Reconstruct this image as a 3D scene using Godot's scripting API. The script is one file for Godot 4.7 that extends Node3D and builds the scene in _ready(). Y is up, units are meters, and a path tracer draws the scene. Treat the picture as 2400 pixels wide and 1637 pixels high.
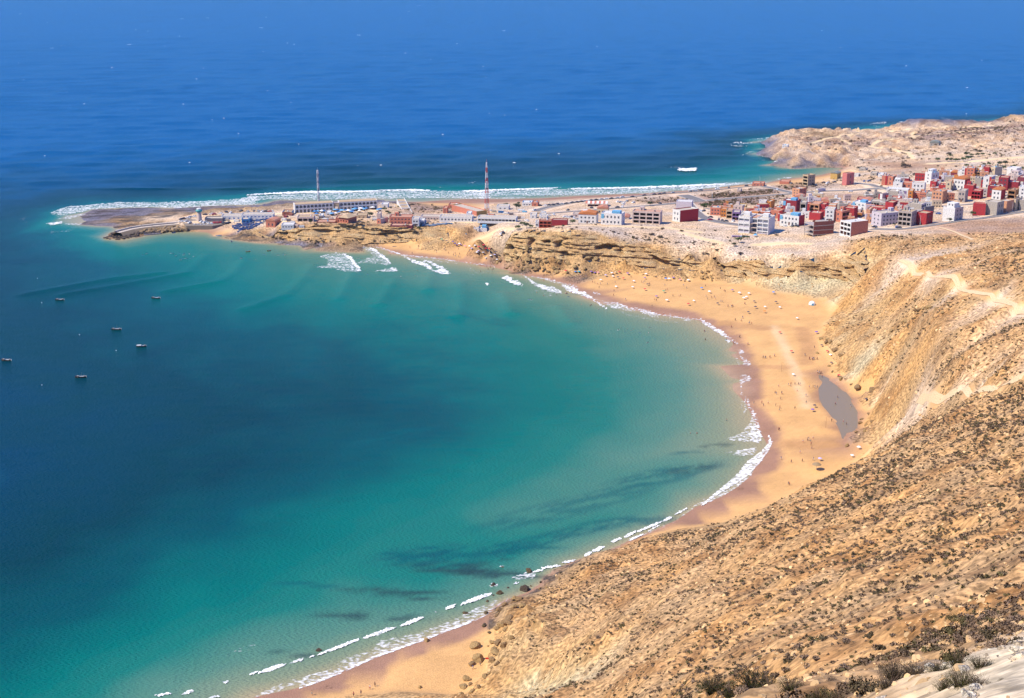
extends Node3D
# A sandy bay under a dry hillside, a fishing village on the spit beyond it. Metres, y up, the sea at y = 0.

var rng := RandomNumberGenerator.new()
var used := {}
var mats := {}
var n_big := FastNoiseLite.new()
var n_mid := FastNoiseLite.new()
var n_small := FastNoiseLite.new()
var n_ridge := FastNoiseLite.new()

func _ready():
	rng.seed = 7
	var cam := Camera3D.new()
	cam.name = "camera"
	add_child(cam)
	cam.position = Vector3(0, 230, 0)
	cam.rotation_degrees = Vector3(-16.5, 0, 0)
	cam.fov = 28.69
	cam.near = 1.0
	cam.far = 40000.0
	cam.current = true
	var sky_look := ProceduralSkyMaterial.new()
	sky_look.sky_top_color = Color(0.17, 0.40, 0.78)
	sky_look.sky_horizon_color = Color(0.44, 0.68, 0.92)
	sky_look.sky_curve = 0.12
	sky_look.ground_horizon_color = Color(0.36, 0.53, 0.75)
	sky_look.ground_bottom_color = Color(0.16, 0.24, 0.34)
	var env := Environment.new()
	env.background_mode = Environment.BG_SKY
	env.sky = Sky.new()
	env.sky.sky_material = sky_look
	env.tonemap_mode = Environment.TONE_MAPPER_LINEAR
	env.tonemap_exposure = 1.55
	env.sdfgi_enabled = true
	env.ssao_enabled = true
	env.ssil_enabled = true
	env.fog_enabled = true
	env.fog_density = 0.000018
	env.fog_light_color = Color(0.70, 0.88, 1.0)
	var world := WorldEnvironment.new()
	world.name = "world"
	world.environment = env
	add_child(world)
	var sun := DirectionalLight3D.new()
	sun.name = "sun"
	sun.light_color = Color(1.0, 0.95, 0.86)
	sun.light_energy = 1.45
	sun.light_angular_distance = 0.55
	sun.shadow_enabled = true
	add_child(sun)
	sun.look_at_from_position(Vector3(-0.62, 0.80, 0.24) * 100.0, Vector3.ZERO)
	noises()
	survey()
	build_land()
	build_cliffs()
	build_sea()
	build_foam()
	build_roads()
	build_village()
	build_harbour()
	build_beach_life()
	build_vegetation()
	build_rocks()
	build_near_ledge()

func noises():
	for a in [[n_big, 3, 0.012, 3], [n_mid, 5, 0.06, 4], [n_small, 9, 0.35, 3], [n_ridge, 12, 0.03, 4]]:
		a[0].seed = a[1]
		a[0].noise_type = FastNoiseLite.TYPE_SIMPLEX
		a[0].frequency = a[2]
		a[0].fractal_octaves = a[3]
	n_ridge.fractal_type = FastNoiseLite.FRACTAL_RIDGED

# ---------------------------------------------------------------- naming and materials
func numbered(called: String) -> String:
	if not used.has(called):
		used[called] = 0
		return called
	used[called] += 1
	return "%s_%03d" % [called, used[called]]

func tag(o: Node, label: String, category := "", group := "", kind := ""):
	if label: o.set_meta("label", label)
	if category: o.set_meta("category", category)
	if group: o.set_meta("group", group)
	if kind: o.set_meta("kind", kind)
	return o

func thing(called: String, label: String, category: String, at := Vector3.ZERO, turn := 0.0, group := "") -> Node3D:
	var o := Node3D.new()
	o.name = numbered(called)
	add_child(o)
	o.position = at
	o.rotation.y = turn
	tag(o, label, category, group)
	return o

func points(text: String) -> PackedVector2Array:   # "x z, x z, ..."
	var out := PackedVector2Array()
	for pair in text.split(", "):
		var q := pair.split(" ")
		out.append(Vector2(float(q[0]), float(q[1])))
	return out

func nth(n: int) -> String:
	var small := ["first", "second", "third", "fourth", "fifth", "sixth", "seventh", "eighth", "ninth", "tenth", "eleventh", "twelfth", "thirteenth", "fourteenth", "fifteenth", "sixteenth", "seventeenth", "eighteenth", "nineteenth", "twentieth"]
	return small[n] if n < 20 else ("twenty " + small[n - 20] if n < 40 else "far right")

func which(n: int, of: int) -> String:   # told apart by its place in its row
	return "" if of == 1 else ", %s from left" % nth(n)

func obj(called: String, mesh: Mesh, m: Material, parent: Node = null) -> MeshInstance3D:
	var o := MeshInstance3D.new()
	o.mesh = mesh
	if m: o.material_override = m
	if parent == null:
		o.name = numbered(called)
		add_child(o)
	else:
		o.name = called
		parent.add_child(o, true)
	return o

func struct(called: String, mesh: Mesh, m: Material, kind := "structure", label := "") -> MeshInstance3D:
	var o := obj(called, mesh, m)
	tag(o, label, "", "", kind)
	return o

func lin(r: float, g: float, b: float) -> Color:   # a linear base colour as an albedo_color
	return Color(r, g, b).linear_to_srgb()

func paint(key: String, c: Color, rough := 0.85, vertex := false, grain := 0.0, grain_scale := 1.0, metal := 0.0) -> StandardMaterial3D:
	if mats.has(key): return mats[key]
	var m := StandardMaterial3D.new()
	m.resource_name = key
	m.albedo_color = c.linear_to_srgb()
	m.roughness = rough
	m.metallic = metal
	m.metallic_specular = 0.3
	m.vertex_color_use_as_albedo = vertex
	if grain > 0.0:
		m.albedo_texture = speckle(grain)
		m.uv1_triplanar = true
		m.uv1_world_triplanar = true
		m.uv1_scale = Vector3.ONE * grain_scale
	mats[key] = m
	return m

var speckles := {}
func speckle(amount: float) -> Texture2D:   # pale, fine, uneven wear: a multiplier near white
	var key := int(amount * 100)
	if speckles.has(key): return speckles[key]
	var n := FastNoiseLite.new()
	n.seed = 40 + key
	n.noise_type = FastNoiseLite.TYPE_SIMPLEX
	n.frequency = 0.02
	n.fractal_octaves = 6
	n.fractal_gain = 0.62
	var ramp := Gradient.new()
	ramp.set_offset(0, 0.3)
	ramp.set_offset(1, 0.68)
	ramp.set_color(0, Color(1, 1, 1) * (1.0 - amount))
	ramp.set_color(1, Color(1, 1, 1))
	var t := NoiseTexture2D.new()
	t.width = 512
	t.height = 512
	t.seamless = true
	t.noise = n
	t.color_ramp = ramp
	speckles[key] = t
	return t

func noise_map(freq: float, octaves: int, size: int, as_normal: bool, strength := 8.0, seed_ := 1, kind := FastNoiseLite.TYPE_SIMPLEX) -> NoiseTexture2D:
	var n := FastNoiseLite.new()
	n.seed = seed_
	n.noise_type = kind
	n.frequency = freq
	n.fractal_octaves = octaves
	var t := NoiseTexture2D.new()
	t.width = size
	t.height = size
	t.seamless = true
	t.noise = n
	t.as_normal_map = as_normal
	t.bump_strength = strength
	return t

func mesh_of(v: PackedVector3Array, idx: PackedInt32Array, col = null, nrm = null) -> ArrayMesh:
	var a := []
	a.resize(Mesh.ARRAY_MAX)
	a[Mesh.ARRAY_VERTEX] = v
	if nrm == null:
		var nn := PackedVector3Array()
		nn.resize(v.size())
		for t in range(0, idx.size(), 3):
			var q := (v[idx[t + 2]] - v[idx[t]]).cross(v[idx[t + 1]] - v[idx[t]])
			nn[idx[t]] += q
			nn[idx[t + 1]] += q
			nn[idx[t + 2]] += q
		for i in nn.size():
			nn[i] = nn[i].normalized() if nn[i].length_squared() > 0.0 else Vector3.UP
		nrm = nn
	a[Mesh.ARRAY_NORMAL] = nrm
	if col != null: a[Mesh.ARRAY_COLOR] = col
	a[Mesh.ARRAY_INDEX] = idx
	var m := ArrayMesh.new()
	if v.size() > 0 and idx.size() > 0:
		m.add_surface_from_arrays(Mesh.PRIMITIVE_TRIANGLES, a)
	return m

# ---------------------------------------------------------------- the survey: spot heights joined into a net of triangles
const GX := -620.0
const GZ := -2240.0
const GS := 2.5
const GNX := 640
const GNZ := 898
const FX := -60.0
const FZ := -262.0
const FNX := 300
const FNZ := 270
var gh := PackedFloat32Array()
var gc := PackedColorArray()     # ground colour, alpha = how thick the scrub grows
var ga := PackedFloat32Array()   # roughness of the relief in metres
var fh := PackedFloat32Array()
const ZONES := "swepfrbdhkygv"
# base colour (linear), relief
var zone_look := {
	"s": [Color(0.64, 0.375, 0.15), 0.06], "w": [Color(0.33, 0.185, 0.12), 0.02], "e": [Color(0.60, 0.36, 0.16), 0.9], "y": [Color(0.61, 0.385, 0.17), 1.3],
	"p": [Color(0.74, 0.55, 0.375), 0.35], "f": [Color(0.50, 0.315, 0.20), 0.25], "r": [Color(0.185, 0.165, 0.205), 0.8], "b": [Color(0.38, 0.255, 0.14), 1.2],
	"d": [Color(0.38, 0.25, 0.185), 0.5], "h": [Color(0.70, 0.50, 0.33), 2.1], "k": [Color(0.78, 0.67, 0.49), 0.45], "g": [Color(0.60, 0.50, 0.30), 0.7], "v": [Color(0.4, 0.3, 0.2), 0.1],
}

func survey():
	var pos := PackedVector2Array()
	var hs := PackedFloat32Array()
	var cols := PackedColorArray()
	var amp := PackedFloat32Array()
	for row in SPOTS.strip_edges().split("\n"):
		var q := row.split(" ")
		pos.append(Vector2(float(q[0]), float(q[1])))
		hs.append(float(q[2]))
		var look = zone_look[q[3]]
		var c: Color = look[0]
		c.a = float(q[4]) / 10.0
		cols.append(c)
		amp.append(look[1])
	var tri := Geometry2D.triangulate_delaunay(pos)
	gh.resize(GNX * GNZ); gh.fill(-30.0)
	gc.resize(GNX * GNZ); gc.fill(Color(0.4, 0.3, 0.2, 0.0))
	ga.resize(GNX * GNZ)
	fh.resize(FNX * FNZ); fh.fill(200.0)
	for t in range(0, tri.size(), 3):
		var ia := tri[t]; var ib := tri[t + 1]; var ic := tri[t + 2]
		var a := pos[ia]; var b := pos[ib]; var c := pos[ic]
		var det := (b.y - c.y) * (a.x - c.x) + (c.x - b.x) * (a.y - c.y)
		if absf(det) < 1e-6: continue
		for fine in [false, true]:
			var ox := FX if fine else GX
			var oz := FZ if fine else GZ
			var st := 1.0 if fine else GS
			var nx := FNX if fine else GNX
			var nz := FNZ if fine else GNZ
			var i0 := maxi(0, ceili((minf(a.x, minf(b.x, c.x)) - ox) / st))
			var i1 := mini(nx - 1, floori((maxf(a.x, maxf(b.x, c.x)) - ox) / st))
			var j0 := maxi(0, ceili((minf(a.y, minf(b.y, c.y)) - oz) / st))
			var j1 := mini(nz - 1, floori((maxf(a.y, maxf(b.y, c.y)) - oz) / st))
			for j in range(j0, j1 + 1):
				var z := oz + j * st
				for i in range(i0, i1 + 1):
					var x := ox + i * st
					var w0 := ((b.y - c.y) * (x - c.x) + (c.x - b.x) * (z - c.y)) / det
					var w1 := ((c.y - a.y) * (x - c.x) + (a.x - c.x) * (z - c.y)) / det
					var w2 := 1.0 - w0 - w1
					if w0 < -1e-5 or w1 < -1e-5 or w2 < -1e-5: continue
					var k := j * nx + i
					var h := w0 * hs[ia] + w1 * hs[ib] + w2 * hs[ic]
					if fine:
						fh[k] = h
					else:
						gh[k] = h
						gc[k] = cols[ia] * w0 + cols[ib] * w1 + cols[ic] * w2
						ga[k] = amp[ia] * w0 + amp[ib] * w1 + amp[ic] * w2
	gh = soften(gh, GNX, GNZ, 1)
	for k in 3: trodden(TRACKS[k][1], TRACKS[k][0] * 0.65, false)
	for r in TRACKS.slice(3): trodden(r[1], r[0], true, Color(0.76, 0.57, 0.31) if r[2] == 0 else (Color(0.50, 0.28, 0.12) if r[2] == 1 else Color(0.70, 0.47, 0.25)))
	for r in ROADS: trodden(r[1], r[0] + 5.0, false)
	fh = soften(fh, FNX, FNZ, 4)

func trodden(pts: Array, w: float, pale: bool, dust := Color.WHITE):   # a way levels the ground, and a dirt track bares its dust
	for n in pts.size() - 1:
		var a: Vector2 = pts[n]; var b: Vector2 = pts[n + 1]
		for j in range(floori((minf(a.y, b.y) - w - GZ) / GS), ceili((maxf(a.y, b.y) + w - GZ) / GS) + 1):
			for i in range(floori((minf(a.x, b.x) - w - GX) / GS), ceili((maxf(a.x, b.x) + w - GX) / GS) + 1):
				if i < 0 or j < 0 or i >= GNX or j >= GNZ: continue
				var p := Vector2(GX + i * GS, GZ + j * GS)
				var d := p.distance_to(Geometry2D.get_closest_point_to_segment(p, a, b))
				if d > w: continue
				var k := j * GNX + i
				var f := clampf(1.6 - 1.6 * d / w, 0.0, 1.0)
				ga[k] = lerpf(ga[k], 0.0, f)
				gc[k].a *= 1.0 - f
				if pale and d < w * 0.75:
					var q := gc[k].lerp(dust, clampf(2.2 - 2.9 * d / w, 0.0, 1.0))
					gc[k] = Color(q.r, q.g, q.b, gc[k].a)

func soften(g: PackedFloat32Array, nx: int, nz: int, times: int) -> PackedFloat32Array:
	for n in times:
		var o := g.duplicate()
		for j in range(1, nz - 1):
			for i in range(1, nx - 1):
				var k := j * nx + i
				o[k] = (g[k - 1] + g[k + 1] + g[k - nx] + g[k + nx] + 4.0 * g[k]) * 0.125
		g = o
	return g

func lay(x: float, z: float) -> float:   # height of the smoothed net
	var u := clampf((x - GX) / GS, 0.0, GNX - 1.001)
	var v := clampf((z - GZ) / GS, 0.0, GNZ - 1.001)
	var i := int(u); var j := int(v)
	var a := u - i; var b := v - j
	var k := j * GNX + i
	var h := lerpf(lerpf(gh[k], gh[k + 1], a), lerpf(gh[k + GNX], gh[k + GNX + 1], a), b)
	if x > FX and z > FZ and x < FX + FNX - 1 and z < FZ + FNZ - 1:
		var e := minf(minf(x - FX, FX + FNX - 1 - x), minf(z - FZ, FZ + FNZ - 1 - z))
		u = x - FX; v = z - FZ
		i = mini(int(u), FNX - 2); j = mini(int(v), FNZ - 2)
		a = u - i; b = v - j
		k = j * FNX + i
		h = lerpf(h, lerpf(lerpf(fh[k], fh[k + 1], a), lerpf(fh[k + FNX], fh[k + FNX + 1], a), b), clampf(e / 15.0, 0.0, 1.0))
	return h

func cell(x: float, z: float) -> int:
	return clampi(roundi((z - GZ) / GS), 0, GNZ - 1) * GNX + clampi(roundi((x - GX) / GS), 0, GNX - 1)

func ground(x: float, z: float) -> float:   # with the relief of the ground
	var h := lay(x, z)
	var am := ga[cell(x, z)]
	if am > 0.03:
		var far := clampf(h * 0.4, 0.15, 1.0)
		h += far * am * (n_mid.get_noise_2d(x, z) * 1.1 + 0.2 * n_small.get_noise_2d(x * 0.8, z * 0.8))
		var rough := 1.0
		if z > -110.0:
			h += 0.16 * am * n_small.get_noise_2d(x * 2.6, z * 2.6)
			rough = 0.35 + 0.65 * smoothstep(-70.0, -110.0, z)
		elif am > 0.8: h += far * am * 1.6 * n_ridge.get_noise_2d(x * 0.5 + 500.0, z * 0.3)   # gullies
		if am > 0.6: h += rough * far * am * 0.35 * n_ridge.get_noise_2d(x * 0.9, z * 0.6)
		if am > 0.45:   # beds of harder rock stand out as ledges on the slopes
			var bed := h / 3.4 + 1.1 * n_big.get_noise_2d(x * 0.7, z * 0.7)
			var f := bed - floorf(bed)
			h += rough * far * 3.0 * am * (smoothstep(0.25, 0.75, f) - f) * smoothstep(-0.1, 0.45, n_big.get_noise_2d(x * 1.3 - 400.0, z * 1.3))
	return h

func ground_color(x: float, z: float) -> Color:
	var sway := 0.8 + 1.8 * minf(1.0, ga[cell(x, z)])
	var wx := x + sway * n_mid.get_noise_2d(x + 300.0, z)
	var wz := z + sway * n_mid.get_noise_2d(x, z + 700.0)
	var u := clampf((wx - GX) / GS, 0.0, GNX - 1.001)
	var v := clampf((wz - GZ) / GS, 0.0, GNZ - 1.001)
	var i := int(u); var j := int(v)
	var k := j * GNX + i
	var c := gc[k].lerp(gc[k + 1], u - i).lerp(gc[k + GNX].lerp(gc[k + GNX + 1], u - i), v - j)
	return c

# ---------------------------------------------------------------- land
func in_cliff(x: float, z: float) -> bool:
	return x > cliff_lo.x and x < cliff_hi.x and z > cliff_lo.y and z < cliff_hi.y and (Geometry2D.is_point_in_polygon(Vector2(x, z), cliff_holes[0]) or Geometry2D.is_point_in_polygon(Vector2(x, z), cliff_holes[1]))

var cliff_holes := []
var cliff_lo := Vector2(1e9, 1e9)
var cliff_hi := Vector2(-1e9, -1e9)

func land_patch(x0: float, x1: float, z0: float, z1: float, st: float, holes: Array) -> Array:
	var nx := int((x1 - x0) / st) + 1
	var nz := int((z1 - z0) / st) + 1
	var v := PackedVector3Array(); v.resize(nx * nz)
	var c := PackedColorArray(); c.resize(nx * nz)
	var sand := PackedByteArray(); sand.resize(nx * nz)
	for j in nz:
		for i in nx:
			var x := x0 + i * st
			var z := z0 + j * st
			var k := j * nx + i
			if lay(x, z) < -3.0:
				v[k] = Vector3(x, -3.0, z)
				continue
			var h := ground(x, z)
			v[k] = Vector3(x, h, z)
			var q := ground_color(x, z)
			var am := ga[cell(x, z)]
			var t := n_mid.get_noise_2d(x * 0.7 + 50.0, z * 0.7)
			var s := n_small.get_noise_2d(x, z)
			if am > 0.2:
				q = q * (1.0 + 0.20 * t + 0.20 * s)
				if am > 0.75: q = q.lerp(q * Color(0.66, 0.58, 0.52), 0.75 * smoothstep(0.05, 0.4, n_mid.get_noise_2d(x * 0.95 + 11.0, z * 0.6)))   # browner stony patches
				var red := n_big.get_noise_2d(x * 1.6 + 900.0, z * 1.6)
				if h < 2.4 and am > 0.5:   # weed and pools on the rock between the tides
					q = q.lerp(Color(0.075, 0.065, 0.06), 0.75 * smoothstep(0.02, 0.16, n_mid.get_noise_2d(x * 0.35, z * 1.1)))
					if q.b > q.g * 0.8: q = q.lerp(Color(0.235, 0.215, 0.25), 0.8 * smoothstep(0.08, 0.2, n_big.get_noise_2d(x * 1.2 + 30.0, z * 2.6)))
				q.r *= 1.0 + 0.10 * red
				q.b *= 1.0 - 0.18 * red
			else:
				q = q * (1.0 + 0.09 * t + 0.09 * s + 0.09 * n_big.get_noise_2d(x * 2.0 - z * 1.0, z * 2.0 + x))
				sand[k] = 1
			q.a = 1.0
			c[k] = q
	var parts := [[PackedVector3Array(), PackedColorArray(), PackedInt32Array(), {}], [PackedVector3Array(), PackedColorArray(), PackedInt32Array(), {}]]
	var nrm := PackedVector3Array(); nrm.resize(nx * nz)
	for j in nz:
		for i in nx:
			var l := v[j * nx + maxi(i - 1, 0)]; var r := v[j * nx + mini(i + 1, nx - 1)]
			var d := v[maxi(j - 1, 0) * nx + i]; var u := v[mini(j + 1, nz - 1) * nx + i]
			nrm[j * nx + i] = (u - d).cross(r - l).normalized()
	var idx := [PackedInt32Array(), PackedInt32Array()]
	for j in nz - 1:
		for i in nx - 1:
			var k := j * nx + i
			var mx := maxf(maxf(v[k].y, v[k + 1].y), maxf(v[k + nx].y, v[k + nx + 1].y))
			if mx < -1.0: continue
			var px := x0 + (i + 0.5) * st
			var pz := z0 + (j + 0.5) * st
			var skip := false
			for h in holes:
				if px > h[0] + st and px < h[1] - st and pz > h[2] + st and pz < h[3] - st: skip = true
			if skip or in_cliff(px, pz): continue
			var w := 1 if sand[k] + sand[k + 1] + sand[k + nx] + sand[k + nx + 1] >= 2 else 0
			idx[w].append_array([k, k + 1, k + nx, k + 1, k + nx + 1, k + nx])
	return [v, c, nrm, idx]

func compact(p: Array, which: int) -> ArrayMesh:
	var idx: PackedInt32Array = p[3][which]
	var remap := PackedInt32Array(); remap.resize(p[0].size()); remap.fill(-1)
	var v := PackedVector3Array(); var c := PackedColorArray(); var n := PackedVector3Array()
	for t in idx.size():
		var k := idx[t]
		if remap[k] < 0:
			remap[k] = v.size()
			v.append(p[0][k]); c.append(p[1][k]); n.append(p[2][k])
		idx[t] = remap[k]
	return mesh_of(v, idx, c, n)

func earth_material(key: String, tile: float, bump: float, rough: float, grain: float) -> StandardMaterial3D:
	var m := paint(key, Color(1, 1, 1), rough, true, grain, 1.0 / tile)
	m.heightmap_enabled = true
	m.heightmap_texture = noise_map(0.02, 6, 1024, false, 8.0, 17)
	m.heightmap_scale = bump
	return m

func build_land():
	for way in [MAIN_CLIFF, WEST_CLIFF]:
		var poly := PackedVector2Array()
		for q in way: poly.append(Vector2(q[0].x, q[0].z) + (Vector2(q[1].x, q[1].z) - Vector2(q[0].x, q[0].z)) * 0.06)
		for n in range(way.size() - 1, -1, -1): poly.append(Vector2(way[n][0].x, way[n][0].z).lerp(Vector2(way[n][1].x, way[n][1].z), 0.94))
		cliff_holes.append(poly)
		for q in poly:
			cliff_lo = cliff_lo.min(q); cliff_hi = cliff_hi.max(q)
	var earth := earth_material("dry stony earth", 23.0, 9.0, 0.95, 0.42)
	var sand := earth_material("beach sand", 9.0, 5.0, 0.8, 0.12)
	var a := [-45.0, 120.0, -140.0, 12.0]
	var b := [-60.0, 360.0, -560.0, 12.0]
	var c := [-200.0, 500.0, -900.0, -300.0]
	var patches := [["hillside_ledge", a, 0.45, []], ["hillside", b, 1.0, [a]], ["bay_shore", c, 2.0, [b]], ["spit_ground", [-560.0, 920.0, -2120.0, -880.0], 2.6, []]]
	for p in patches:
		var r: Array = p[1]
		var got := land_patch(r[0], r[1], r[2], r[3], p[2], p[3])
		if got[3][0].size(): struct(p[0], compact(got, 0), earth)
		if got[3][1].size(): struct("beach", compact(got, 1), sand)


# ---------------------------------------------------------------- cliffs: bedded rock with ledges, overhangs and hollows
func build_cliffs():
	var rock := earth_material("bedded ochre rock", 11.0, 60.0, 0.95, 0.4)
	cliff_face("sandstone_cliff", MAIN_CLIFF, rock, 3.2, 900.0)
	cliff_face("promontory_cliff", WEST_CLIFF, rock, 3.0, 200.0)

func cliff_face(called: String, way: Array, m: Material, deep: float, shift: float):
	var u_all := PackedFloat32Array([0.0])
	for i in range(1, way.size()): u_all.append(u_all[-1] + Vector2(way[i][0].x - way[i - 1][0].x, way[i][0].z - way[i - 1][0].z).length())
	var nu := int(u_all[-1] / 0.9)
	var nv := 46
	var v := PackedVector3Array(); var c := PackedColorArray(); var idx := PackedInt32Array()
	var caves := FastNoiseLite.new()
	caves.seed = 21; caves.frequency = 0.035; caves.fractal_octaves = 3
	var seg := 0
	for a in nu + 1:
		var s := u_all[-1] * a / nu
		while seg < way.size() - 2 and s > u_all[seg + 1]: seg += 1
		var f := clampf((s - u_all[seg]) / maxf(u_all[seg + 1] - u_all[seg], 0.01), 0.0, 1.0)
		var lo: Vector3 = way[seg][0].lerp(way[seg + 1][0], f)
		var hi: Vector3 = way[seg][1].lerp(way[seg + 1][1], f)
		lo.y = lay(lo.x, lo.z) - 0.5
		hi.y = lay(hi.x, hi.z) + 0.1
		var out := (lo - hi) * Vector3(1, 0, 1)
		var along: Vector3 = way[mini(seg + 1, way.size() - 1)][0] - way[seg][0]
		out = Vector3(-along.z, 0, along.x).normalized() if Vector3(-along.z, 0, along.x).dot(out) > 0 else Vector3(along.z, 0, -along.x).normalized()
		var rise := maxf(hi.y - lo.y, 1.0)
		for b in nv + 1:
			var t := float(b) / nv
			var p := lo.lerp(hi, t)
			var ss := s + shift
			var bed := p.y + 1.6 * n_mid.get_noise_2d(ss * 0.25, 40.0) + ss * 0.012
			var layer := floorf(bed / 1.3)
			var inside := bed / 1.3 - layer
			var hard := n_big.get_noise_2d(layer * 137.0, 7.0) * 1.6
			var ledge := (hard + 0.9 * n_mid.get_noise_2d(ss * 1.3, layer * 31.0)) * smoothstep(0.0, 0.06, inside) * smoothstep(1.0, 0.85, inside)
			var hollow := smoothstep(0.05, 0.34, caves.get_noise_2d(ss, p.y * 2.1 + 60.0)) * smoothstep(0.0, 0.18, t) * smoothstep(0.86, 0.6, t)
			var push := ledge * 1.1 - hollow * deep * 2.0 + 1.5 * n_mid.get_noise_3d(p.x * 0.9, p.y * 1.2, p.z * 0.9) + 0.9 * n_small.get_noise_3d(p.x * 0.7, p.y, p.z * 0.7)
			push += 0.8 * sin(t * PI)
			var hold := smoothstep(0.0, 0.10, t) * smoothstep(1.0, 0.93, t)
			p += out * push * hold * clampf(rise / 12.0, 0.3, 1.0)
			p.y += 0.25 * n_small.get_noise_3d(p.z, p.x, p.y)
			v.append(p)
			var base := Color(0.83, 0.54, 0.255)
			base = base.lerp(Color(0.74, 0.47, 0.22), clampf(0.5 + n_big.get_noise_2d(layer * 77.0, 3.0) * 1.4, 0.0, 1.0))
			base = base.lerp(Color(0.80, 0.61, 0.34), clampf(n_mid.get_noise_2d(ss * 0.7, p.y * 3.0) * 1.2, 0.0, 0.8))
			c.append(base * (1.0 + 0.18 * n_small.get_noise_2d(ss * 1.5, p.y * 4.0)))
	for a in nu:
		for b in nv:
			var k := a * (nv + 1) + b
			idx.append_array([k, k + 1, k + nv + 1, k + 1, k + nv + 2, k + nv + 1])
	if (v[nv + 1] - v[0]).cross(v[1] - v[0]).dot(Vector3(0, 0, 1)) < 0.0:   # fronts run clockwise
		pass
	var q := (v[idx[2]] - v[idx[0]]).cross(v[idx[1]] - v[idx[0]])
	if q.z < 0.0:
		for t in range(0, idx.size(), 3):
			var w := idx[t + 1]; idx[t + 1] = idx[t + 2]; idx[t + 2] = w
	struct(called, mesh_of(v, idx, c), m)

# ---------------------------------------------------------------- the sea: its colour is that of the water over sand at each depth
var kelp_noise := FastNoiseLite.new()
func water_color(x: float, z: float, d: float) -> Color:
	var keys := [[0.0, Color(0.33, 0.27, 0.155)], [0.5, Color(0.175, 0.22, 0.14)], [1.2, Color(0.075, 0.185, 0.135)], [2.4, Color(0.012, 0.145, 0.115)], [4.0, Color(0.001, 0.116, 0.100)], [6.5, Color(0.0, 0.060, 0.069)], [10.0, Color(0.0, 0.032, 0.042)], [14.0, Color(0.0, 0.034, 0.062)], [24.0, Color(0.003, 0.074, 0.215)]]
	var c: Color = keys[-1][1]
	for n in keys.size() - 1:
		if d < keys[n + 1][0]:
			c = keys[n][1].lerp(keys[n + 1][1], clampf((d - keys[n][0]) / (keys[n + 1][0] - keys[n][0]), 0.0, 1.0))
			break
	for k in KELP:   # beds of weed and dark rock under the surface
		var dx: float = x - k[0]; var dz: float = z - k[1]
		if absf(dx) > k[2] * 1.3 + 8.0 or absf(dz) > k[2] * 1.3 + 8.0: continue
		var along: float = (dx * k[4] + dz * k[5]) / k[2]
		var across: float = (dz * k[4] - dx * k[5]) / k[3]
		var r := along * along + across * across
		if r < 1.6:
			var w: float = clampf(1.45 - r, 0.0, 1.0) * clampf(0.72 + 2.4 * kelp_noise.get_noise_2d((x * k[4] + z * k[5]) * 0.4, (z * k[4] - x * k[5]) * 2.4), 0.0, 1.0)
			c = c.lerp(Color(0.018, 0.036, 0.042) if k[6] > 0.45 else Color(0.006, 0.075, 0.085), w * k[6] * (1.0 if k[6] > 0.45 else 1.7))
	return c

func swell(x: float, z: float) -> float:
	var y := 0.0
	for s in SWELLS:
		if absf(x - s[0].x) > 260.0 or absf(z - s[0].y) > 260.0: continue
		var best := 1e9
		for n in s.size() - 1:
			var a := Vector2(s[n].x, s[n].y); var b := Vector2(s[n + 1].x, s[n + 1].y)
			var p := Vector2(x, z)
			var q := Geometry2D.get_closest_point_to_segment(p, a, b)
			best = minf(best, p.distance_to(q))
		if best < 16.0:
			y = maxf(y, 1.0 * exp(-best * best / 26.0))
	return y

func build_sea():
	kelp_noise.seed = 33; kelp_noise.frequency = 0.09; kelp_noise.fractal_octaves = 4
	var m := paint("sea water", Color(1, 1, 1), 0.22, true)
	m.metallic_specular = 0.15
	m.uv1_triplanar = true
	m.uv1_world_triplanar = true
	m.uv1_scale = Vector3(1.0 / 260.0, 1.0 / 100.0, 1.0 / 72.0)
	m.normal_enabled = true
	m.normal_texture = noise_map(0.05, 6, 2048, true, 10.0, 5)
	m.normal_scale = 0.42
	var xs := PackedFloat32Array(); var zs := PackedFloat32Array()
	var rect := [-560.0, 340.0, -1330.0, -360.0]
	sea_patch("bay_water", rect, 2.6, m, true)
	# open ocean: lines grow apart with distance from the spit
	var x := -560.0; var st := 14.0
	while x > -14000.0:
		xs.insert(0, x); x -= st; st *= 1.09
	x = -560.0 + 14.0
	while x < 1500.0:
		xs.append(x); x += 14.0
	st = 14.0
	while x < 14000.0:
		xs.append(x); x += st; st *= 1.12
	var z := -1330.0; st = 10.0
	zs.append(z)
	while z > -15000.0:
		z -= st; zs.insert(0, z)
		st *= 1.012 if z > -3200.0 else 1.08
	sea_grid("ocean_water", xs, zs, m)
	var xs2 := PackedFloat32Array(); var zs2 := PackedFloat32Array([-1330.0, -1200.0, -1000.0, -800.0, -600.0, -360.0, -100.0, 200.0, 900.0])
	for q in [-14000.0, -6000.0, -3000.0, -1800.0, -1200.0, -850.0, -650.0, -560.0]: xs2.append(q)
	sea_grid("west_water", xs2, zs2, m)
	sea_grid("east_water", PackedFloat32Array([340.0, 420.0, 520.0, 640.0, 760.0]), PackedFloat32Array([-1330.0, -1250.0, -1170.0, -1090.0]), m)
	sea_grid("near_water", PackedFloat32Array([-560.0, -400.0, -250.0, -100.0]), PackedFloat32Array([-360.0, -200.0, 200.0]), m)

func depth_at(x: float, z: float) -> float:
	var d := -lay(x, z)
	if x < GX + 20.0 or z < GZ + 20.0 or x > 960.0: d = 24.0 if z < -1400.0 else 15.0
	if x < GX + 100.0: d = lerpf(15.0 if z > -1400.0 else 24.0, d, clampf((x - GX) / 100.0, 0.0, 1.0))
	return d

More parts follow.
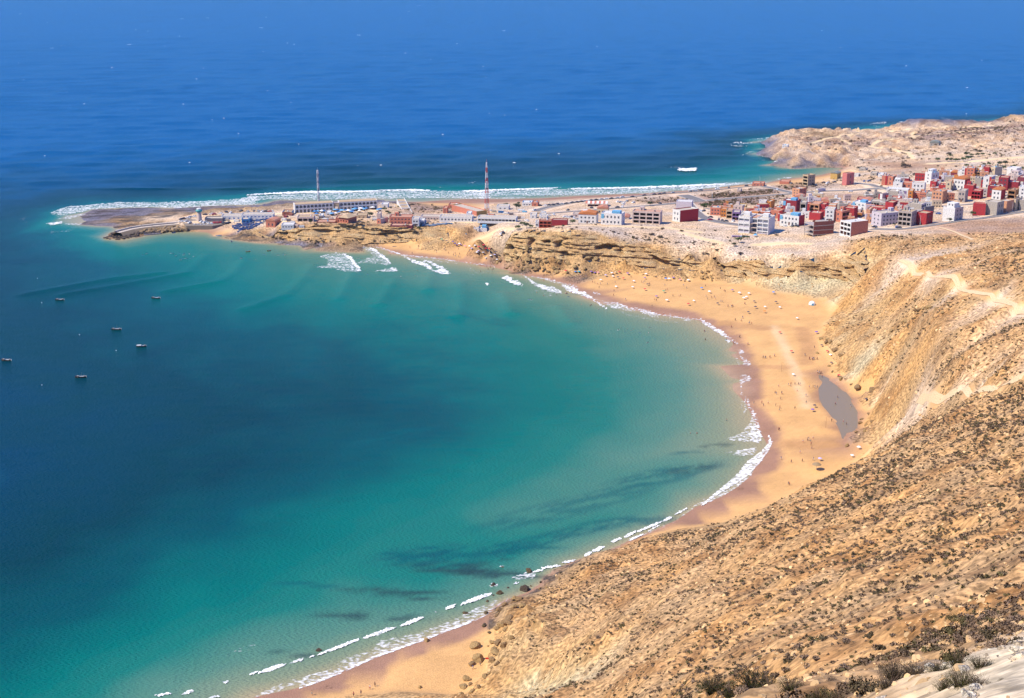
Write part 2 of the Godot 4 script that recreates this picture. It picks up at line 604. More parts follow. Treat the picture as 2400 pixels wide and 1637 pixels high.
func sea_patch(called: String, r: Array, st: float, m: Material, _fine: bool):
	var xs := PackedFloat32Array(); var zs := PackedFloat32Array()
	for i in int((r[1] - r[0]) / st) + 1: xs.append(r[0] + i * st)
	for i in int((r[3] - r[2]) / st) + 1: zs.append(r[2] + i * st)
	xs[-1] = r[1]; zs[-1] = r[3]
	sea_grid(called, xs, zs, m)

func sea_grid(called: String, xs: PackedFloat32Array, zs: PackedFloat32Array, m: Material):
	var nx := xs.size(); var nz := zs.size()
	var v := PackedVector3Array(); v.resize(nx * nz)
	var c := PackedColorArray(); c.resize(nx * nz)
	var dry := PackedByteArray(); dry.resize(nx * nz)
	for j in nz:
		for i in nx:
			var x := xs[i]; var z := zs[j]
			var d := depth_at(x, z)
			var k := j * nx + i
			var y := 0.0
			if d < -0.9: dry[k] = 1
			else:
				var live := clampf(d, 0.0, 1.0)
				if x > -560.0 and x < 340.0 and z > -1330.0:
					y = swell(x, z) * live
					y += live * 0.10 * n_mid.get_noise_2d(x * 0.6, z * 1.8)
				else:
					y = live * (1.0 * n_big.get_noise_2d(x * 0.8, z * 2.4 + 0.2 * x) + 0.7 * sin((z + 0.06 * x + 14.0 * n_big.get_noise_2d(x * 0.3, z * 0.3)) * TAU / 44.0) * clampf(0.6 + n_big.get_noise_2d(x * 0.5 + 70.0, z), 0.0, 1.0)) if z > -3600.0 and absf(x) < 2500.0 else 0.0
				c[k] = water_color(x, z, maxf(d + 0.12 * d * n_big.get_noise_2d(x * 1.3 + 90.0, z * 1.3), 0.0))
			v[k] = Vector3(x, y, z)
	var idx := PackedInt32Array()
	for j in nz - 1:
		for i in nx - 1:
			var k := j * nx + i
			if dry[k] + dry[k + 1] + dry[k + nx] + dry[k + nx + 1] == 4: continue
			idx.append_array([k, k + 1, k + nx, k + 1, k + nx + 1, k + nx])
	struct(called, mesh_of(v, idx, c), m)


# ---------------------------------------------------------------- white water
func build_foam():
	var m := paint("sea foam", Color(0.80, 0.82, 0.82), 0.9, true)
	m.transparency = BaseMaterial3D.TRANSPARENCY_ALPHA   # thin froth lets the water show
	var n := FastNoiseLite.new()
	n.seed = 51; n.frequency = 0.33; n.fractal_octaves = 3
	for f in FOAM:
		var poly := points(f[4])
		var lo := poly[0]; var hi := poly[0]
		for p in poly:
			lo = lo.min(p); hi = hi.max(p)
		lo -= Vector2(2, 2); hi += Vector2(2, 2)
		var st: float = f[1]
		var nx := int((hi.x - lo.x) / st) + 1
		var nz := int((hi.y - lo.y) / st) + 1
		var at := PackedInt32Array(); at.resize((nx + 1) * (nz + 1)); at.fill(-1)
		var v := PackedVector3Array(); var c := PackedColorArray(); var idx := PackedInt32Array()
		for j in nz:
			var z := lo.y + (j + 0.5) * st
			for i in nx:
				var x := lo.x + (i + 0.5) * st
				var w := n.get_noise_2d(x * 0.8, z * 0.8)
				if not Geometry2D.is_point_in_polygon(Vector2(x + 1.6 * w * st * 1.8, z - 2.2 * w * st * 1.8), poly): continue
				var t := 0.5 + 0.62 * n.get_noise_2d(x * 1.1 + 300.0, z * 1.9) + 0.2 * n_mid.get_noise_2d(x, z * 2.0)
				if t > f[2]: continue
				var g := lay(x, z)
				if g > 0.35: continue
				for d in [[0, 0], [1, 0], [0, 1], [1, 1]]:
					var k: int = (j + d[1]) * (nx + 1) + i + d[0]
					if at[k] < 0:
						at[k] = v.size()
						var vx: float = lo.x + (i + d[0]) * st
						var vz: float = lo.y + (j + d[1]) * st
						var q := n_small.get_noise_2d(vx * 2.0, vz * 2.0)
						var base := maxf(maxf(0.0, lay(vx, vz)), swell(vx, vz) if vz > -1330.0 and vx > -560.0 else 0.0)
						v.append(Vector3(vx + 0.42 * st * n_small.get_noise_2d(vx * 5.0, vz * 5.0 + 40.0), base + 0.07 + f[3] * (0.55 + 0.8 * q) * clampf((f[2] - t) * 3.0, 0.0, 1.0) + 0.02, vz + 0.42 * st * n_small.get_noise_2d(vx * 5.0 + 80.0, vz * 5.0)))
						var thick := clampf((f[2] - t) * 1.7 + f[2] * f[2] * f[2] * 0.3, 0.07, 1.0)
						c.append(Color(1, 1, 1, thick))
				var a := at[j * (nx + 1) + i]; var b := at[j * (nx + 1) + i + 1]
				var e := at[(j + 1) * (nx + 1) + i]; var g2 := at[(j + 1) * (nx + 1) + i + 1]
				idx.append_array([a, b, e, b, g2, e])
		if idx.size() > 0: struct("surf_foam", mesh_of(v, idx, c), m)
	var v2 := PackedVector3Array(); var i2 := PackedInt32Array()
	for p in CAPS:   # whitecaps: short crests, broken and lifted off the water
		var parts := 1 + int(p.y / 6.0)
		for k in parts:
			var l: float = p.y / parts * rng.randf_range(0.5, 1.1)
			var mid := Vector3(p.x + (k + 0.5) * p.y / parts, 0.35, p.z + rng.randf_range(-1.0, 1.0) * l * 0.25)
			var dpt: float = l * rng.randf_range(0.18, 0.4)
			var s := v2.size()
			for q in 8:
				var an := TAU * q / 8.0
				v2.append(mid + Vector3(cos(an) * l * rng.randf_range(0.3, 0.6), 0.12 * sin(an), sin(an) * dpt * rng.randf_range(0.6, 1.2)))
			v2.append(mid + Vector3(0, 0.45, 0))
			for q in 8: i2.append_array([s + 8, s + q, s + (q + 1) % 8])
	struct("whitecaps", mesh_of(v2, i2), paint("whitecap foam", Color(0.75, 0.78, 0.8), 0.9), "stuff", "white foam crests scattered over the open blue sea")

# ---------------------------------------------------------------- roads
func ribbon(pts: Array, from: float, to: float, lift: float, st := 3.0) -> ArrayMesh:
	var way := PackedVector2Array()
	var cu := Curve2D.new()
	for n in pts.size():
		var a: Vector2 = pts[maxi(n - 1, 0)]; var b: Vector2 = pts[mini(n + 1, pts.size() - 1)]
		var t: Vector2 = (b - a) * 0.17
		cu.add_point(pts[n], -t, t)
	var len := cu.get_baked_length()
	var cnt := int(len / st) + 1
	for n in cnt + 1: way.append(cu.sample_baked(len * n / cnt))
	var v := PackedVector3Array(); var idx := PackedInt32Array()
	for n in way.size():
		var t := (way[mini(n + 1, way.size() - 1)] - way[maxi(n - 1, 0)]).normalized()
		var side := Vector2(-t.y, t.x)
		for k in 5:
			var p := way[n] + side * lerpf(from, to, k / 4.0)
			v.append(Vector3(p.x, ground(p.x, p.y) + lift, p.y))
	for n in way.size() - 1:
		for k in 4:
			var i := n * 5 + k
			idx.append_array([i, i + 1, i + 5, i + 1, i + 6, i + 5])
	var q := (v[5] - v[0]).cross(v[1] - v[0])
	if q.y > 0.0:
		for t in range(0, idx.size(), 3):
			var w := idx[t + 1]; idx[t + 1] = idx[t + 2]; idx[t + 2] = w
	# fronts must look up
	var test := (v[idx[2]] - v[idx[0]]).cross(v[idx[1]] - v[idx[0]])
	if test.y < 0.0:
		for t in range(0, idx.size(), 3):
			var w := idx[t + 1]; idx[t + 1] = idx[t + 2]; idx[t + 2] = w
	return mesh_of(v, idx)

func build_roads():
	var tar := paint("worn asphalt", Color(0.24, 0.22, 0.215), 0.95, false, 0.3, 0.12)
	var stone := paint("kerb stone", Color(0.62, 0.56, 0.47), 0.9, false, 0.2, 0.4)
	for r in ROADS:
		var w: float = r[0]
		struct("road", ribbon(r[1], -w / 2, w / 2, 0.22), tar)
		struct("kerb", ribbon(r[1], -w / 2 - 1.1, -w / 2, 0.36), stone)
		struct("kerb", ribbon(r[1], w / 2, w / 2 + 1.1, 0.36), stone)
	for k in 3: struct("dirt_track", ribbon(TRACKS[k][1], -1.1, 1.1, 0.25), paint("pale track dust", Color(0.72, 0.53, 0.31), 0.95, false, 0.2, 0.15))
	var pool := PackedVector2Array(POOL)
	var tri := Geometry2D.triangulate_polygon(pool)
	var v := PackedVector3Array(); var c := PackedColorArray(); var idx := PackedInt32Array()
	for p in pool: v.append(Vector3(p.x, 1.75, p.y))
	for t in range(0, tri.size(), 3):
		var a := v[tri[t]]; var b := v[tri[t + 1]]; var d := v[tri[t + 2]]
		idx.append_array([tri[t], tri[t + 1], tri[t + 2]] if (d - a).cross(b - a).y > 0.0 else [tri[t], tri[t + 2], tri[t + 1]])
	struct("tidal_pool", mesh_of(v, idx), paint("shallow pool water", Color(0.215, 0.165, 0.095), 0.25))


# ---------------------------------------------------------------- small mesh tools
var unit_box := BoxMesh.new()

func block(called: String, parent: Node, at: Vector3, size: Vector3, m: Material) -> MeshInstance3D:   # a box standing on AT
	var o := obj(called, unit_box, m, parent)
	o.position = at + Vector3(0, size.y / 2, 0)
	o.scale = size
	return o

func add_box(st: SurfaceTool, lo: Vector3, hi: Vector3):
	var p := [Vector3(lo.x, lo.y, lo.z), Vector3(hi.x, lo.y, lo.z), Vector3(hi.x, hi.y, lo.z), Vector3(lo.x, hi.y, lo.z), Vector3(lo.x, lo.y, hi.z), Vector3(hi.x, lo.y, hi.z), Vector3(hi.x, hi.y, hi.z), Vector3(lo.x, hi.y, hi.z)]
	for f in [[4, 7, 6, 5], [1, 2, 3, 0], [5, 6, 2, 1], [0, 3, 7, 4], [7, 3, 2, 6], [0, 4, 5, 1]]:
		var n: Vector3 = (p[f[2]] - p[f[0]]).cross(p[f[1]] - p[f[0]]).normalized()
		for k in [0, 1, 2, 0, 2, 3]:
			st.set_normal(n)
			st.add_vertex(p[f[k]])

func add_bar(st: SurfaceTool, a: Vector3, b: Vector3, ra: float, rb: float, sides := 4):
	var w := (b - a).normalized()
	var u := w.cross(Vector3.RIGHT if absf(w.x) < 0.8 else Vector3.UP).normalized()
	var v := w.cross(u)
	for k in sides:
		var t0 := TAU * k / sides; var t1 := TAU * (k + 1) / sides
		var d0 := u * cos(t0) + v * sin(t0); var d1 := u * cos(t1) + v * sin(t1)
		for q in [[a + d0 * ra, d0], [b + d0 * rb, d0], [b + d1 * rb, d1], [a + d0 * ra, d0], [b + d1 * rb, d1], [a + d1 * ra, d1]]:
			st.set_normal(q[1])
			st.add_vertex(q[0])

func start() -> SurfaceTool:
	var st := SurfaceTool.new()
	st.begin(Mesh.PRIMITIVE_TRIANGLES)
	return st

func lathe(profile: Array, sides := 16) -> ArrayMesh:   # [radius, height], upwards
	var v := PackedVector3Array(); var idx := PackedInt32Array()
	for p in profile:
		for k in sides + 1: v.append(Vector3(cos(TAU * k / sides) * p[0], p[1], sin(TAU * k / sides) * p[0]))
	for i in profile.size() - 1:
		for k in sides:
			var a := i * (sides + 1) + k
			idx.append_array([a, a + 1, a + sides + 1, a + 1, a + sides + 2, a + sides + 1])
	return mesh_of(v, idx)

func prism(profile: PackedVector2Array, from: float, to: float) -> ArrayMesh:   # a side profile in x, y carried along z
	var st := start()
	var tri := Geometry2D.triangulate_polygon(profile)
	for side in [from, to]:
		for t in range(0, tri.size(), 3):
			var q := [profile[tri[t]], profile[tri[t + 1]], profile[tri[t + 2]]]
			var ccw: bool = (q[1] - q[0]).cross(q[2] - q[0]) > 0.0
			if ccw == (side == to): q.reverse()
			for p in q:
				st.set_normal(Vector3(0, 0, 1 if side == to else -1))
				st.add_vertex(Vector3(p.x, p.y, side))
	var turn := 0.0
	for n in profile.size(): turn += profile[n].cross(profile[(n + 1) % profile.size()])
	for n in profile.size():
		var a := profile[n]; var b := profile[(n + 1) % profile.size()]
		if turn < 0.0:
			var w := a; a = b; b = w
		var nn := Vector3(b.y - a.y, a.x - b.x, 0).normalized()
		for p in [Vector3(a.x, a.y, from), Vector3(b.x, b.y, to), Vector3(b.x, b.y, from), Vector3(a.x, a.y, from), Vector3(a.x, a.y, to), Vector3(b.x, b.y, to)]:
			st.set_normal(nn)
			st.add_vertex(p)
	return st.commit()

# ---------------------------------------------------------------- houses
var wall_colors := {
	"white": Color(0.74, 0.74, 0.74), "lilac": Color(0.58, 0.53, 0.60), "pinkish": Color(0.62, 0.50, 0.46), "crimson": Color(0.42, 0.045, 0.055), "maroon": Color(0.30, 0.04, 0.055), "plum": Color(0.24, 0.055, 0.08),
	"brick": Color(0.32, 0.12, 0.09), "brickred": Color(0.45, 0.11, 0.07), "salmon": Color(0.58, 0.22, 0.15), "peach": Color(0.64, 0.33, 0.20), "orange": Color(0.60, 0.24, 0.07), "concrete": Color(0.42, 0.38, 0.34), "grey": Color(0.44, 0.38, 0.35),
	"slate": Color(0.20, 0.18, 0.20), "tan": Color(0.55, 0.42, 0.28), "cream": Color(0.66, 0.54, 0.38), "violet": Color(0.24, 0.16, 0.34), "mustard": Color(0.58, 0.38, 0.13), "brown": Color(0.34, 0.19, 0.11), "rose": Color(0.60, 0.20, 0.19), "blue": Color(0.06, 0.20, 0.45), "skyblue": Color(0.16, 0.42, 0.66),
}
var roof_colors := {"pale": Color(0.60, 0.52, 0.42), "tan": Color(0.55, 0.41, 0.26), "pink": Color(0.62, 0.36, 0.25), "white": Color(0.72, 0.71, 0.68), "orangeroof": Color(0.60, 0.22, 0.08), "salmonroof": Color(0.60, 0.27, 0.18), "greyroof": Color(0.26, 0.28, 0.26), "skyblue": Color(0.2, 0.45, 0.65)}

func wall_paint(c: String) -> Material:
	return paint("wall " + c, wall_colors[c], 0.9, false, 0.22, 0.11)

func roof_paint(c: String) -> Material:
	return paint("roof " + c, roof_colors[c], 0.9, false, 0.3, 0.17)

func opened_wall(w: float, h: float, cols: int, floors: int, ow: float, oh: float, th := 0.3, low := 0.0) -> ArrayMesh:
	# a wall in x 0..w, y -1.6..h, outside at z = 0, with its window openings left open
	var st := start()
	if cols == 0 or floors == 0:
		add_box(st, Vector3(0, -1.6, -th), Vector3(w, h, 0))
		return st.commit()
	var fh_ := (h - 0.8) / floors
	var y := -1.6
	for f in floors:
		var sill := f * fh_ + maxf((fh_ - oh) * 0.45, 0.1) + (low if f == 0 else 0.0)
		add_box(st, Vector3(0, y, -th), Vector3(w, sill, 0))
		var pier := (w - cols * ow) / (cols + 1)
		for c in cols + 1: add_box(st, Vector3(c * (pier + ow), sill, -th), Vector3(c * (pier + ow) + pier, sill + oh, 0))
		y = sill + oh
	add_box(st, Vector3(0, y, -th), Vector3(w, h, 0))
	return st.commit()

func grid_of(text: String) -> Array:   # "3x2o" -> [3, 2, open]
	if text == "0": return [0, 0, false]
	var q := text.trim_suffix("o").split("x")
	return [int(q[0]), int(q[1]), text.ends_with("o")]

var pane_mesh := BoxMesh.new()
func glaze(root: Node3D, w: float, h: float, g: Array, ow: float, oh: float, base: Transform3D, m: Material):
	if g[0] == 0 or g[2]: return
	var fh_: float = (h - 0.8) / g[1]
	var pier: float = (w - g[0] * ow) / (g[0] + 1)
	for f in g[1]:
		for c in g[0]:
			var o := obj("window", pane_mesh, m, root)
			o.transform = base * Transform3D(Basis.from_scale(Vector3(ow, oh, 0.06)), Vector3(pier + c * (pier + ow) + ow / 2, f * fh_ + maxf((fh_ - oh) * 0.45, 0.1) + oh / 2, -0.2))

func build_village():
	var glass := paint("dark window glass", Color(0.07, 0.08, 0.11), 0.25)
	var blue := paint("blue shutter paint", Color(0.05, 0.13, 0.38), 0.6)
	for row in HOUSES:
		var q: PackedStringArray = row.split("|")
		var n := q[0].split(" ")
		var at := Vector3(float(n[0]), float(n[1]), float(n[2]))
		var w := float(n[4]); var d := float(n[5]); var h := float(n[6])
		var kind := "house"
		for k in ["hut", "shed", "wall building", "kiosk", "hotel", "restaurant", "shops", "cafe", "shack", "tower", "hall", "block"]:
			if k in q[7]: kind = k.trim_suffix(" building")
		var called := {"wall": "garden_wall", "shops": "market_row", "block": "apartment_block", "tower": "tower_house"}.get(kind, kind) as String
		var root := thing(called if called != "house" else "village_house", q[7], kind, at, float(n[3]), "buildings of the village")
		var gl := grid_of(q[4]); var gr := grid_of(q[5])
		var fl: float = (h - 0.8) / maxi(1, maxi(gl[1], gr[1]))
		var owl: float = (w / gl[0]) * 0.78 if gl[2] else minf(1.3, w / maxf(gl[0], 1) * 0.55)
		var owr: float = (d / gr[0]) * 0.78 if gr[2] else minf(1.3, d / maxf(gr[0], 1) * 0.55)
		var ohl: float = ((h - 0.8) / maxi(gl[1], 1)) * (0.66 if gl[2] else 0.45)
		var ohr: float = ((h - 0.8) / maxi(gr[1], 1)) * (0.66 if gr[2] else 0.45)
		if q[6] == "bluedoor": owl = minf(1.6, w / gl[0] * 0.5)
		var front := obj("front_wall", opened_wall(w, h, gl[0], gl[1], owl, ohl), wall_paint(q[1]), root)
		front.position = Vector3(-w, 0, 0)
		var side := obj("side_wall", opened_wall(d - 0.3, h, gr[0], gr[1], owr, ohr), wall_paint(q[2]), root)
		side.transform = Transform3D(Basis(Vector3.UP, PI / 2), Vector3(0, 0, -0.3))
		block("rear_wall", root, Vector3(-w / 2 - 0.15, -1.6, -d + 0.15), Vector3(w - 0.3, h + 1.6, 0.3), wall_paint(q[1]))
		block("rear_wall", root, Vector3(-w + 0.15, -1.6, -d / 2), Vector3(0.3, h + 1.6, d - 0.6), wall_paint(q[2]))
		glaze(root, w, h, gl, owl, ohl, Transform3D(Basis(), Vector3(-w, 0, 0)), blue if q[6] == "bluedoor" else glass)
		glaze(root, d - 0.3, h, gr, owr, ohr, Transform3D(Basis(Vector3.UP, PI / 2), Vector3(0, 0, -0.3)), glass)
		if q[3].ends_with("roof"):
			var rise := minf(w, d) * 0.22
			var rf := obj("tiled_roof", prism(PackedVector2Array([Vector2(-w - 0.4, h), Vector2(0.4, h), Vector2(-0.6, h + rise * 0.5), Vector2(-w / 2, h + rise), Vector2(-w + 0.6, h + rise * 0.5)]), -d - 0.3, 0.3), roof_paint(q[3]), root)
			rf.position.y = 0.02
		else:
			block("roof", root, Vector3(-w / 2, h - 0.85, -d / 2), Vector3(w - 0.62, 0.25, d - 0.62), roof_paint(q[3]))
		var floors := maxi(gl[1], gr[1])
		for f in range(1, floors):
			if gl[2] or gr[2]: block("floor_slab", root, Vector3(-w / 2, f * (h - 0.8) / floors - 0.15, -d / 2), Vector3(w - 0.62, 0.2, d - 0.62), wall_paint("concrete"))
		match q[6]:
			"hut":
				block("roof_room", root, Vector3(-w * 0.72, h - 0.6, -d + 2.2), Vector3(minf(3.4, w * 0.4), 2.7, 3.0), wall_paint(q[1]))
				block("roof_room_door", root, Vector3(-w * 0.72, h - 0.6, -d + 3.66), Vector3(0.9, 1.9, 0.12), glass)
			"step":
				block("upper_storey", root, Vector3(-w * 0.6, h - 0.6, -d * 0.6), Vector3(w * 0.62, 3.2, d * 0.6), wall_paint(q[1]))
				for k in 2: block("upper_window", root, Vector3(-w * (0.45 + 0.28 * k), h + 0.7, -d * 0.3), Vector3(1.0, 1.2, 0.1), glass)
			"dish":
				var bowl := obj("satellite_dish", lathe([[0.05, 0.0], [0.5, 0.08], [0.9, 0.32], [0.88, 0.36], [0.45, 0.14], [0.0, 0.06]], 14), wall_paint("white"), root)
				bowl.transform = Transform3D(Basis(Vector3.RIGHT, 1.0), Vector3(-1.4, h + 0.6, -1.2))
				block("dish_pole", root, Vector3(-1.4, h - 0.7, -1.3), Vector3(0.12, 1.4, 0.12), wall_paint("slate"))
			"blue":
				block("blue_panel", root, Vector3(-w + 1.2, h * 0.5, 0.03), Vector3(2.2, h * 0.42, 0.06), wall_paint("skyblue"))
				block("roof_terrace_wall", root, Vector3(-w * 0.3, h - 0.6, -d * 0.4), Vector3(w * 0.4, 2.2, d * 0.5), wall_paint("skyblue"))
			"violet":
				block("purple_door", root, Vector3(-w * 0.12, 0, 0.04), Vector3(2.0, h * 0.75, 0.08), wall_paint("violet"))
			"red":
				block("red_strip", root, Vector3(-0.9, -0.5, 0.06), Vector3(1.8, h + 0.5, 0.12), wall_paint("crimson"))
			"dome":
				var dome := obj("dome", lathe([[1.3, 0.0], [1.25, 0.5], [0.95, 1.0], [0.5, 1.3], [0.0, 1.4]], 14), wall_paint("white"), root)
				dome.position = Vector3(-1.6, h - 0.6, -2.0)
		if rng.randf() < 0.45 and not q[3].ends_with("roof") and w > 5.0:
			var tank := obj("water_tank", lathe([[0.0, 0.0], [0.55, 0.0], [0.55, 1.1], [0.4, 1.25], [0.0, 1.25]], 12), wall_paint(["slate", "white", "skyblue"][rng.randi() % 3]), root)
			tank.position = Vector3(-w * rng.randf_range(0.15, 0.5), h - 0.6, -d * rng.randf_range(0.3, 0.6))
		if rng.randf() < 0.5 and w > 5.0 and h > 6.0 and gl[0] > 1:
			block("door", root, Vector3(-w * 0.5, 0, 0.03), Vector3(1.1, 2.1, 0.06), paint("brown door", Color(0.13, 0.06, 0.04), 0.6))
	for row in HUTS:
		var all: PackedStringArray = row[1].split(", ")
		var home: bool = "village" in row[0]
		for k in all.size():
			var q := all[k].split(" ")
			var p := Vector2(float(q[0]), float(q[1])); var w := float(q[2]); var h := float(q[3])
			var t := thing("small_house" if home else "hut", "small %s %s %s%s" % [{"slate": "dark", "concrete": "grey", "brick": "brown", "skyblue": "light blue", "plum": "dark red", "pinkish": "pale pink"}.get(q[4], q[4]), "house" if home else "hut", row[0], which(k, all.size())], "house" if home else "hut", Vector3(p.x, ground(p.x, p.y), p.y), rng.randf_range(-0.5, 0.1), "buildings of the village")
			var d := w * rng.randf_range(0.6, 0.95)
			var n := [2 + k % 2, 2 if h > 5.0 else 1, false]
			var ow := w * 0.14 if home else w * 0.2
			var oh: float = (h - 0.8) / n[1] * 0.45
			var f := obj("front_wall", opened_wall(w, h, n[0], n[1], ow, oh), wall_paint(q[4]), t)
			f.position = Vector3(-w / 2, 0, d / 2)
			glaze(t, w, h, n, ow, oh, Transform3D(Basis(), Vector3(-w / 2, 0, d / 2)), glass)
			block("body", t, Vector3(0, -2, -0.2), Vector3(w - 0.1, h + 1.5, d - 0.3), wall_paint(q[4]))
			block("roof", t, Vector3(0, h - 0.5, -0.2), Vector3(w - 0.4, 0.22, d - 0.6), roof_paint(["pale", "tan", "white", "pink"][k % 4]))
			if home and k % 2 == 0: block("roof_room", t, Vector3(-w * 0.2, h - 0.3, -d * 0.2), Vector3(w * 0.35, 2.3, d * 0.35), wall_paint(q[4]))
	balcony_block()
	frame_building()
	arcade("white arcaded holiday wing with ten arched bays, left of the gate", ARC_A, ARC_B, 7.6)
	arcade("white arcaded holiday wing with ten arched bays, right of the gate", ARC_C, ARC_D, 7.6)
	gateway()
	hall()
	pavilion()
	marquee()
	mast("slender grey lattice mast with white dishes behind the arcaded wing", MAST_A, 33.0, 1.4, 0.9, ["grey", "white"])
	mast("tall red and white lattice mast beside the yellow walled compound", MAST_B, 44.0, 3.4, 0.5, ["red", "white"])
	for k in LAMPS.split(", ").size():
		var p := points(LAMPS)[k]
		var t := thing("street_lamp", "thin pale street lamp with one curved arm along the village roads%s" % which(k, 15), "street lamp", Vector3(p.x, ground(p.x, p.y), p.y), 0.6, "street lamps of the village")
		var st := start()
		add_bar(st, Vector3(0, -0.3, 0), Vector3(0, 7.2, 0), 0.13, 0.08, 6)
		obj("pole", st.commit(), wall_paint("white"), t)
		st = start()
		add_bar(st, Vector3(0, 7.2, 0), Vector3(-0.7, 7.9, 0), 0.08, 0.07, 6)
		add_bar(st, Vector3(-0.7, 7.9, 0), Vector3(-1.8, 8.0, 0), 0.07, 0.06, 6)
		obj("arm", st.commit(), wall_paint("white"), t)
		block("lamp_head", t, Vector3(-1.9, 7.9, 0), Vector3(0.7, 0.16, 0.28), wall_paint("slate"))
	parked_cars()

func between(a: Vector3, b: Vector3, called: String, label: String, category: String) -> Array:   # a thing whose front runs from a to b: local x along it, z towards the viewer
	var flat := Vector3(b.x - a.x, 0, b.z - a.z)
	var t := thing(called, label, category, Vector3(a.x, minf(a.y, b.y), a.z), atan2(-flat.z, flat.x), "buildings of the village")
	return [t, flat.length()]

func balcony_block():
	var r := between(BALCONY_A, BALCONY_B, "apartment_block", "big white apartment block with two balconied bays round a dark recess", "apartment block")
	var t: Node3D = r[0]; var w: float = r[1]
	var h := 13.0; var d := 15.0; var bay := w * 0.38
	var white := wall_paint("white"); var dark := wall_paint("slate")
	for x in [0.0, w - bay]:
		var f := obj("bay_front", opened_wall(bay, h, 2, 3 if x == 0.0 else 4, bay * 0.42, 2.2), white, t)
		f.position = Vector3(x, 0, 0)
		block("loggia_wall", t, Vector3(x + bay / 2, -1, -2.0), Vector3(bay - 0.6, h, 0.2), white)
		for k in range(1, 4): block("floor_slab", t, Vector3(x + bay / 2, k * 3.1 - 0.1, -d / 2), Vector3(bay - 0.62, 0.22, d - 0.62), white)
		block("roof", t, Vector3(x + bay / 2, h - 0.8, -d / 2), Vector3(bay - 0.62, 0.25, d - 0.62), roof_paint("pale"))
		block("roof_room", t, Vector3(x + bay * 0.5, h - 0.55, -d * 0.55), Vector3(bay * 0.5, 2.6, 4.5), white)
		for y in 3:
			for c in 2: block("balcony_rail", t, Vector3(x + bay * (0.27 + 0.46 * c), y * 4.0 + 0.9, -0.35), Vector3(bay * 0.4, 0.9, 0.06), wall_paint("lilac"))
	var mid := w - 2 * bay
	block("recess_wall", t, Vector3(w / 2, -1, -4.0), Vector3(mid, h - 0.5, 0.3), white)
	for k in 3: block("recess_balcony", t, Vector3(w / 2, 1.2 + k * 3.4, -2.3), Vector3(mid - 0.1, 0.25, 3.0), wall_paint("pinkish"))
	for k in 3: block("recess_window", t, Vector3(w / 2, 1.7 + k * 3.4, -3.8), Vector3(mid * 0.6, 2.2, 0.12), paint("dark window glass", Color(0.03, 0.04, 0.06), 0.2))
	block("roof", t, Vector3(w / 2, h - 1.2, -d / 2 - 2.0), Vector3(mid, 0.25, d - 4.6), roof_paint("pink"))
	block("side_wall", t, Vector3(w - 0.15, -1.6, -d / 2 - 0.15), Vector3(0.3, h + 1.6, d - 0.3), white)
	block("side_wall", t, Vector3(0.15, -1.6, -d / 2 - 0.15), Vector3(0.3, h + 1.6, d - 0.3), white)
	block("inner_wall", t, Vector3(bay - 0.15, -1.6, -d / 2 - 0.15), Vector3(0.3, h + 1.6, d - 0.3), white)
	block("inner_wall", t, Vector3(w - bay + 0.15, -1.6, -d / 2 - 0.15), Vector3(0.3, h + 1.6, d - 0.3), white)
	block("rear_wall", t, Vector3(w / 2, -1.6, -d), Vector3(w, h + 1.6, 0.3), white)
	var p := POOL_WALL
	var g := thing("pool_terrace", "low purple walled pool terrace in front of the white apartment block", "terrace", Vector3(p.x, ground(p.x, p.z), p.z), -0.12)
	block("terrace_floor", g, Vector3(8, -1.2, -3), Vector3(17, 1.4, 7), wall_paint("pinkish"))
	block("purple_wall", g, Vector3(3, -1.5, 0.6), Vector3(6.0, 2.8, 0.3), wall_paint("violet"))
	block("white_wall", g, Vector3(11.5, -1.5, 0.65), Vector3(11.0, 2.1, 0.3), white)
	block("pool_water", g, Vector3(9, 0.2, -2.5), Vector3(6, 0.06, 3), wall_paint("skyblue"))
	var tent := obj("garden_canopy", lathe([[1.8, 1.7], [0.9, 2.4], [0.0, 2.9]], 8), wall_paint("skyblue"), g)
	tent.position = Vector3(17, 0, -1)

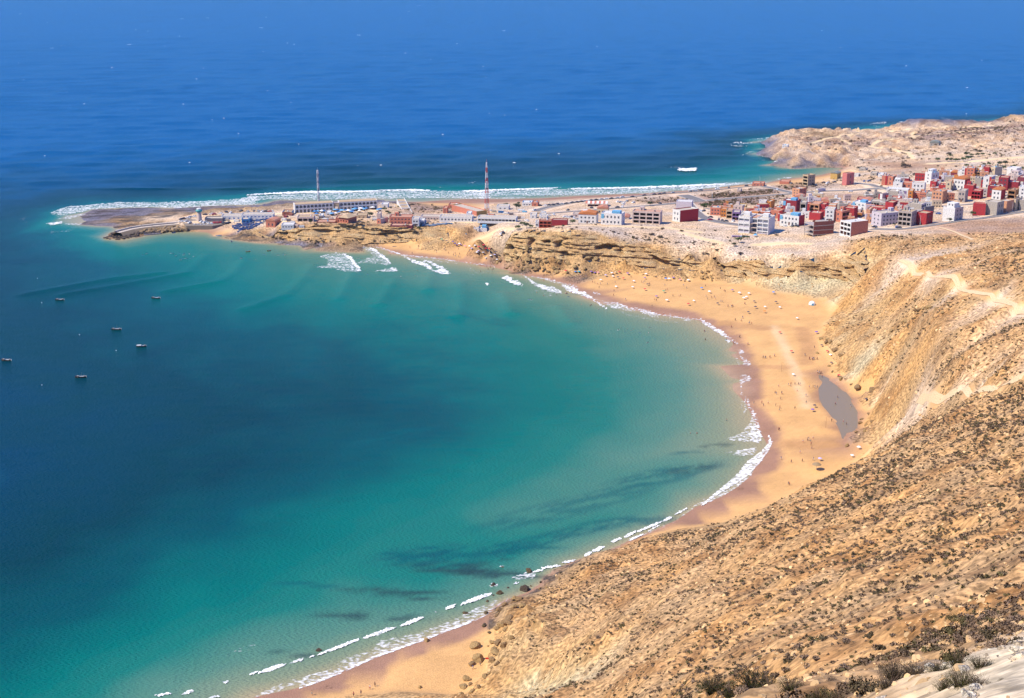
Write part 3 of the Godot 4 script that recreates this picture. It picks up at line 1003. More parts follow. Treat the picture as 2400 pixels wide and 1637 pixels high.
func frame_building():
	var r := between(FRAME_A, FRAME_B, "unfinished_building", "unfinished concrete frame building with a brick side wall and bare slabs", "building site")
	var t: Node3D = r[0]; var w: float = r[1]
	var d := 17.0
	var con := wall_paint("grey")
	for k in 4:
		block("floor_slab", t, Vector3(w / 2, -1.0 + k * 3.3, -d / 2), Vector3(w + 0.8, 0.45, d), con)
		if k < 3:
			for x in [0.2, w / 2, w - 0.2]:
				for z in [-0.3, -d / 2, -d + 0.3]: block("column", t, Vector3(x, -0.55 + k * 3.3, z), Vector3(0.35, 2.85, 0.35), con)
			block("back_partition", t, Vector3(w / 2, -0.55 + k * 3.3, -5.0), Vector3(w - 0.6, 2.85, 0.2), wall_paint("brown"))
	block("brick_wall", t, Vector3(w, 2.6, -d / 2), Vector3(0.3, 9.6, d - 0.8), wall_paint("brick"))
	block("brick_wall", t, Vector3(0.3, -1.4, -d / 2 - 3), Vector3(0.3, 12.0, d - 7), wall_paint("brick"))
	block("roof_parapet", t, Vector3(w / 2, 9.35, -d / 2 - 4), Vector3(w, 1.2, 8.0), wall_paint("concrete"))
	for k in 2:
		block("annex_slab", t, Vector3(w + 6.2, -2.2 + k * 3.2, -3.6), Vector3(12.0, 0.4, 8.0), con)
	block("annex_back", t, Vector3(w + 6.2, -1.8, -6.5), Vector3(11.6, 2.8, 0.25), wall_paint("brown"))
	for x in [1.0, 4.6, 8.2, 11.8]:
		for z in [0.1, -7.2]: block("annex_column", t, Vector3(w + x, -4.0, z), Vector3(0.35, 5.0, 0.35), con)
		block("starter_column", t, Vector3(w + x, 1.4, -3.5), Vector3(0.25, 1.3, 0.25), con)
	for k in 9:
		var st := start()
		add_bar(st, Vector3(w + 12.2 + k * 0.1, 1.0, 0.2 - k * 0.85), Vector3(w + 15.5, -3.5, 1.0 - k * 0.85), 0.09, 0.09)
		obj("leaning_pole", st.commit(), wall_paint("tan"), t)

func arch_panel(w: float, h: float, spring: float, gap: float, th: float) -> ArrayMesh:   # x 0..w: an opening with a round head, its crown at spring + gap / 2
	var st := start()
	var r := gap / 2
	var steps := 10
	add_box(st, Vector3(0, 0, -th), Vector3(w / 2 - r, h, 0))
	add_box(st, Vector3(w / 2 + r, 0, -th), Vector3(w, h, 0))
	for k in steps:
		var a0 := PI - PI * k / steps; var a1 := PI - PI * (k + 1) / steps
		var p0 := Vector2(w / 2 + r * cos(a0), spring + r * sin(a0)); var p1 := Vector2(w / 2 + r * cos(a1), spring + r * sin(a1))
		for q in [[Vector3(p0.x, p0.y, 0), Vector3(p0.x, h, 0), Vector3(p1.x, h, 0), Vector3(p1.x, p1.y, 0)], [Vector3(p1.x, p1.y, 0), Vector3(p1.x, p1.y, -th), Vector3(p0.x, p0.y, -th), Vector3(p0.x, p0.y, 0)], [Vector3(p0.x, h, 0), Vector3(p0.x, h, -th), Vector3(p1.x, h, -th), Vector3(p1.x, h, 0)]]:
			var n: Vector3 = (q[2] - q[0]).cross(q[1] - q[0]).normalized()
			for i in [0, 1, 2, 0, 2, 3]:
				st.set_normal(n)
				st.add_vertex(q[i])
	return st.commit()

func arcade(label: String, a: Vector3, b: Vector3, h: float):
	var r := between(a, b, "arcaded_wing", label, "building")
	var t: Node3D = r[0]; var w: float = r[1]
	var n := 10
	var bay := w / n
	var arch := arch_panel(bay, 3.9, 1.9, bay * 0.78, 0.5)
	var white := wall_paint("white"); var cream := wall_paint("white")
	for k in n:
		var o := obj("arch", arch, cream, t)
		o.position = Vector3(k * bay, h - 3.9, 0)
		block("balcony", t, Vector3((k + 0.5) * bay, h - 4.3, 0.12), Vector3(bay * 0.8, 1.25, 0.2), white)
		block("pier", t, Vector3((k + 0.1) * bay, -1.0, -0.25), Vector3(bay * 0.2, h - 2.9, 0.5), cream)
		block("pier", t, Vector3((k + 0.9) * bay, -1.0, -0.25), Vector3(bay * 0.2, h - 2.9, 0.5), cream)
		block("party_wall", t, Vector3(k * bay + 0.1, -1.0, -2.0), Vector3(0.2, h + 0.9, 3.0), white)
	block("floor_slab", t, Vector3(w / 2, h - 4.35, -1.6), Vector3(w, 0.3, 2.4), white)
	block("back_wall", t, Vector3(w / 2, -1.0, -3.4), Vector3(w, h + 1.0, 0.3), cream)
	block("end_wall", t, Vector3(-0.2, -1.0, -4.0), Vector3(0.4, h + 1.7, 7.4), cream)
	block("end_wall", t, Vector3(w + 0.2, -1.0, -4.0), Vector3(0.4, h + 1.7, 7.4), cream)
	var roof := obj("roof", prism(PackedVector2Array([Vector2(-0.2, h), Vector2(-0.2, h + 0.3), Vector2(-7.0, h + 0.8), Vector2(-7.0, h - 1.0)]), 0.0, w), roof_paint("tan"), t)
	roof.transform = Transform3D(Basis(Vector3.UP, PI / 2), Vector3(0, 0, 0)) * Transform3D(Basis(Vector3.UP, PI), Vector3.ZERO)
	roof.transform = Transform3D(Basis(Vector3(0, 0, 1), Vector3(0, 1, 0), Vector3(-1, 0, 0)), Vector3(w, 0, 0))

func gateway():
	var t := thing("gateway", "pale arched gateway standing between the two arcaded wings", "gate", GATE, 0.05, "buildings of the village")
	var o := obj("arch", arch_panel(4.6, 7.6, 3.6, 2.6, 1.2), wall_paint("tan"), t)
	o.position = Vector3(-2.3, -0.6, 0)
	block("cornice", t, Vector3(0, 7.0, -0.6), Vector3(5.0, 0.4, 1.5), wall_paint("pinkish"))

func hall():
	var a := (HALL_FRONT_A + HALL_FRONT_B) / 2; var b := (HALL_BACK_A + HALL_BACK_B) / 2
	var away := Vector3(b.x - a.x, 0, b.z - a.z)
	var len := minf(away.length(), 95.0)
	var t := thing("market_hall", "long white hall with a ribbed flat roof running back to the ocean shore", "hall", Vector3(a.x, minf(a.y, b.y), a.z), atan2(-away.x, -away.z), "buildings of the village")
	var w := HALL_FRONT_A.distance_to(HALL_FRONT_B)
	var white := wall_paint("white")
	var front := obj("front_wall", prism(PackedVector2Array([Vector2(-w / 2, -2), Vector2(w / 2, -2), Vector2(w / 2, 6.4), Vector2(-w / 2, 5.6)]), -0.3, 0.0), white, t)
	front.position.z = 0.0
	block("side_wall", t, Vector3(w / 2 - 0.15, -2, -len / 2), Vector3(0.3, 8.5, len - 0.6), white)
	block("side_wall", t, Vector3(-w / 2 + 0.15, -2, -len / 2), Vector3(0.3, 7.6, len - 0.6), white)
	for k in 6:
		block("roof_panel", t, Vector3(0, 5.3, -len * (k + 0.5) / 6), Vector3(w - 0.8, 0.2, len / 6 - 1.6), roof_paint("tan"))
		block("roof_rib", t, Vector3(0, 5.25, -len * k / 6 - 0.3), Vector3(w - 0.7, 0.9, 0.7), white)
	block("lean_to_roof", t, Vector3(-w / 2 - 2.0, 2.9, -len * 0.42), Vector3(3.8, 0.25, len * 0.8), roof_paint("tan"))
	block("lean_to_wall", t, Vector3(-w / 2 - 3.8, -2, -len * 0.42), Vector3(0.25, 5.2, len * 0.8), white)

func pavilion():
	var t := thing("pavilion", "salmon pavilion with a broad tan hipped roof above the cliff", "pavilion", PAVILION, -0.5, "buildings of the village")
	var w := 9.0; var d := 12.0; var h := 4.6
	var front := obj("front_wall", opened_wall(w, h, 3, 1, 1.2, 1.3), wall_paint("salmon"), t)
	front.position.x = -w
	var side := obj("side_wall", opened_wall(d - 0.3, h, 5, 1, 1.3, 1.5), wall_paint("salmon"), t)
	side.transform = Transform3D(Basis(Vector3.UP, PI / 2), Vector3(0, 0, -0.3))
	glaze(t, d - 0.3, h, [5, 1, false], 1.3, 1.5, side.transform, paint("dark window glass", Color(0.03, 0.04, 0.06), 0.2))
	block("rear_wall", t, Vector3(-w / 2, -1, -d + 0.15), Vector3(w - 0.3, h + 1, 0.3), wall_paint("salmon"))
	block("rear_wall", t, Vector3(-w + 0.15, -1, -d / 2), Vector3(0.3, h + 1, d - 0.6), wall_paint("salmon"))
	var e := 1.1
	var v := PackedVector3Array([Vector3(-w - e, h, e), Vector3(e, h, e), Vector3(e, h, -d - e), Vector3(-w - e, h, -d - e), Vector3(-w / 2, h + 2.0, -d * 0.32), Vector3(-w / 2, h + 2.0, -d * 0.68)])
	var st := start()
	for f in [[0, 4, 1], [1, 4, 5], [1, 5, 2], [2, 5, 3], [3, 5, 4], [3, 4, 0], [0, 1, 2], [0, 2, 3]]:
		var n := (v[f[2]] - v[f[0]]).cross(v[f[1]] - v[f[0]]).normalized()
		for k in f:
			st.set_normal(n)
			st.add_vertex(v[k])
	obj("hipped_roof", st.commit(), roof_paint("tan"), t)

func marquee():
	var r := between(MARQUEE_A, MARQUEE_B, "marquee", "open marquee with a red and white striped canopy beside the ocean road", "tent")
	var t: Node3D = r[0]; var w: float = r[1]
	for k in 10:
		var o := obj("canopy_stripe", prism(PackedVector2Array([Vector2(0, 3.2), Vector2(-5.0, 4.6), Vector2(-10.0, 3.2), Vector2(-10.0, 3.05), Vector2(-5.0, 4.4), Vector2(0, 3.05)]), 0.0, w / 10), wall_paint("salmon" if k % 2 == 0 else "white"), t)
		o.transform = Transform3D(Basis(Vector3(0, 0, 1), Vector3(0, 1, 0), Vector3(-1, 0, 0)), Vector3((k + 1) * w / 10, 0, 0))
	for k in 6:
		for z in [-0.2, -9.8]: block("post", t, Vector3(k * w / 5, -0.5, z), Vector3(0.18, 3.7, 0.18), wall_paint("slate"))
	block("counter", t, Vector3(w / 2, -0.3, -5.0), Vector3(w * 0.8, 1.3, 4.0), wall_paint("plum"))

func mast(label: String, at: Vector3, h: float, base: float, top: float, tints: Array):
	var t := thing("lattice_mast", label, "mast", Vector3(at.x, ground(at.x, at.z), at.z), 0.35)
	var tint := {"red": Color(0.50, 0.10, 0.09), "white": Color(0.66, 0.64, 0.66), "grey": Color(0.34, 0.33, 0.36)}
	var n := 10
	for k in n:
		var y0 := h * k / n; var y1 := h * (k + 1) / n
		var a := lerpf(base, top, float(k) / n) / 2; var b := lerpf(base, top, float(k + 1) / n) / 2
		var st := start()
		var c := [Vector3(1, 0, 1), Vector3(-1, 0, 1), Vector3(-1, 0, -1), Vector3(1, 0, -1)]
		for i in 4:
			var p0: Vector3 = c[i] * a + Vector3(0, y0, 0); var p1: Vector3 = c[i] * b + Vector3(0, y1, 0)
			var q0: Vector3 = c[(i + 1) % 4] * a + Vector3(0, y0, 0); var q1: Vector3 = c[(i + 1) % 4] * b + Vector3(0, y1, 0)
			add_bar(st, p0, p1, 0.17, 0.17)
			for m in 2:
				var f0 := m * 0.5; var f1 := f0 + 0.5
				add_bar(st, p0.lerp(p1, f0), q0.lerp(q1, f1), 0.09, 0.09)
				add_bar(st, q0.lerp(q1, f0), p0.lerp(p1, f1), 0.09, 0.09)
		obj("mast_section", st.commit(), paint("mast " + tints[k % 2], tint[tints[k % 2]], 0.6), t)
	for k in 5:
		var y := h * (0.45 + 0.11 * k)
		var half := lerpf(base, top, y / h) / 2 + 0.3
		for s in [-1, 1]:
			if (k + s) % 3 == 0: continue
			block("antenna", t, Vector3(half * s, y, 0.2), Vector3(0.35, 2.0, 0.35), wall_paint("white"))
	var dish := obj("dish", lathe([[0.0, 0.0], [0.7, 0.1], [0.95, 0.4], [0.0, 0.25]], 14), wall_paint("white"), t)
	dish.transform = Transform3D(Basis(Vector3.RIGHT, PI / 2), Vector3(-0.5, h * 0.62, lerpf(base, top, 0.62) / 2 + 0.2))
	var tip := start()
	add_bar(tip, Vector3(0, h, 0), Vector3(0, h + 2.6, 0), 0.09, 0.04)
	obj("lightning_rod", tip.commit(), paint("mast " + tints[0], tint[tints[0]], 0.6), t)

# ---------------------------------------------------------------- cars
func parked_cars():
	var hull := PackedVector2Array([Vector2(-2.05, 0.32), Vector2(-2.1, 0.62), Vector2(-1.95, 0.86), Vector2(-1.2, 0.95), Vector2(1.35, 0.98), Vector2(2.0, 0.92), Vector2(2.08, 0.6), Vector2(2.02, 0.32)])
	var cab := PackedVector2Array([Vector2(-1.15, 0.95), Vector2(-0.5, 1.42), Vector2(1.05, 1.42), Vector2(1.6, 0.98)])
	var top := PackedVector2Array([Vector2(-0.55, 1.42), Vector2(-0.4, 1.5), Vector2(0.95, 1.5), Vector2(1.12, 1.42)])
	var hull_m := prism(hull, -0.86, 0.86); var cab_m := prism(cab, -0.74, 0.74); var top_m := prism(top, -0.72, 0.72)
	var wheel := lathe([[0.0, -0.1], [0.22, -0.11], [0.33, -0.1], [0.34, 0.1], [0.22, 0.11], [0.0, 0.1]], 12)
	var tints := {"d": ["dark", Color(0.03, 0.03, 0.045)], "w": ["white", Color(0.72, 0.72, 0.72)], "g": ["silver", Color(0.40, 0.41, 0.43)], "r": ["red", Color(0.45, 0.04, 0.05)], "b": ["blue", Color(0.06, 0.12, 0.32)]}
	var glass := paint("dark window glass", Color(0.03, 0.04, 0.06), 0.2)
	var protos := {}
	for row in CARS:
		var at := points(row[2])
		for k in at.size():
			var label := "%s car parked %s%s" % [tints[row[0]][0], row[1], which(k, at.size())]
			var p := at[k]
			var y := ground(p.x, p.y) + 0.05
			var t: Node3D
			if not protos.has(row[0]):
				t = thing("parked_car", label, "car", Vector3(p.x, y, p.y), 0.0, "cars parked about the village")
				var m := paint("car paint " + tints[row[0]][0], tints[row[0]][1], 0.3)
				obj("body", hull_m, m, t); obj("windows", cab_m, glass, t); obj("roof", top_m, m, t)
				for s in [[-1.3, -0.8], [-1.3, 0.8], [1.3, -0.8], [1.3, 0.8]]:
					var wh := obj("wheel", wheel, paint("tyre rubber", Color(0.02, 0.02, 0.02), 0.9), t)
					wh.transform = Transform3D(Basis(Vector3.RIGHT, PI / 2), Vector3(s[0], 0.33, s[1]))
				protos[row[0]] = t
			else:
				t = protos[row[0]].duplicate()
				t.name = numbered("parked_car")
				add_child(t)
				t.set_meta("label", label)
			t.position = Vector3(p.x, y, p.y)
			t.rotation.y = rng.randf_range(-0.3, 0.3) + (0.0 if "line along" in row[1] else [0.0, 1.2, -0.9][rng.randi() % 3])

# ---------------------------------------------------------------- harbour
func boat_mesh(len: float, wide: float, deep: float) -> Array:   # [outside, inside]
	var out := []
	for inside in [false, true]:
		var v := PackedVector3Array(); var idx := PackedInt32Array()
		var nx := 12; var ny := 6
		for i in nx + 1:
			var t := float(i) / nx
			var half: float = wide / 2 * pow(sin(PI * clampf(0.12 + 0.88 * t, 0.0, 1.0)), 0.6) * (1.0 if t < 0.9 else 1.0 - (t - 0.9) * 6.0)
			half = maxf(half, 0.03)
			var sheer := deep * (1.0 + 0.55 * pow(absf(t - 0.42) * 1.6, 2.2))
			for j in ny * 2 + 1:
				var s := float(j) / ny - 1.0
				var inn := 0.08 if inside else 0.0
				v.append(Vector3((t - 0.5) * len, lerpf(0.0, sheer, pow(absf(s), 1.8)) + (0.16 if inside and absf(s) < 0.9 else 0.0) - 0.3, (half - inn) * signf(s) * pow(absf(s), 0.7)))
		for i in nx:
			for j in ny * 2:
				var k := i * (ny * 2 + 1) + j
				var q := [k, k + 1, k + ny * 2 + 1, k + 1, k + ny * 2 + 2, k + ny * 2 + 1]
				if not inside: q = [k, k + ny * 2 + 1, k + 1, k + 1, k + ny * 2 + 1, k + ny * 2 + 2]
				idx.append_array(q)
		out.append(mesh_of(v, idx))
	return out

func make_boat(label: String, group: String, hull_c: Color, key: String, len := 5.4) -> Node3D:
	var t := thing("fishing_boat", label, "boat", Vector3.ZERO, 0.0, group)
	var m := boat_mesh(len, len * 0.32, 0.95)
	obj("hull", m[0], paint("boat hull " + key, hull_c, 0.6), t)
	obj("inside", m[1], paint("boat inside", Color(0.30, 0.34, 0.40), 0.8), t)
	for x in [-0.25, 0.02, 0.26]: block("thwart", t, Vector3(x * len, 0.28, 0), Vector3(0.28, 0.07, len * 0.28), paint("boat plank", Color(0.36, 0.27, 0.17), 0.8))
	var st := start()
	add_bar(st, Vector3(-len * 0.5, 0.75, 0), Vector3(-len * 0.5, 1.3, 0), 0.05, 0.05)
	obj("stem_post", st.commit(), paint("boat plank", Color(0.36, 0.27, 0.17), 0.8), t)
	return t

func build_harbour():
	var stone := paint("quay concrete", Color(0.30, 0.25, 0.20), 0.95, false, 0.35, 0.2)
	var quay := PackedVector2Array(QUAY)
	var q2 := PackedVector2Array()
	for p in quay: q2.append(Vector2(p.x, -p.y))
	var wall := obj("quay", prism(q2, -2.0, 4.3), stone)
	wall.rotation.x = -PI / 2
	tag(wall, "flat stone quay with a tall brown wall below the white tower", "quay")
	# breakwater: a deck and a parapet on a mound of boulders
	var b := thing("breakwater", "curved boulder breakwater with a pale concrete deck", "breakwater")
	var deck := ribbon(BREAKWATER, -2.4, 2.4, 0.0, 4.0)
	var v: PackedVector3Array = deck.surface_get_arrays(0)[Mesh.ARRAY_VERTEX]
	var idx: PackedInt32Array = deck.surface_get_arrays(0)[Mesh.ARRAY_INDEX]
	for k in v.size(): v[k].y = 3.4
	obj("deck", mesh_of(v, idx), paint("pale deck concrete", Color(0.58, 0.50, 0.42), 0.9, false, 0.2, 0.2), b)
	var mound := PackedVector3Array(); var mi := PackedInt32Array()
	var cu := Curve2D.new()
	for p in BREAKWATER: cu.add_point(p)
	var n := 40
	for k in n + 1:
		var p := cu.sample_baked(cu.get_baked_length() * k / n)
		var t := (cu.sample_baked(minf(cu.get_baked_length() * k / n + 1.0, cu.get_baked_length())) - cu.sample_baked(maxf(cu.get_baked_length() * k / n - 1.0, 0.0))).normalized()
		var s := Vector2(-t.y, t.x)
		for e in [[-8.0, -2.0], [-3.0, 3.3], [3.0, 3.3], [8.0, -2.0]]: mound.append(Vector3(p.x + s.x * e[0], e[1], p.y + s.y * e[0]))
	for k in n:
		for e in 3:
			var i := k * 4 + e
			mi.append_array([i, i + 1, i + 4, i + 1, i + 5, i + 4])
	if (mound[4] - mound[1]).cross(mound[2] - mound[1]).y < 0.0:
		for k in range(0, mi.size(), 3):
			var w := mi[k + 1]; mi[k + 1] = mi[k + 2]; mi[k + 2] = w
	obj("mound", mesh_of(mound, mi), paint("rubble", Color(0.30, 0.23, 0.16), 0.95, false, 0.4, 0.3), b)
	for side in [2.7]:
		var pv := PackedVector3Array()
		var st := start()
		for k in n:
			var p := cu.sample_baked(cu.get_baked_length() * k / n); var p2 := cu.sample_baked(cu.get_baked_length() * (k + 1) / n)
			var t := (p2 - p).normalized(); var s := Vector2(-t.y, t.x)
			if s.y > 0: s = -s
			p += s * side; p2 += s * side
			add_bar(st, Vector3(p.x, 4.0, p.y), Vector3(p2.x, 4.0, p2.y), 0.85, 0.85, 4)
		obj("parapet_wall", st.commit(), paint("pale deck concrete", Color(0.6, 0.5, 0.4), 0.9), b)
	var stones := [rock_mesh(61, 0.75), rock_mesh(62, 0.8), rock_mesh(63, 0.7)]
	var dry := rock_paint("dry boulder", Color(0.46, 0.32, 0.18)); var wet := rock_paint("wet boulder", Color(0.13, 0.10, 0.085))
	var all := BREAKWATER_ROCKS.split(", ")
	for k in all.size():
		var q := all[k].split(" ")
		var o := obj("rock", stones[k % 3], wet if float(q[1]) < 0.9 else dry, b)
		o.position = Vector3(float(q[0]), float(q[1]), float(q[2]))
		o.scale = Vector3.ONE * float(q[3]) * rng.randf_range(0.85, 1.2)
		o.rotation = Vector3(rng.randf() * 0.6, rng.randf() * TAU, rng.randf() * 0.6)
	# the tower
	var t := thing("harbour_tower", "round pale tower with a turquoise gallery on the quay", "tower", Vector3(TOWER.x, 4.3, TOWER.z))
	obj("shaft", lathe([[2.05, -1.0], [1.95, 0.4], [1.7, 8.6], [1.7, 8.7]], 24), wall_paint("pinkish"), t)
	var g := obj("gallery", lathe([[1.7, 0.0], [2.7, 0.7], [2.75, 1.9], [2.4, 1.95], [0.0, 1.95]], 24), paint("turquoise paint", Color(0.10, 0.42, 0.42), 0.6, false, 0.15, 0.3), t)
	g.position.y = 8.5
	var cap := obj("lantern_room", lathe([[1.9, 0.0], [1.9, 1.1], [2.1, 1.15], [1.7, 1.5], [0.0, 1.7]], 24), wall_paint("white"), t)
	cap.position.y = 10.45
	block("door", t, Vector3(0.2, 0, 1.95), Vector3(1.0, 2.1, 0.2), wall_paint("slate"))
	# the floating stage
	var r := between(JETTY_A, JETTY_B, "floating_stage", "dark floating landing stage with posts against the breakwater", "pontoon")
	var j: Node3D = r[0]
	j.position.y = 0.0
	block("pontoon", j, Vector3(r[1] / 2, -0.3, 0), Vector3(r[1], 0.9, 4.0), wall_paint("slate"))
	for k in 6:
		for z in [-1.8, 1.8]: block("post", j, Vector3(r[1] * (k + 0.3) / 5.6, 0.4, z), Vector3(0.25, 2.2, 0.25), wall_paint("slate"))
	block("railing", j, Vector3(r[1] / 2, 2.0, 1.8), Vector3(r[1], 0.15, 0.15), wall_paint("slate"))
	# boats
	var blue := make_boat("blue wooden fishing boat drawn up among its neighbours on the boat slip", "blue fishing boats on the slip", Color(0.045, 0.14, 0.45), "blue", 4.2)
	var slip := points(SLIP_BOATS)
	for k in slip.size():
		var o: Node3D = blue if k == 0 else blue.duplicate()
		if k > 0:
			o.name = numbered("fishing_boat")
			add_child(o)
		o.position = Vector3(slip[k].x, ground(slip[k].x, slip[k].y) + 0.35, slip[k].y)
		o.rotation = Vector3(rng.randf_range(-0.12, 0.12), rng.randf_range(-0.9, 0.9) + 0.9, rng.randf_range(-0.15, 0.15))
	var cliffside := points(CLIFF_BOATS)
	for k in cliffside.size():
		var o := make_boat("pale blue boat laid up beside the white restaurant%s" % which(k, cliffside.size()), "pale blue boats on the cliff", Color(0.16, 0.36, 0.60), "pale blue", 6.0)
		o.position = Vector3(cliffside[k].x, ground(cliffside[k].x, cliffside[k].y) + 0.35, cliffside[k].y)
		o.rotation.y = rng.randf_range(-0.3, 0.3)
	for k in ANCHORED.size():
		var a = ANCHORED[k]
		var o := make_boat(a[0], "fishing boats at anchor in the bay", Color(0.055, 0.03, 0.025) if k > 3 else Color(0.025, 0.03, 0.04), "dark brown" if k > 3 else "dark", 6.2 if k != 3 else 6.0)
		o.position = Vector3(a[1], 0.02, a[2])
		o.rotation.y = PI + rng.randf_range(-0.2, 0.2)
		block("gear", o, Vector3(1.6, 0.4, 0), Vector3(0.8, 0.7, 0.9), wall_paint("white" if k == 3 else "concrete"))
		block("gear", o, Vector3(-1.9, 0.5, 0.2), Vector3(0.5, 0.6, 0.5), wall_paint("concrete"))
		if k == 3: block("cover", o, Vector3(1.3, 0.75, 0), Vector3(2.6, 0.3, 1.6), wall_paint("white"))
		if k == 2 or k == 5:
			var st := start()
			add_bar(st, Vector3(-0.5, 0.2, 0), Vector3(-0.5, 3.0, 0), 0.06, 0.04)
			obj("boat_mast", st.commit(), wall_paint("concrete"), o)
	var small := {"white": Color(0.75, 0.75, 0.75), "blue": Color(0.03, 0.07, 0.2), "yellow": Color(0.65, 0.40, 0.12)}
	for s in SMALL_BOATS:
		var o := make_boat(s[1], "small boats near the harbour", small[s[0]], s[0] + " dinghy", 3.6)
		o.position = Vector3(s[2], 0.05, s[3])
		o.rotation.y = rng.randf() * TAU
	# covered stalls: blue tarpaulins on poles
	var st_at := points(STALLS)
	for k in st_at.size():
		var c: String = ["blue", "skyblue", "blue", "white"][k % 4]
		var o := thing("market_stall", "market stall under a %s tarpaulin by the arcaded wings%s" % [{"blue": "deep blue", "skyblue": "light blue", "white": "white"}[c], which(k, st_at.size())], "stall", Vector3(st_at[k].x, ground(st_at[k].x, st_at[k].y), st_at[k].y), rng.randf_range(-0.4, 0.4), "market stalls by the arcaded wings")
		var w := rng.randf_range(1.3, 2.4)
		obj("tarpaulin", lathe([[w * 1.2, 1.8], [w * 0.7, 2.35], [w * 0.1, 2.8], [0.0, 2.85]], 6), wall_paint(c), o)
		for s in [[-1, -1], [1, -1], [1, 1], [-1, 1]]: block("pole", o, Vector3(s[0] * w * 0.75, -0.2, s[1] * w * 0.75), Vector3(0.1, 2.2, 0.1), wall_paint("slate"))
		block("counter", o, Vector3(0, 0, 0), Vector3(w, 0.9, 0.8), wall_paint("brown"))

# ---------------------------------------------------------------- people: one skin round a skeleton of tapered bones
func body(bones: Array, tints: Array) -> Array:   # [mesh per palette]
	var lo := Vector3(1e9, 1e9, 1e9); var hi := -lo
	for b in bones:
		for k in 2:
			lo = lo.min(b[k] - Vector3.ONE * (b[2] + 0.06)); hi = hi.max(b[k] + Vector3.ONE * (b[2] + 0.06))
	var s := 0.042
	var n := Vector3i(((hi - lo) / s).ceil()) + Vector3i.ONE
	var f := PackedFloat32Array(); f.resize(n.x * n.y * n.z); f.fill(1.0)
	var own := PackedByteArray(); own.resize(f.size())
	for bi in bones.size():
		var b = bones[bi]
		var r: float = maxf(b[2], b[3]) + 0.07
		var i0 := Vector3i(((b[0].min(b[1]) - Vector3.ONE * r - lo) / s).floor()).clamp(Vector3i.ZERO, n - Vector3i.ONE)
		var i1 := Vector3i(((b[0].max(b[1]) + Vector3.ONE * r - lo) / s).ceil()).clamp(Vector3i.ZERO, n - Vector3i.ONE)
		var ab: Vector3 = b[1] - b[0]
		for z in range(i0.z, i1.z + 1):
			for y in range(i0.y, i1.y + 1):
				for x in range(i0.x, i1.x + 1):
					var p := lo + Vector3(x, y, z) * s
					var t := clampf((p - b[0]).dot(ab) / ab.length_squared(), 0.0, 1.0)
					var d: float = p.distance_to(b[0] + ab * t) - lerpf(b[2], b[3], t)
					var k := (z * n.y + y) * n.x + x
					if d < f[k]: own[k] = b[4]
					var h := maxf(0.05 - absf(f[k] - d), 0.0) / 0.05
					f[k] = minf(f[k], d) - h * h * 0.0125
	var at := PackedInt32Array(); at.resize(f.size()); at.fill(-1)
	var v := PackedVector3Array(); var who := PackedByteArray(); var idx := PackedInt32Array()
	for z in n.z - 1:
		for y in n.y - 1:
			for x in n.x - 1:
				var sum := Vector3.ZERO; var m := 0
				var k0 := (z * n.y + y) * n.x + x
				for e in [[0, 1], [0, 2], [0, 4], [1, 3], [1, 5], [2, 3], [2, 6], [4, 5], [4, 6], [3, 7], [5, 7], [6, 7]]:
					var a := Vector3i(e[0] & 1, (e[0] >> 1) & 1, e[0] >> 2); var c := Vector3i(e[1] & 1, (e[1] >> 1) & 1, e[1] >> 2)
					var fa := f[k0 + (a.z * n.y + a.y) * n.x + a.x]; var fc := f[k0 + (c.z * n.y + c.y) * n.x + c.x]
					if (fa < 0.0) != (fc < 0.0):
						sum += Vector3(a).lerp(Vector3(c), fa / (fa - fc)); m += 1
				if m > 0:
					at[k0] = v.size()
					v.append(lo + (Vector3(x, y, z) + sum / m) * s)
					who.append(own[k0])
	var step := [1, n.x, n.x * n.y]
	for z in range(1, n.z - 1):
		for y in range(1, n.y - 1):
			for x in range(1, n.x - 1):
				var k := (z * n.y + y) * n.x + x
				for ax in 3:
					if (f[k] < 0.0) == (f[k + step[ax]] < 0.0): continue
					var u: int = step[(ax + 1) % 3]; var w: int = step[(ax + 2) % 3]
					var q := [at[k - u - w], at[k - w], at[k], at[k - u]]
					if q.min() < 0: continue
					idx.append_array([q[0], q[2], q[1], q[0], q[3], q[2]] if f[k] < 0.0 else [q[0], q[1], q[2], q[0], q[2], q[3]])
	var out := []
	for palette in tints:
		var c := PackedColorArray()
		for k in v.size(): c.append(palette[who[k]])
		out.append(mesh_of(v, idx, c))
	return out

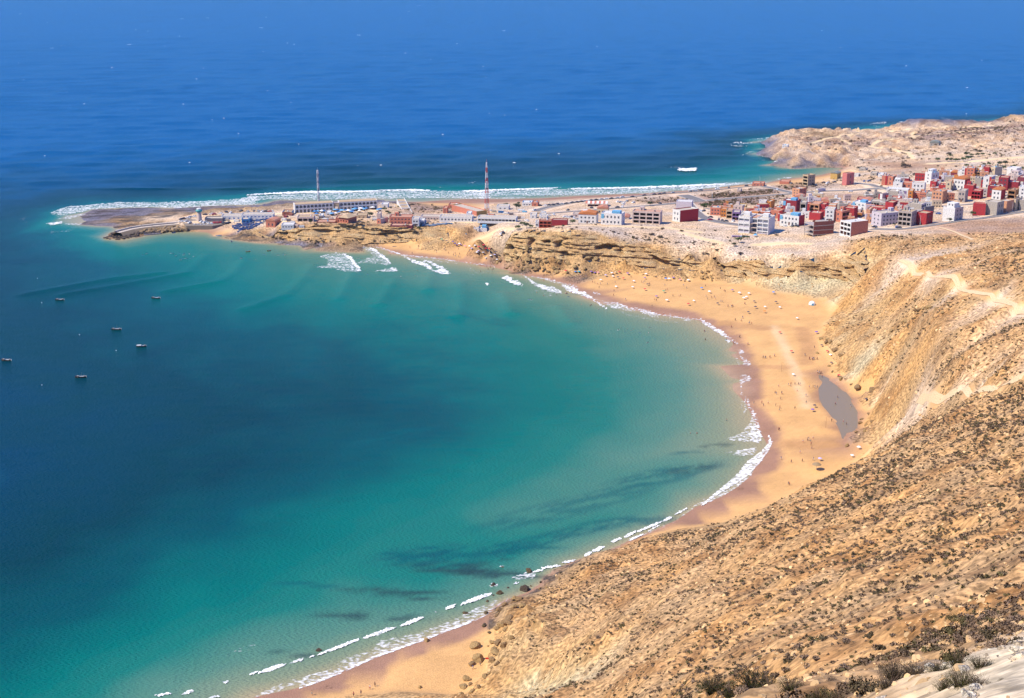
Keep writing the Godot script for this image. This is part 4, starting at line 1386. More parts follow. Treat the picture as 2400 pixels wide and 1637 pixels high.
func figure(pose: String) -> Array:   # bones: from, to, radii, part (0 skin, 1 hair, 2 trunks, 3 top)
	var hipw := 0.09
	var b := []
	var stride := 0.22 if pose == "walk" else 0.05
	if pose == "prone" or pose == "astride":
		if pose == "prone":
			b = [[Vector3(0, 0.22, 0.0), Vector3(0.42, 0.26, 0), 0.13, 0.15, 3], [Vector3(0.42, 0.28, 0), Vector3(0.6, 0.40, 0), 0.06, 0.06, 0], [Vector3(0.64, 0.45, 0), Vector3(0.68, 0.48, 0), 0.1, 0.11, 1], [Vector3(0.72, 0.44, 0), Vector3(0.7, 0.43, 0), 0.08, 0.07, 0], [Vector3(-0.12, 0.2, 0), Vector3(0.02, 0.22, 0), 0.14, 0.14, 2]]
			for s in [-1, 1]:
				b += [[Vector3(-0.1, 0.19, hipw * s), Vector3(-0.52, 0.16, 0.1 * s), 0.085, 0.06, 3], [Vector3(-0.52, 0.16, 0.1 * s), Vector3(-0.95, 0.2, 0.09 * s), 0.058, 0.038, 3], [Vector3(0.4, 0.25, 0.17 * s), Vector3(0.55, 0.1, 0.3 * s), 0.05, 0.042, 3], [Vector3(0.55, 0.1, 0.3 * s), Vector3(0.78, -0.02, 0.28 * s), 0.04, 0.03, 0]]
		else:
			b = [[Vector3(0, 0.12, 0), Vector3(0.03, 0.55, 0), 0.14, 0.16, 3], [Vector3(0.03, 0.55, 0), Vector3(0.04, 0.72, 0), 0.06, 0.06, 0], [Vector3(0.03, 0.82, 0), Vector3(0.03, 0.85, 0), 0.1, 0.105, 1], [Vector3(0.07, 0.8, 0), Vector3(0.06, 0.77, 0), 0.08, 0.07, 0]]
			for s in [-1, 1]:
				b += [[Vector3(0, 0.12, 0.1 * s), Vector3(0.32, 0.05, 0.3 * s), 0.085, 0.06, 3], [Vector3(0.32, 0.05, 0.3 * s), Vector3(0.3, -0.4, 0.32 * s), 0.055, 0.04, 3], [Vector3(0.03, 0.53, 0.18 * s), Vector3(0.14, 0.3, 0.24 * s), 0.05, 0.042, 3], [Vector3(0.14, 0.3, 0.24 * s), Vector3(0.34, 0.17, 0.12 * s), 0.04, 0.03, 0]]
		return b
	b = [[Vector3(0, 0.92, 0), Vector3(0, 1.04, 0), 0.14, 0.13, 2], [Vector3(0, 1.04, 0), Vector3(0.01, 1.36, 0), 0.125, 0.15, 3], [Vector3(0.01, 1.38, -0.12), Vector3(0.01, 1.38, 0.12), 0.075, 0.075, 3], [Vector3(0.01, 1.4, 0), Vector3(0.02, 1.54, 0), 0.055, 0.055, 0], [Vector3(0.0, 1.66, 0), Vector3(0.0, 1.68, 0), 0.1, 0.1, 1], [Vector3(0.045, 1.63, 0), Vector3(0.04, 1.58, 0), 0.08, 0.065, 0]]
	for s in [-1, 1]:
		var fwd: float = stride * s
		var knee := Vector3(fwd * 0.75 + 0.03, 0.5, 0.1 * s)
		var ankle := Vector3(fwd * 1.25 - (0.08 if fwd < -0.1 else 0.0), 0.09 + (0.05 if fwd < -0.1 else 0.0), 0.1 * s)
		b += [[Vector3(0, 0.9, hipw * s), knee.lerp(Vector3(0, 0.9, hipw * s), 0.35), 0.095, 0.08, 2], [knee.lerp(Vector3(0, 0.9, hipw * s), 0.35), knee, 0.078, 0.06, 0], [knee, ankle, 0.062, 0.042, 0], [ankle + Vector3(-0.03, -0.045, 0), ankle + Vector3(0.16, -0.055, 0.02 * s), 0.042, 0.034, 0]]
		var elbow := Vector3(-fwd * 0.7 + 0.0, 1.12, 0.25 * s)
		var wrist := Vector3(-fwd * 1.2 + 0.1, 0.9, 0.26 * s)
		b += [[Vector3(0.01, 1.38, 0.18 * s), elbow, 0.055, 0.045, 3], [elbow, wrist, 0.043, 0.034, 0], [wrist, wrist + Vector3(0.03, -0.14, -0.01 * s), 0.04, 0.026, 0]]
	return b

func build_beach_life():
	var skin := [Color(0.30, 0.16, 0.10), Color(0.40, 0.24, 0.16), Color(0.22, 0.12, 0.08)]
	var palettes := []
	for k in 6:
		var cloth: Color = [Color(0.03, 0.05, 0.14), Color(0.40, 0.04, 0.05), Color(0.05, 0.05, 0.05), Color(0.6, 0.58, 0.55), Color(0.05, 0.22, 0.30), Color(0.10, 0.06, 0.05)][k]
		palettes.append([skin[k % 3], Color(0.03, 0.02, 0.015), cloth, skin[k % 3] if k % 2 == 0 else [Color(0.55, 0.5, 0.48), Color(0.05, 0.07, 0.2), Color(0.4, 0.1, 0.1)][k / 2]])
	var suit := [[skin[0], Color(0.03, 0.02, 0.015), Color(0.02, 0.02, 0.025), Color(0.02, 0.02, 0.025)]]
	var poses := {"stand": body(figure("stand"), palettes), "walk": body(figure("walk"), palettes), "prone": body(figure("prone"), suit), "astride": body(figure("astride"), suit)}
	var flesh := paint("skin and cloth", Color(1, 1, 1), 0.8, true)
	var board := lathe([[0.0, 0.0], [0.3, 0.02], [0.33, 0.05], [0.3, 0.08], [0.0, 0.09]], 16)
	var m := 0
	for row in PEOPLE:
		var at := points(row[2])
		for k in at.size():
			m += 1
			var p := at[k]
			var pose: String = ["stand", "walk"][m % 2]
			var y := ground(p.x, p.y)
			var words := "person %s" % ["standing", "walking"][m % 2]
			if row[0] == "sea":
				pose = "stand"
				y = minf(y, 0.0) if y > -1.25 else -1.25
				words = "dark bather standing"
			if row[0] == "board":
				pose = "prone" if m % 3 else "astride"
				y = 0.05
				words = "surfer lying on a pale board" if m % 3 else "surfer astride a pale board"
			if row[0] == "pier": y = 3.4
			var turn := rng.randf() * TAU
			var label := "%s %s%s" % [words, row[1], which(k, at.size())]
			var o := obj("person", poses[pose][m % poses[pose].size()], flesh)
			tag(o, label, "person", "people on the beach and in the water")
			o.position = Vector3(p.x, y, p.y)
			o.rotation.y = turn
			if row[0] == "board":
				var s := obj("surfboard", board, wall_paint("white" if m % 2 else "skyblue"))
				tag(s, "pale surfboard under the surfer %s%s" % [row[1], which(k, at.size())], "surfboard", "surfboards in the water")
				s.position = Vector3(p.x, 0.04, p.y)
				s.rotation.y = turn
				s.scale = Vector3(3.4, 1.0, 0.9)
	var tints := {"red": Color(0.55, 0.05, 0.06), "blue": Color(0.08, 0.22, 0.55), "teal": Color(0.05, 0.35, 0.38), "violet": Color(0.18, 0.10, 0.34), "pink": Color(0.65, 0.22, 0.30), "lilac": Color(0.45, 0.40, 0.62), "white": Color(0.75, 0.75, 0.75), "tan": Color(0.55, 0.40, 0.22), "dark": Color(0.05, 0.05, 0.08), "green": Color(0.06, 0.30, 0.16), "orange": Color(0.65, 0.22, 0.06), "thatch": Color(0.26, 0.19, 0.11), "grey": Color(0.40, 0.40, 0.42)}
	var pole_st := start()
	add_bar(pole_st, Vector3(0, -0.3, 0), Vector3(0, 2.15, 0), 0.03, 0.025, 6)
	var pole := pole_st.commit()
	var shade := lathe([[1.25, 1.62], [1.2, 1.68], [0.7, 1.98], [0.1, 2.16], [0.0, 2.2]], 8)
	for row in PARASOLS:
		var at := points(row[2])
		var named: String = {"thatch": "big straw coloured", "violet": "purple", "lilac": "pale lilac"}.get(row[0], row[0])
		for k in at.size():
			var p := at[k]
			var big := 1.7 if row[0] == "thatch" else rng.randf_range(0.72, 0.92)
			var t := thing("parasol", "%s parasol %s%s" % [named, row[1], which(k, at.size())], "parasol", Vector3(p.x, ground(p.x, p.y), p.y), rng.randf() * TAU, "parasols on the beach")
			t.scale = Vector3.ONE * big
			obj("canopy", shade, paint("canopy " + row[0], tints[row[0]], 0.8), t)
			obj("pole", pole, wall_paint("white"), t)
	var tent := thing("beach_tent", "big white and blue domed tent at the back of the beach", "tent", Vector3(TENT.x, ground(TENT.x, TENT.z), TENT.z))
	obj("canopy", lathe([[2.2, 0.2], [2.1, 1.2], [1.5, 2.1], [0.6, 2.6], [0.0, 2.7]], 10), paint("canopy white", Color(0.75, 0.75, 0.75), 0.8), tent)
	block("door_flap", tent, Vector3(0, 0, 2.05), Vector3(1.5, 1.5, 0.2), wall_paint("skyblue"))
	var canoe := obj("kayak", boat_mesh(3.2, 0.8, 0.4)[0], paint("red hull", Color(0.6, 0.04, 0.03), 0.5))
	tag(canoe, "red kayak lying among the rocks at the hill foot", "kayak")
	canoe.position = Vector3(CANOE.x, ground(CANOE.x, CANOE.z) + 0.7, CANOE.z)
	for k in 2:
		var at: Vector3 = [POLE_A, POLE_B][k]
		var st := start()
		add_bar(st, Vector3(0, -0.5, 0), Vector3(0, 5.5, 0), 0.07, 0.05, 6)
		var o := obj("beach_pole", st.commit(), wall_paint("brown"))
		tag(o, ["tall thin wooden pole on the middle of the beach", "tall thin wooden pole left of the tidal pool's lower end"][k], "pole")
		o.position = Vector3(at.x, ground(at.x, at.z), at.z)
	var log := start()
	add_bar(log, Vector3(-1.6, 0.2, 0), Vector3(1.6, 0.25, 0.3), 0.22, 0.16, 7)
	var lg := obj("driftwood_log", log.commit(), wall_paint("slate"))
	tag(lg, "dark driftwood log on the sand of the small beach", "log")
	lg.position = Vector3(LOG.x, ground(LOG.x, LOG.z), LOG.z)

# ---------------------------------------------------------------- plants
func leaf_ball(seed_: int, leaves: int, size: float, flat: float, clumps: int, twigs: int) -> ArrayMesh:   # leaf-sized faces gathered in clumps round a dome; radius about 1
	var r := RandomNumberGenerator.new()
	r.seed = seed_
	var v := PackedVector3Array(); var n := PackedVector3Array(); var c := PackedColorArray(); var idx := PackedInt32Array()
	var heart := []
	for k in clumps:
		var a := r.randf() * TAU
		var rad := sqrt(r.randf()) * 0.72
		heart.append(Vector3(cos(a) * rad, (0.25 + 0.62 * sqrt(maxf(0.0, 1.0 - rad * rad)) * r.randf_range(0.5, 1.0)) * flat, sin(a) * rad))
	for k in leaves:
		var h: Vector3 = heart[k % clumps]
		var d := Vector3(r.randfn(), r.randfn() * 0.8, r.randfn()).normalized()
		var p := h + d * r.randf_range(0.1, 0.42) * Vector3(1, flat, 1)
		p.y = maxf(p.y, 0.02)
		var u := Vector3(r.randfn(), r.randfn(), r.randfn()).normalized() * size * r.randf_range(0.6, 1.3)
		var w := u.cross(d + Vector3(0.1, 0.3, 0.2)).normalized() * size * r.randf_range(0.35, 0.8)
		var i := v.size()
		v.append_array([p - u, p + w, p + u, p - w])
		var nn := (d + Vector3(0, 0.5, 0)).normalized()
		for q in 4: n.append(nn)
		if (p + u - (p - u)).cross(p + w - (p - u)).dot(nn) < 0.0:
			v[i + 1] = p - w; v[i + 3] = p + w
		var t := Color(1, 1, 1) * r.randf_range(0.65, 1.3)
		for q in 4: c.append(t)
		idx.append_array([i, i + 1, i + 2, i, i + 2, i + 3])
	for k in twigs:
		var h: Vector3 = heart[k % clumps] * r.randf_range(0.9, 1.35)
		var a := Vector3(r.randfn() * 0.05, -0.1, r.randfn() * 0.05)
		var s := Vector3(0.012, 0, 0.012)
		var i := v.size()
		v.append_array([a - s, a + s, h + s * 0.3, a + Vector3(0.012, 0, -0.012)])
		for q in 4:
			n.append(Vector3(0, 0.7, 0.7)); c.append(Color(1.1, 1.0, 0.9))
		idx.append_array([i, i + 1, i + 2, i + 1, i + 3, i + 2])
	return mesh_of(v, idx, c, n)

func leafy(key: String, c: Color) -> StandardMaterial3D:
	var m := paint(key, c, 0.9, true)
	m.backlight_enabled = true
	m.backlight = Color(0.12, 0.12, 0.08)
	m.metallic_specular = 0.15
	return m

func build_vegetation():
	# dry shrubs of the hillsides: the nearest three hundred one by one, the rest as one mass
	var balls := [leaf_ball(1, 80, 0.24, 0.8, 8, 4), leaf_ball(2, 70, 0.27, 0.7, 7, 4), leaf_ball(3, 90, 0.22, 0.9, 9, 5)]
	var near := [leaf_ball(11, 520, 0.085, 0.8, 14, 50), leaf_ball(12, 460, 0.09, 0.7, 12, 40), leaf_ball(13, 520, 0.08, 0.9, 14, 60)]
	var m := leafy("dry shrub leaves", Color(1, 1, 1))
	var tones := [Color(0.185, 0.125, 0.08), Color(0.15, 0.105, 0.07), Color(0.125, 0.105, 0.05), Color(0.22, 0.155, 0.11), Color(0.095, 0.075, 0.045)]
	var found := []
	var far_n := 0
	rng.seed = 99
	for zone in [[-40.0, 120.0, -140.0, -28.0, 0.35, 0.75], [-40.0, 330.0, -560.0, -60.0, 0.55, 0.58], [60.0, 640.0, -960.0, -330.0, 0.2, 0.78], [-480.0, 800.0, -1300.0, -900.0, 0.10, 1.25], [150.0, 900.0, -1760.0, -1130.0, 0.08, 1.5]]:
		var tries := int((zone[1] - zone[0]) * (zone[3] - zone[2]) * zone[4])
		for k in tries:
			var x := rng.randf_range(zone[0], zone[1]); var z := rng.randf_range(zone[2], zone[3])
			var dice := rng.randf(); var big := 0.45 + 0.6 * pow(rng.randf(), 2.0)
			if absf(x) > -z * 0.5 + 30.0: continue
			var dens := ground_color(x, z).a
			if dens < 0.05: continue
			var clump := smoothstep(-0.35, 0.5, 0.7 * n_small.get_noise_2d(x * 0.5, z * 0.5) + 0.7 * n_big.get_noise_2d(x * 2.0, z * 2.0))
			if dice > pow(dens, 1.5) * 2.5 * (0.38 + 0.75 * clump): continue
			if in_cliff(x, z): continue
			var h := ground(x, z)
			if h < 1.2: continue
			found.append([Vector3(x, h - 0.06, z), zone[5] * big * (0.75 + 0.6 * clump)])
	var seen_ := []
	for f in found:
		var p: Vector3 = f[0]
		seen_.append([f[1] / p.distance_to(Vector3(0, 230, 0)), f])
	seen_.sort_custom(func(a, b): return a[0] > b[0])
	var protos := []
	for k in 15: protos.append(null)
	var tinted := []
	for k in 5: tinted.append(leafy("dry shrub %d" % k, tones[k]))
	var mass := [[], [], []]
	for k in seen_.size():
		var p: Vector3 = seen_[k][1][0]; var s: float = seen_[k][1][1]
		if k < 290:
			var o := obj("dry_shrub", near[k % 3], tinted[(k / 3) % 5])
			tag(o, "low dry brown shrub among many like it on the near hillside", "shrub", "dry shrubs on the near hillside")
			o.position = p
			o.scale = Vector3(s, s * rng.randf_range(0.8, 1.1), s)
			o.rotation.y = rng.randf() * TAU
		else: mass[k % 3].append([p, s])
	for b in 3:
		var mm := MultiMesh.new()
		mm.transform_format = MultiMesh.TRANSFORM_3D
		mm.use_colors = true
		mm.mesh = balls[b]
		mm.instance_count = mass[b].size()
		for k in mass[b].size():
			var s: float = mass[b][k][1]
			mm.set_instance_transform(k, Transform3D(Basis(Vector3.UP, rng.randf() * TAU).scaled(Vector3(s, s * rng.randf_range(0.75, 1.1), s)), mass[b][k][0]))
			mm.set_instance_color(k, tones[rng.randi() % 5] * rng.randf_range(0.85, 1.25))
		var o := MultiMeshInstance3D.new()
		o.multimesh = mm
		o.material_override = m
		o.name = numbered("hillside_scrub")
		add_child(o)
		tag(o, "countless dry brown shrubs dotted over the sandy hillsides", "", "", "stuff")
	# trees and larger shrubs of the village
	var crowns := [leaf_ball(21, 520, 0.10, 1.0, 16, 0), leaf_ball(22, 460, 0.11, 0.9, 14, 0)]
	var low := [leaf_ball(31, 420, 0.10, 0.55, 14, 20), leaf_ball(32, 420, 0.11, 0.65, 12, 20)]
	var green := [leafy("green leaves", Color(0.075, 0.105, 0.045)), leafy("dull green leaves", Color(0.06, 0.075, 0.045))]
	var dull := [leafy("dark scrub leaves", Color(0.085, 0.07, 0.05)), leafy("purple brown scrub leaves", Color(0.10, 0.075, 0.065))]
	var trunk := start()
	add_bar(trunk, Vector3(0, -0.3, 0), Vector3(0.05, 0.6, 0.02), 0.07, 0.045, 6)
	add_bar(trunk, Vector3(0.05, 0.6, 0.02), Vector3(0.35, 1.0, 0.2), 0.04, 0.02, 5)
	add_bar(trunk, Vector3(0.05, 0.6, 0.02), Vector3(-0.3, 1.05, -0.15), 0.04, 0.02, 5)
	var trunk_m := trunk.commit()
	for row in TREES:
		for k in row[2].split(", ").size():
			var q: PackedStringArray = row[2].split(", ")[k].split(" ")
			var p := Vector2(float(q[0]), float(q[1])); var w := float(q[2])
			var is_tree: bool = row[0] == "0"
			var t := thing("leafy_tree" if is_tree else "large_shrub", "%s %s%s" % ["green leafy tree" if is_tree else "dark dry shrub", row[1], which(k, row[2].split(", ").size())], "tree" if is_tree else "shrub", Vector3(p.x, ground(p.x, p.y) - 0.1, p.y), rng.randf() * TAU, "trees and shrubs of the village")
			t.scale = Vector3(w * 0.52, w * 0.5, w * 0.52)
			if is_tree:
				obj("trunk", trunk_m, paint("tree bark", Color(0.12, 0.08, 0.055), 0.95), t)
				var c := obj("crown", crowns[k % 2], green[k % 2], t)
				c.position.y = 0.45
			else:
				obj("foliage", low[k % 2], dull[k % 2], t)
				obj("stem", trunk_m, paint("tree bark", Color(0.12, 0.08, 0.055), 0.95), t).scale = Vector3(0.6, 0.35, 0.6)

# ---------------------------------------------------------------- rocks
func rock_paint(key: String, c: Color) -> StandardMaterial3D:
	var m := paint(key, c, 0.95, false, 0.45, 0.35)
	m.heightmap_enabled = true
	m.heightmap_texture = noise_map(0.03, 5, 512, false, 8.0, 23)
	m.heightmap_scale = 18.0
	return m

var ico := []
func icosphere() -> Array:
	if ico: return ico
	var t := (1.0 + sqrt(5.0)) / 2.0
	var v := []
	for p in [Vector3(-1, t, 0), Vector3(1, t, 0), Vector3(-1, -t, 0), Vector3(1, -t, 0), Vector3(0, -1, t), Vector3(0, 1, t), Vector3(0, -1, -t), Vector3(0, 1, -t), Vector3(t, 0, -1), Vector3(t, 0, 1), Vector3(-t, 0, -1), Vector3(-t, 0, 1)]: v.append(p.normalized())
	var f := [[0, 11, 5], [0, 5, 1], [0, 1, 7], [0, 7, 10], [0, 10, 11], [1, 5, 9], [5, 11, 4], [11, 10, 2], [10, 7, 6], [7, 1, 8], [3, 9, 4], [3, 4, 2], [3, 2, 6], [3, 6, 8], [3, 8, 9], [4, 9, 5], [2, 4, 11], [6, 2, 10], [8, 6, 7], [9, 8, 1]]
	for n in 2:
		var mid := {}
		var g := []
		for q in f:
			var m := []
			for k in 3:
				var key := Vector2i(mini(q[k], q[(k + 1) % 3]), maxi(q[k], q[(k + 1) % 3]))
				if not mid.has(key):
					mid[key] = v.size()
					v.append((v[q[k]] + v[q[(k + 1) % 3]]).normalized())
				m.append(mid[key])
			g += [[q[0], m[0], m[2]], [q[1], m[1], m[0]], [q[2], m[2], m[1]], m]
		f = g
	ico = [v, f]
	return ico

func rock_mesh(seed_: int, flat: float) -> ArrayMesh:   # an angular boulder: a ball cut by planes and roughened
	var r := RandomNumberGenerator.new()
	r.seed = seed_
	var cuts := []
	for k in 9: cuts.append([Vector3(r.randfn(), r.randfn(), r.randfn()).normalized(), r.randf_range(0.42, 0.8)])
	var s := icosphere()
	var st := start()
	var p := []
	for q in s[0]:
		var d: Vector3 = q
		for c in cuts:
			var over: float = d.dot(c[0]) - c[1]
			if over > 0.0: d -= c[0] * over
		d *= 1.0 + 0.2 * n_small.get_noise_3d(d.x * 6.0 + seed_ * 10.0, d.y * 6.0, d.z * 6.0)
		p.append(d * Vector3(1, flat, 1))
	for f in s[1]:
		var a: Vector3 = p[f[0]]; var b: Vector3 = p[f[1]]; var c: Vector3 = p[f[2]]
		var n := (b - a).cross(c - a)
		if n.dot(a + b + c) < 0.0:
			n = -n
		else:
			var w := b; b = c; c = w
		for q in [a, b, c]:
			st.set_normal(n.normalized())
			st.add_vertex(q)
	return st.commit()

func build_rocks():
	var shapes := []
	for k in 6: shapes.append(rock_mesh(70 + k, 0.72))
	var dry := [rock_paint("ochre boulder", Color(0.52, 0.35, 0.16)), rock_paint("brown boulder", Color(0.40, 0.26, 0.13))]
	var wet := [rock_paint("dark wet boulder", Color(0.12, 0.09, 0.065)), rock_paint("weedy boulder", Color(0.17, 0.125, 0.07))]
	for row in BOULDERS:
		var all: PackedStringArray = row[1].split(", ")
		for k in all.size():
			var q := all[k].split(" ")
			var p := Vector2(float(q[0]), float(q[1])); var w := float(q[2])
			var o := obj("boulder", shapes[rng.randi() % 6], (wet if q[3] == "1" else dry)[rng.randi() % 2])
			if all.size() < 30: tag(o, "%s boulder %s%s" % ["dark wet" if q[3] == "1" else "ochre", row[0], which(k, all.size())], "boulder")
			else: tag(o, "angular %s boulder among many %s" % ["dark wet" if q[3] == "1" else "ochre", row[0]], "boulder", "%s boulders %s" % ["dark wet" if q[3] == "1" else "ochre", row[0]])
			o.position = Vector3(p.x, maxf(ground(p.x, p.y), -0.3) + w * 0.12, p.y)
			o.scale = Vector3(w * 0.55, w * rng.randf_range(0.42, 0.62), w * 0.5)
			o.rotation = Vector3(rng.randf_range(-0.3, 0.3), rng.randf() * TAU, rng.randf_range(-0.3, 0.3))
	# stones strewn over the slopes
	var mm := MultiMesh.new()
	mm.transform_format = MultiMesh.TRANSFORM_3D
	mm.use_colors = true
	mm.mesh = rock_mesh(90, 0.7)
	var put := []
	for zone in [[-30.0, 110.0, -150.0, -26.0, 1.3, 0.17], [-20.0, 320.0, -560.0, -60.0, 0.24, 0.42], [60.0, 420.0, -930.0, -380.0, 0.11, 0.75], [-330.0, 330.0, -1130.0, -900.0, 0.04, 0.8]]:
		for k in int((zone[1] - zone[0]) * (zone[3] - zone[2]) * zone[4]):
			var x := rng.randf_range(zone[0], zone[1]); var z := rng.randf_range(zone[2], zone[3])
			if absf(x) > -z * 0.45 + 20.0: continue
			var am := ga[cell(x, z)]
			if am < 0.5 or in_cliff(x, z): continue
			var h := ground(x, z)
			if h < 1.5: continue
			if n_mid.get_noise_2d(x * 0.6 + 77.0, z * 0.6) < -0.12: continue
			put.append([Vector3(x, h, z), zone[5] * (0.35 + 1.3 * pow(rng.randf(), 3.0))])
	mm.instance_count = put.size()
	for k in put.size():
		var s: float = put[k][1]
		mm.set_instance_transform(k, Transform3D(Basis.from_euler(Vector3(rng.randf(), rng.randf() * TAU, rng.randf())).scaled(Vector3(s, s * 0.8, s)), put[k][0]))
		mm.set_instance_color(k, Color(0.54, 0.365, 0.185) * rng.randf_range(0.55, 1.3))
	var o := MultiMeshInstance3D.new()
	o.multimesh = mm
	o.material_override = paint("loose stone", Color(1, 1, 1), 0.95, true)
	o.name = "loose_stones"
	add_child(o)
	tag(o, "loose ochre stones strewn over the slopes", "", "", "stuff")

func build_near_ledge():
	var leaves := [leafy("ledge olive leaves", Color(0.055, 0.055, 0.02)), leafy("ledge grey leaves", Color(0.085, 0.068, 0.042)), leafy("ledge dark leaves", Color(0.04, 0.045, 0.018))]
	var shapes := [leaf_ball(41, 2600, 0.022, 0.85, 36, 260), leaf_ball(42, 2200, 0.024, 0.7, 30, 240)]
	for k in LEDGE_SHRUBS.size():
		var s = LEDGE_SHRUBS[k]
		var w: float = s[3]
		var t := thing("ledge_shrub", s[0], "shrub", Vector3(s[1], ground(s[1], s[2]) - 0.15, s[2]), k * 1.3, "shrubs on the near ledge")
		t.scale = Vector3(w * 0.72, w * 0.85, w * 0.72)
		obj("foliage", shapes[k % 2], leaves[1 if "grey" in s[0] or "dry" in s[0] else 2 if "dark" in s[0] else 0], t)
		var st := start()
		for n in 40:
			var a := rng.randf() * TAU
			var out := Vector3(cos(a) * rng.randf_range(0.2, 0.95), rng.randf_range(0.45, 1.1), sin(a) * rng.randf_range(0.2, 0.95))
			var mid := out * 0.55 + Vector3(rng.randf_range(-0.1, 0.1), 0.08, rng.randf_range(-0.1, 0.1))
			add_bar(st, Vector3(0, -0.1, 0), mid, 0.02, 0.012, 3)
			add_bar(st, mid, out, 0.012, 0.004, 3)
		obj("twigs", st.commit(), paint("grey twigs", Color(0.14, 0.10, 0.075), 0.95), t)
	var pale := [rock_paint("white limestone", Color(0.80, 0.71, 0.56)), rock_paint("cream limestone", Color(0.74, 0.60, 0.42))]
	var forms := [rock_mesh(101, 0.6), rock_mesh(102, 0.7), rock_mesh(103, 0.5)]
	rng.seed = 55
	var n := 0
	while n < 280:
		var x := rng.randf_range(6.0, 24.0); var z := rng.randf_range(-52.0, -22.0)
		var c := gc[cell(x, z)]
		if c.b < 0.32: continue
		n += 1
		var s := 0.06 + 0.34 * pow(rng.randf(), 2.5)
		var o := obj("limestone_block", forms[n % 3], pale[n % 2])
		tag(o, "pale limestone block on the white ledge at the bottom corner", "rock", "limestone blocks on the white ledge")
		o.position = Vector3(x, ground(x, z) + s * 0.1, z)
		o.scale = Vector3(s, s * 0.8, s * rng.randf_range(0.7, 1.2))
		o.rotation = Vector3(rng.randf() * 0.4, rng.randf() * TAU, rng.randf() * 0.4)


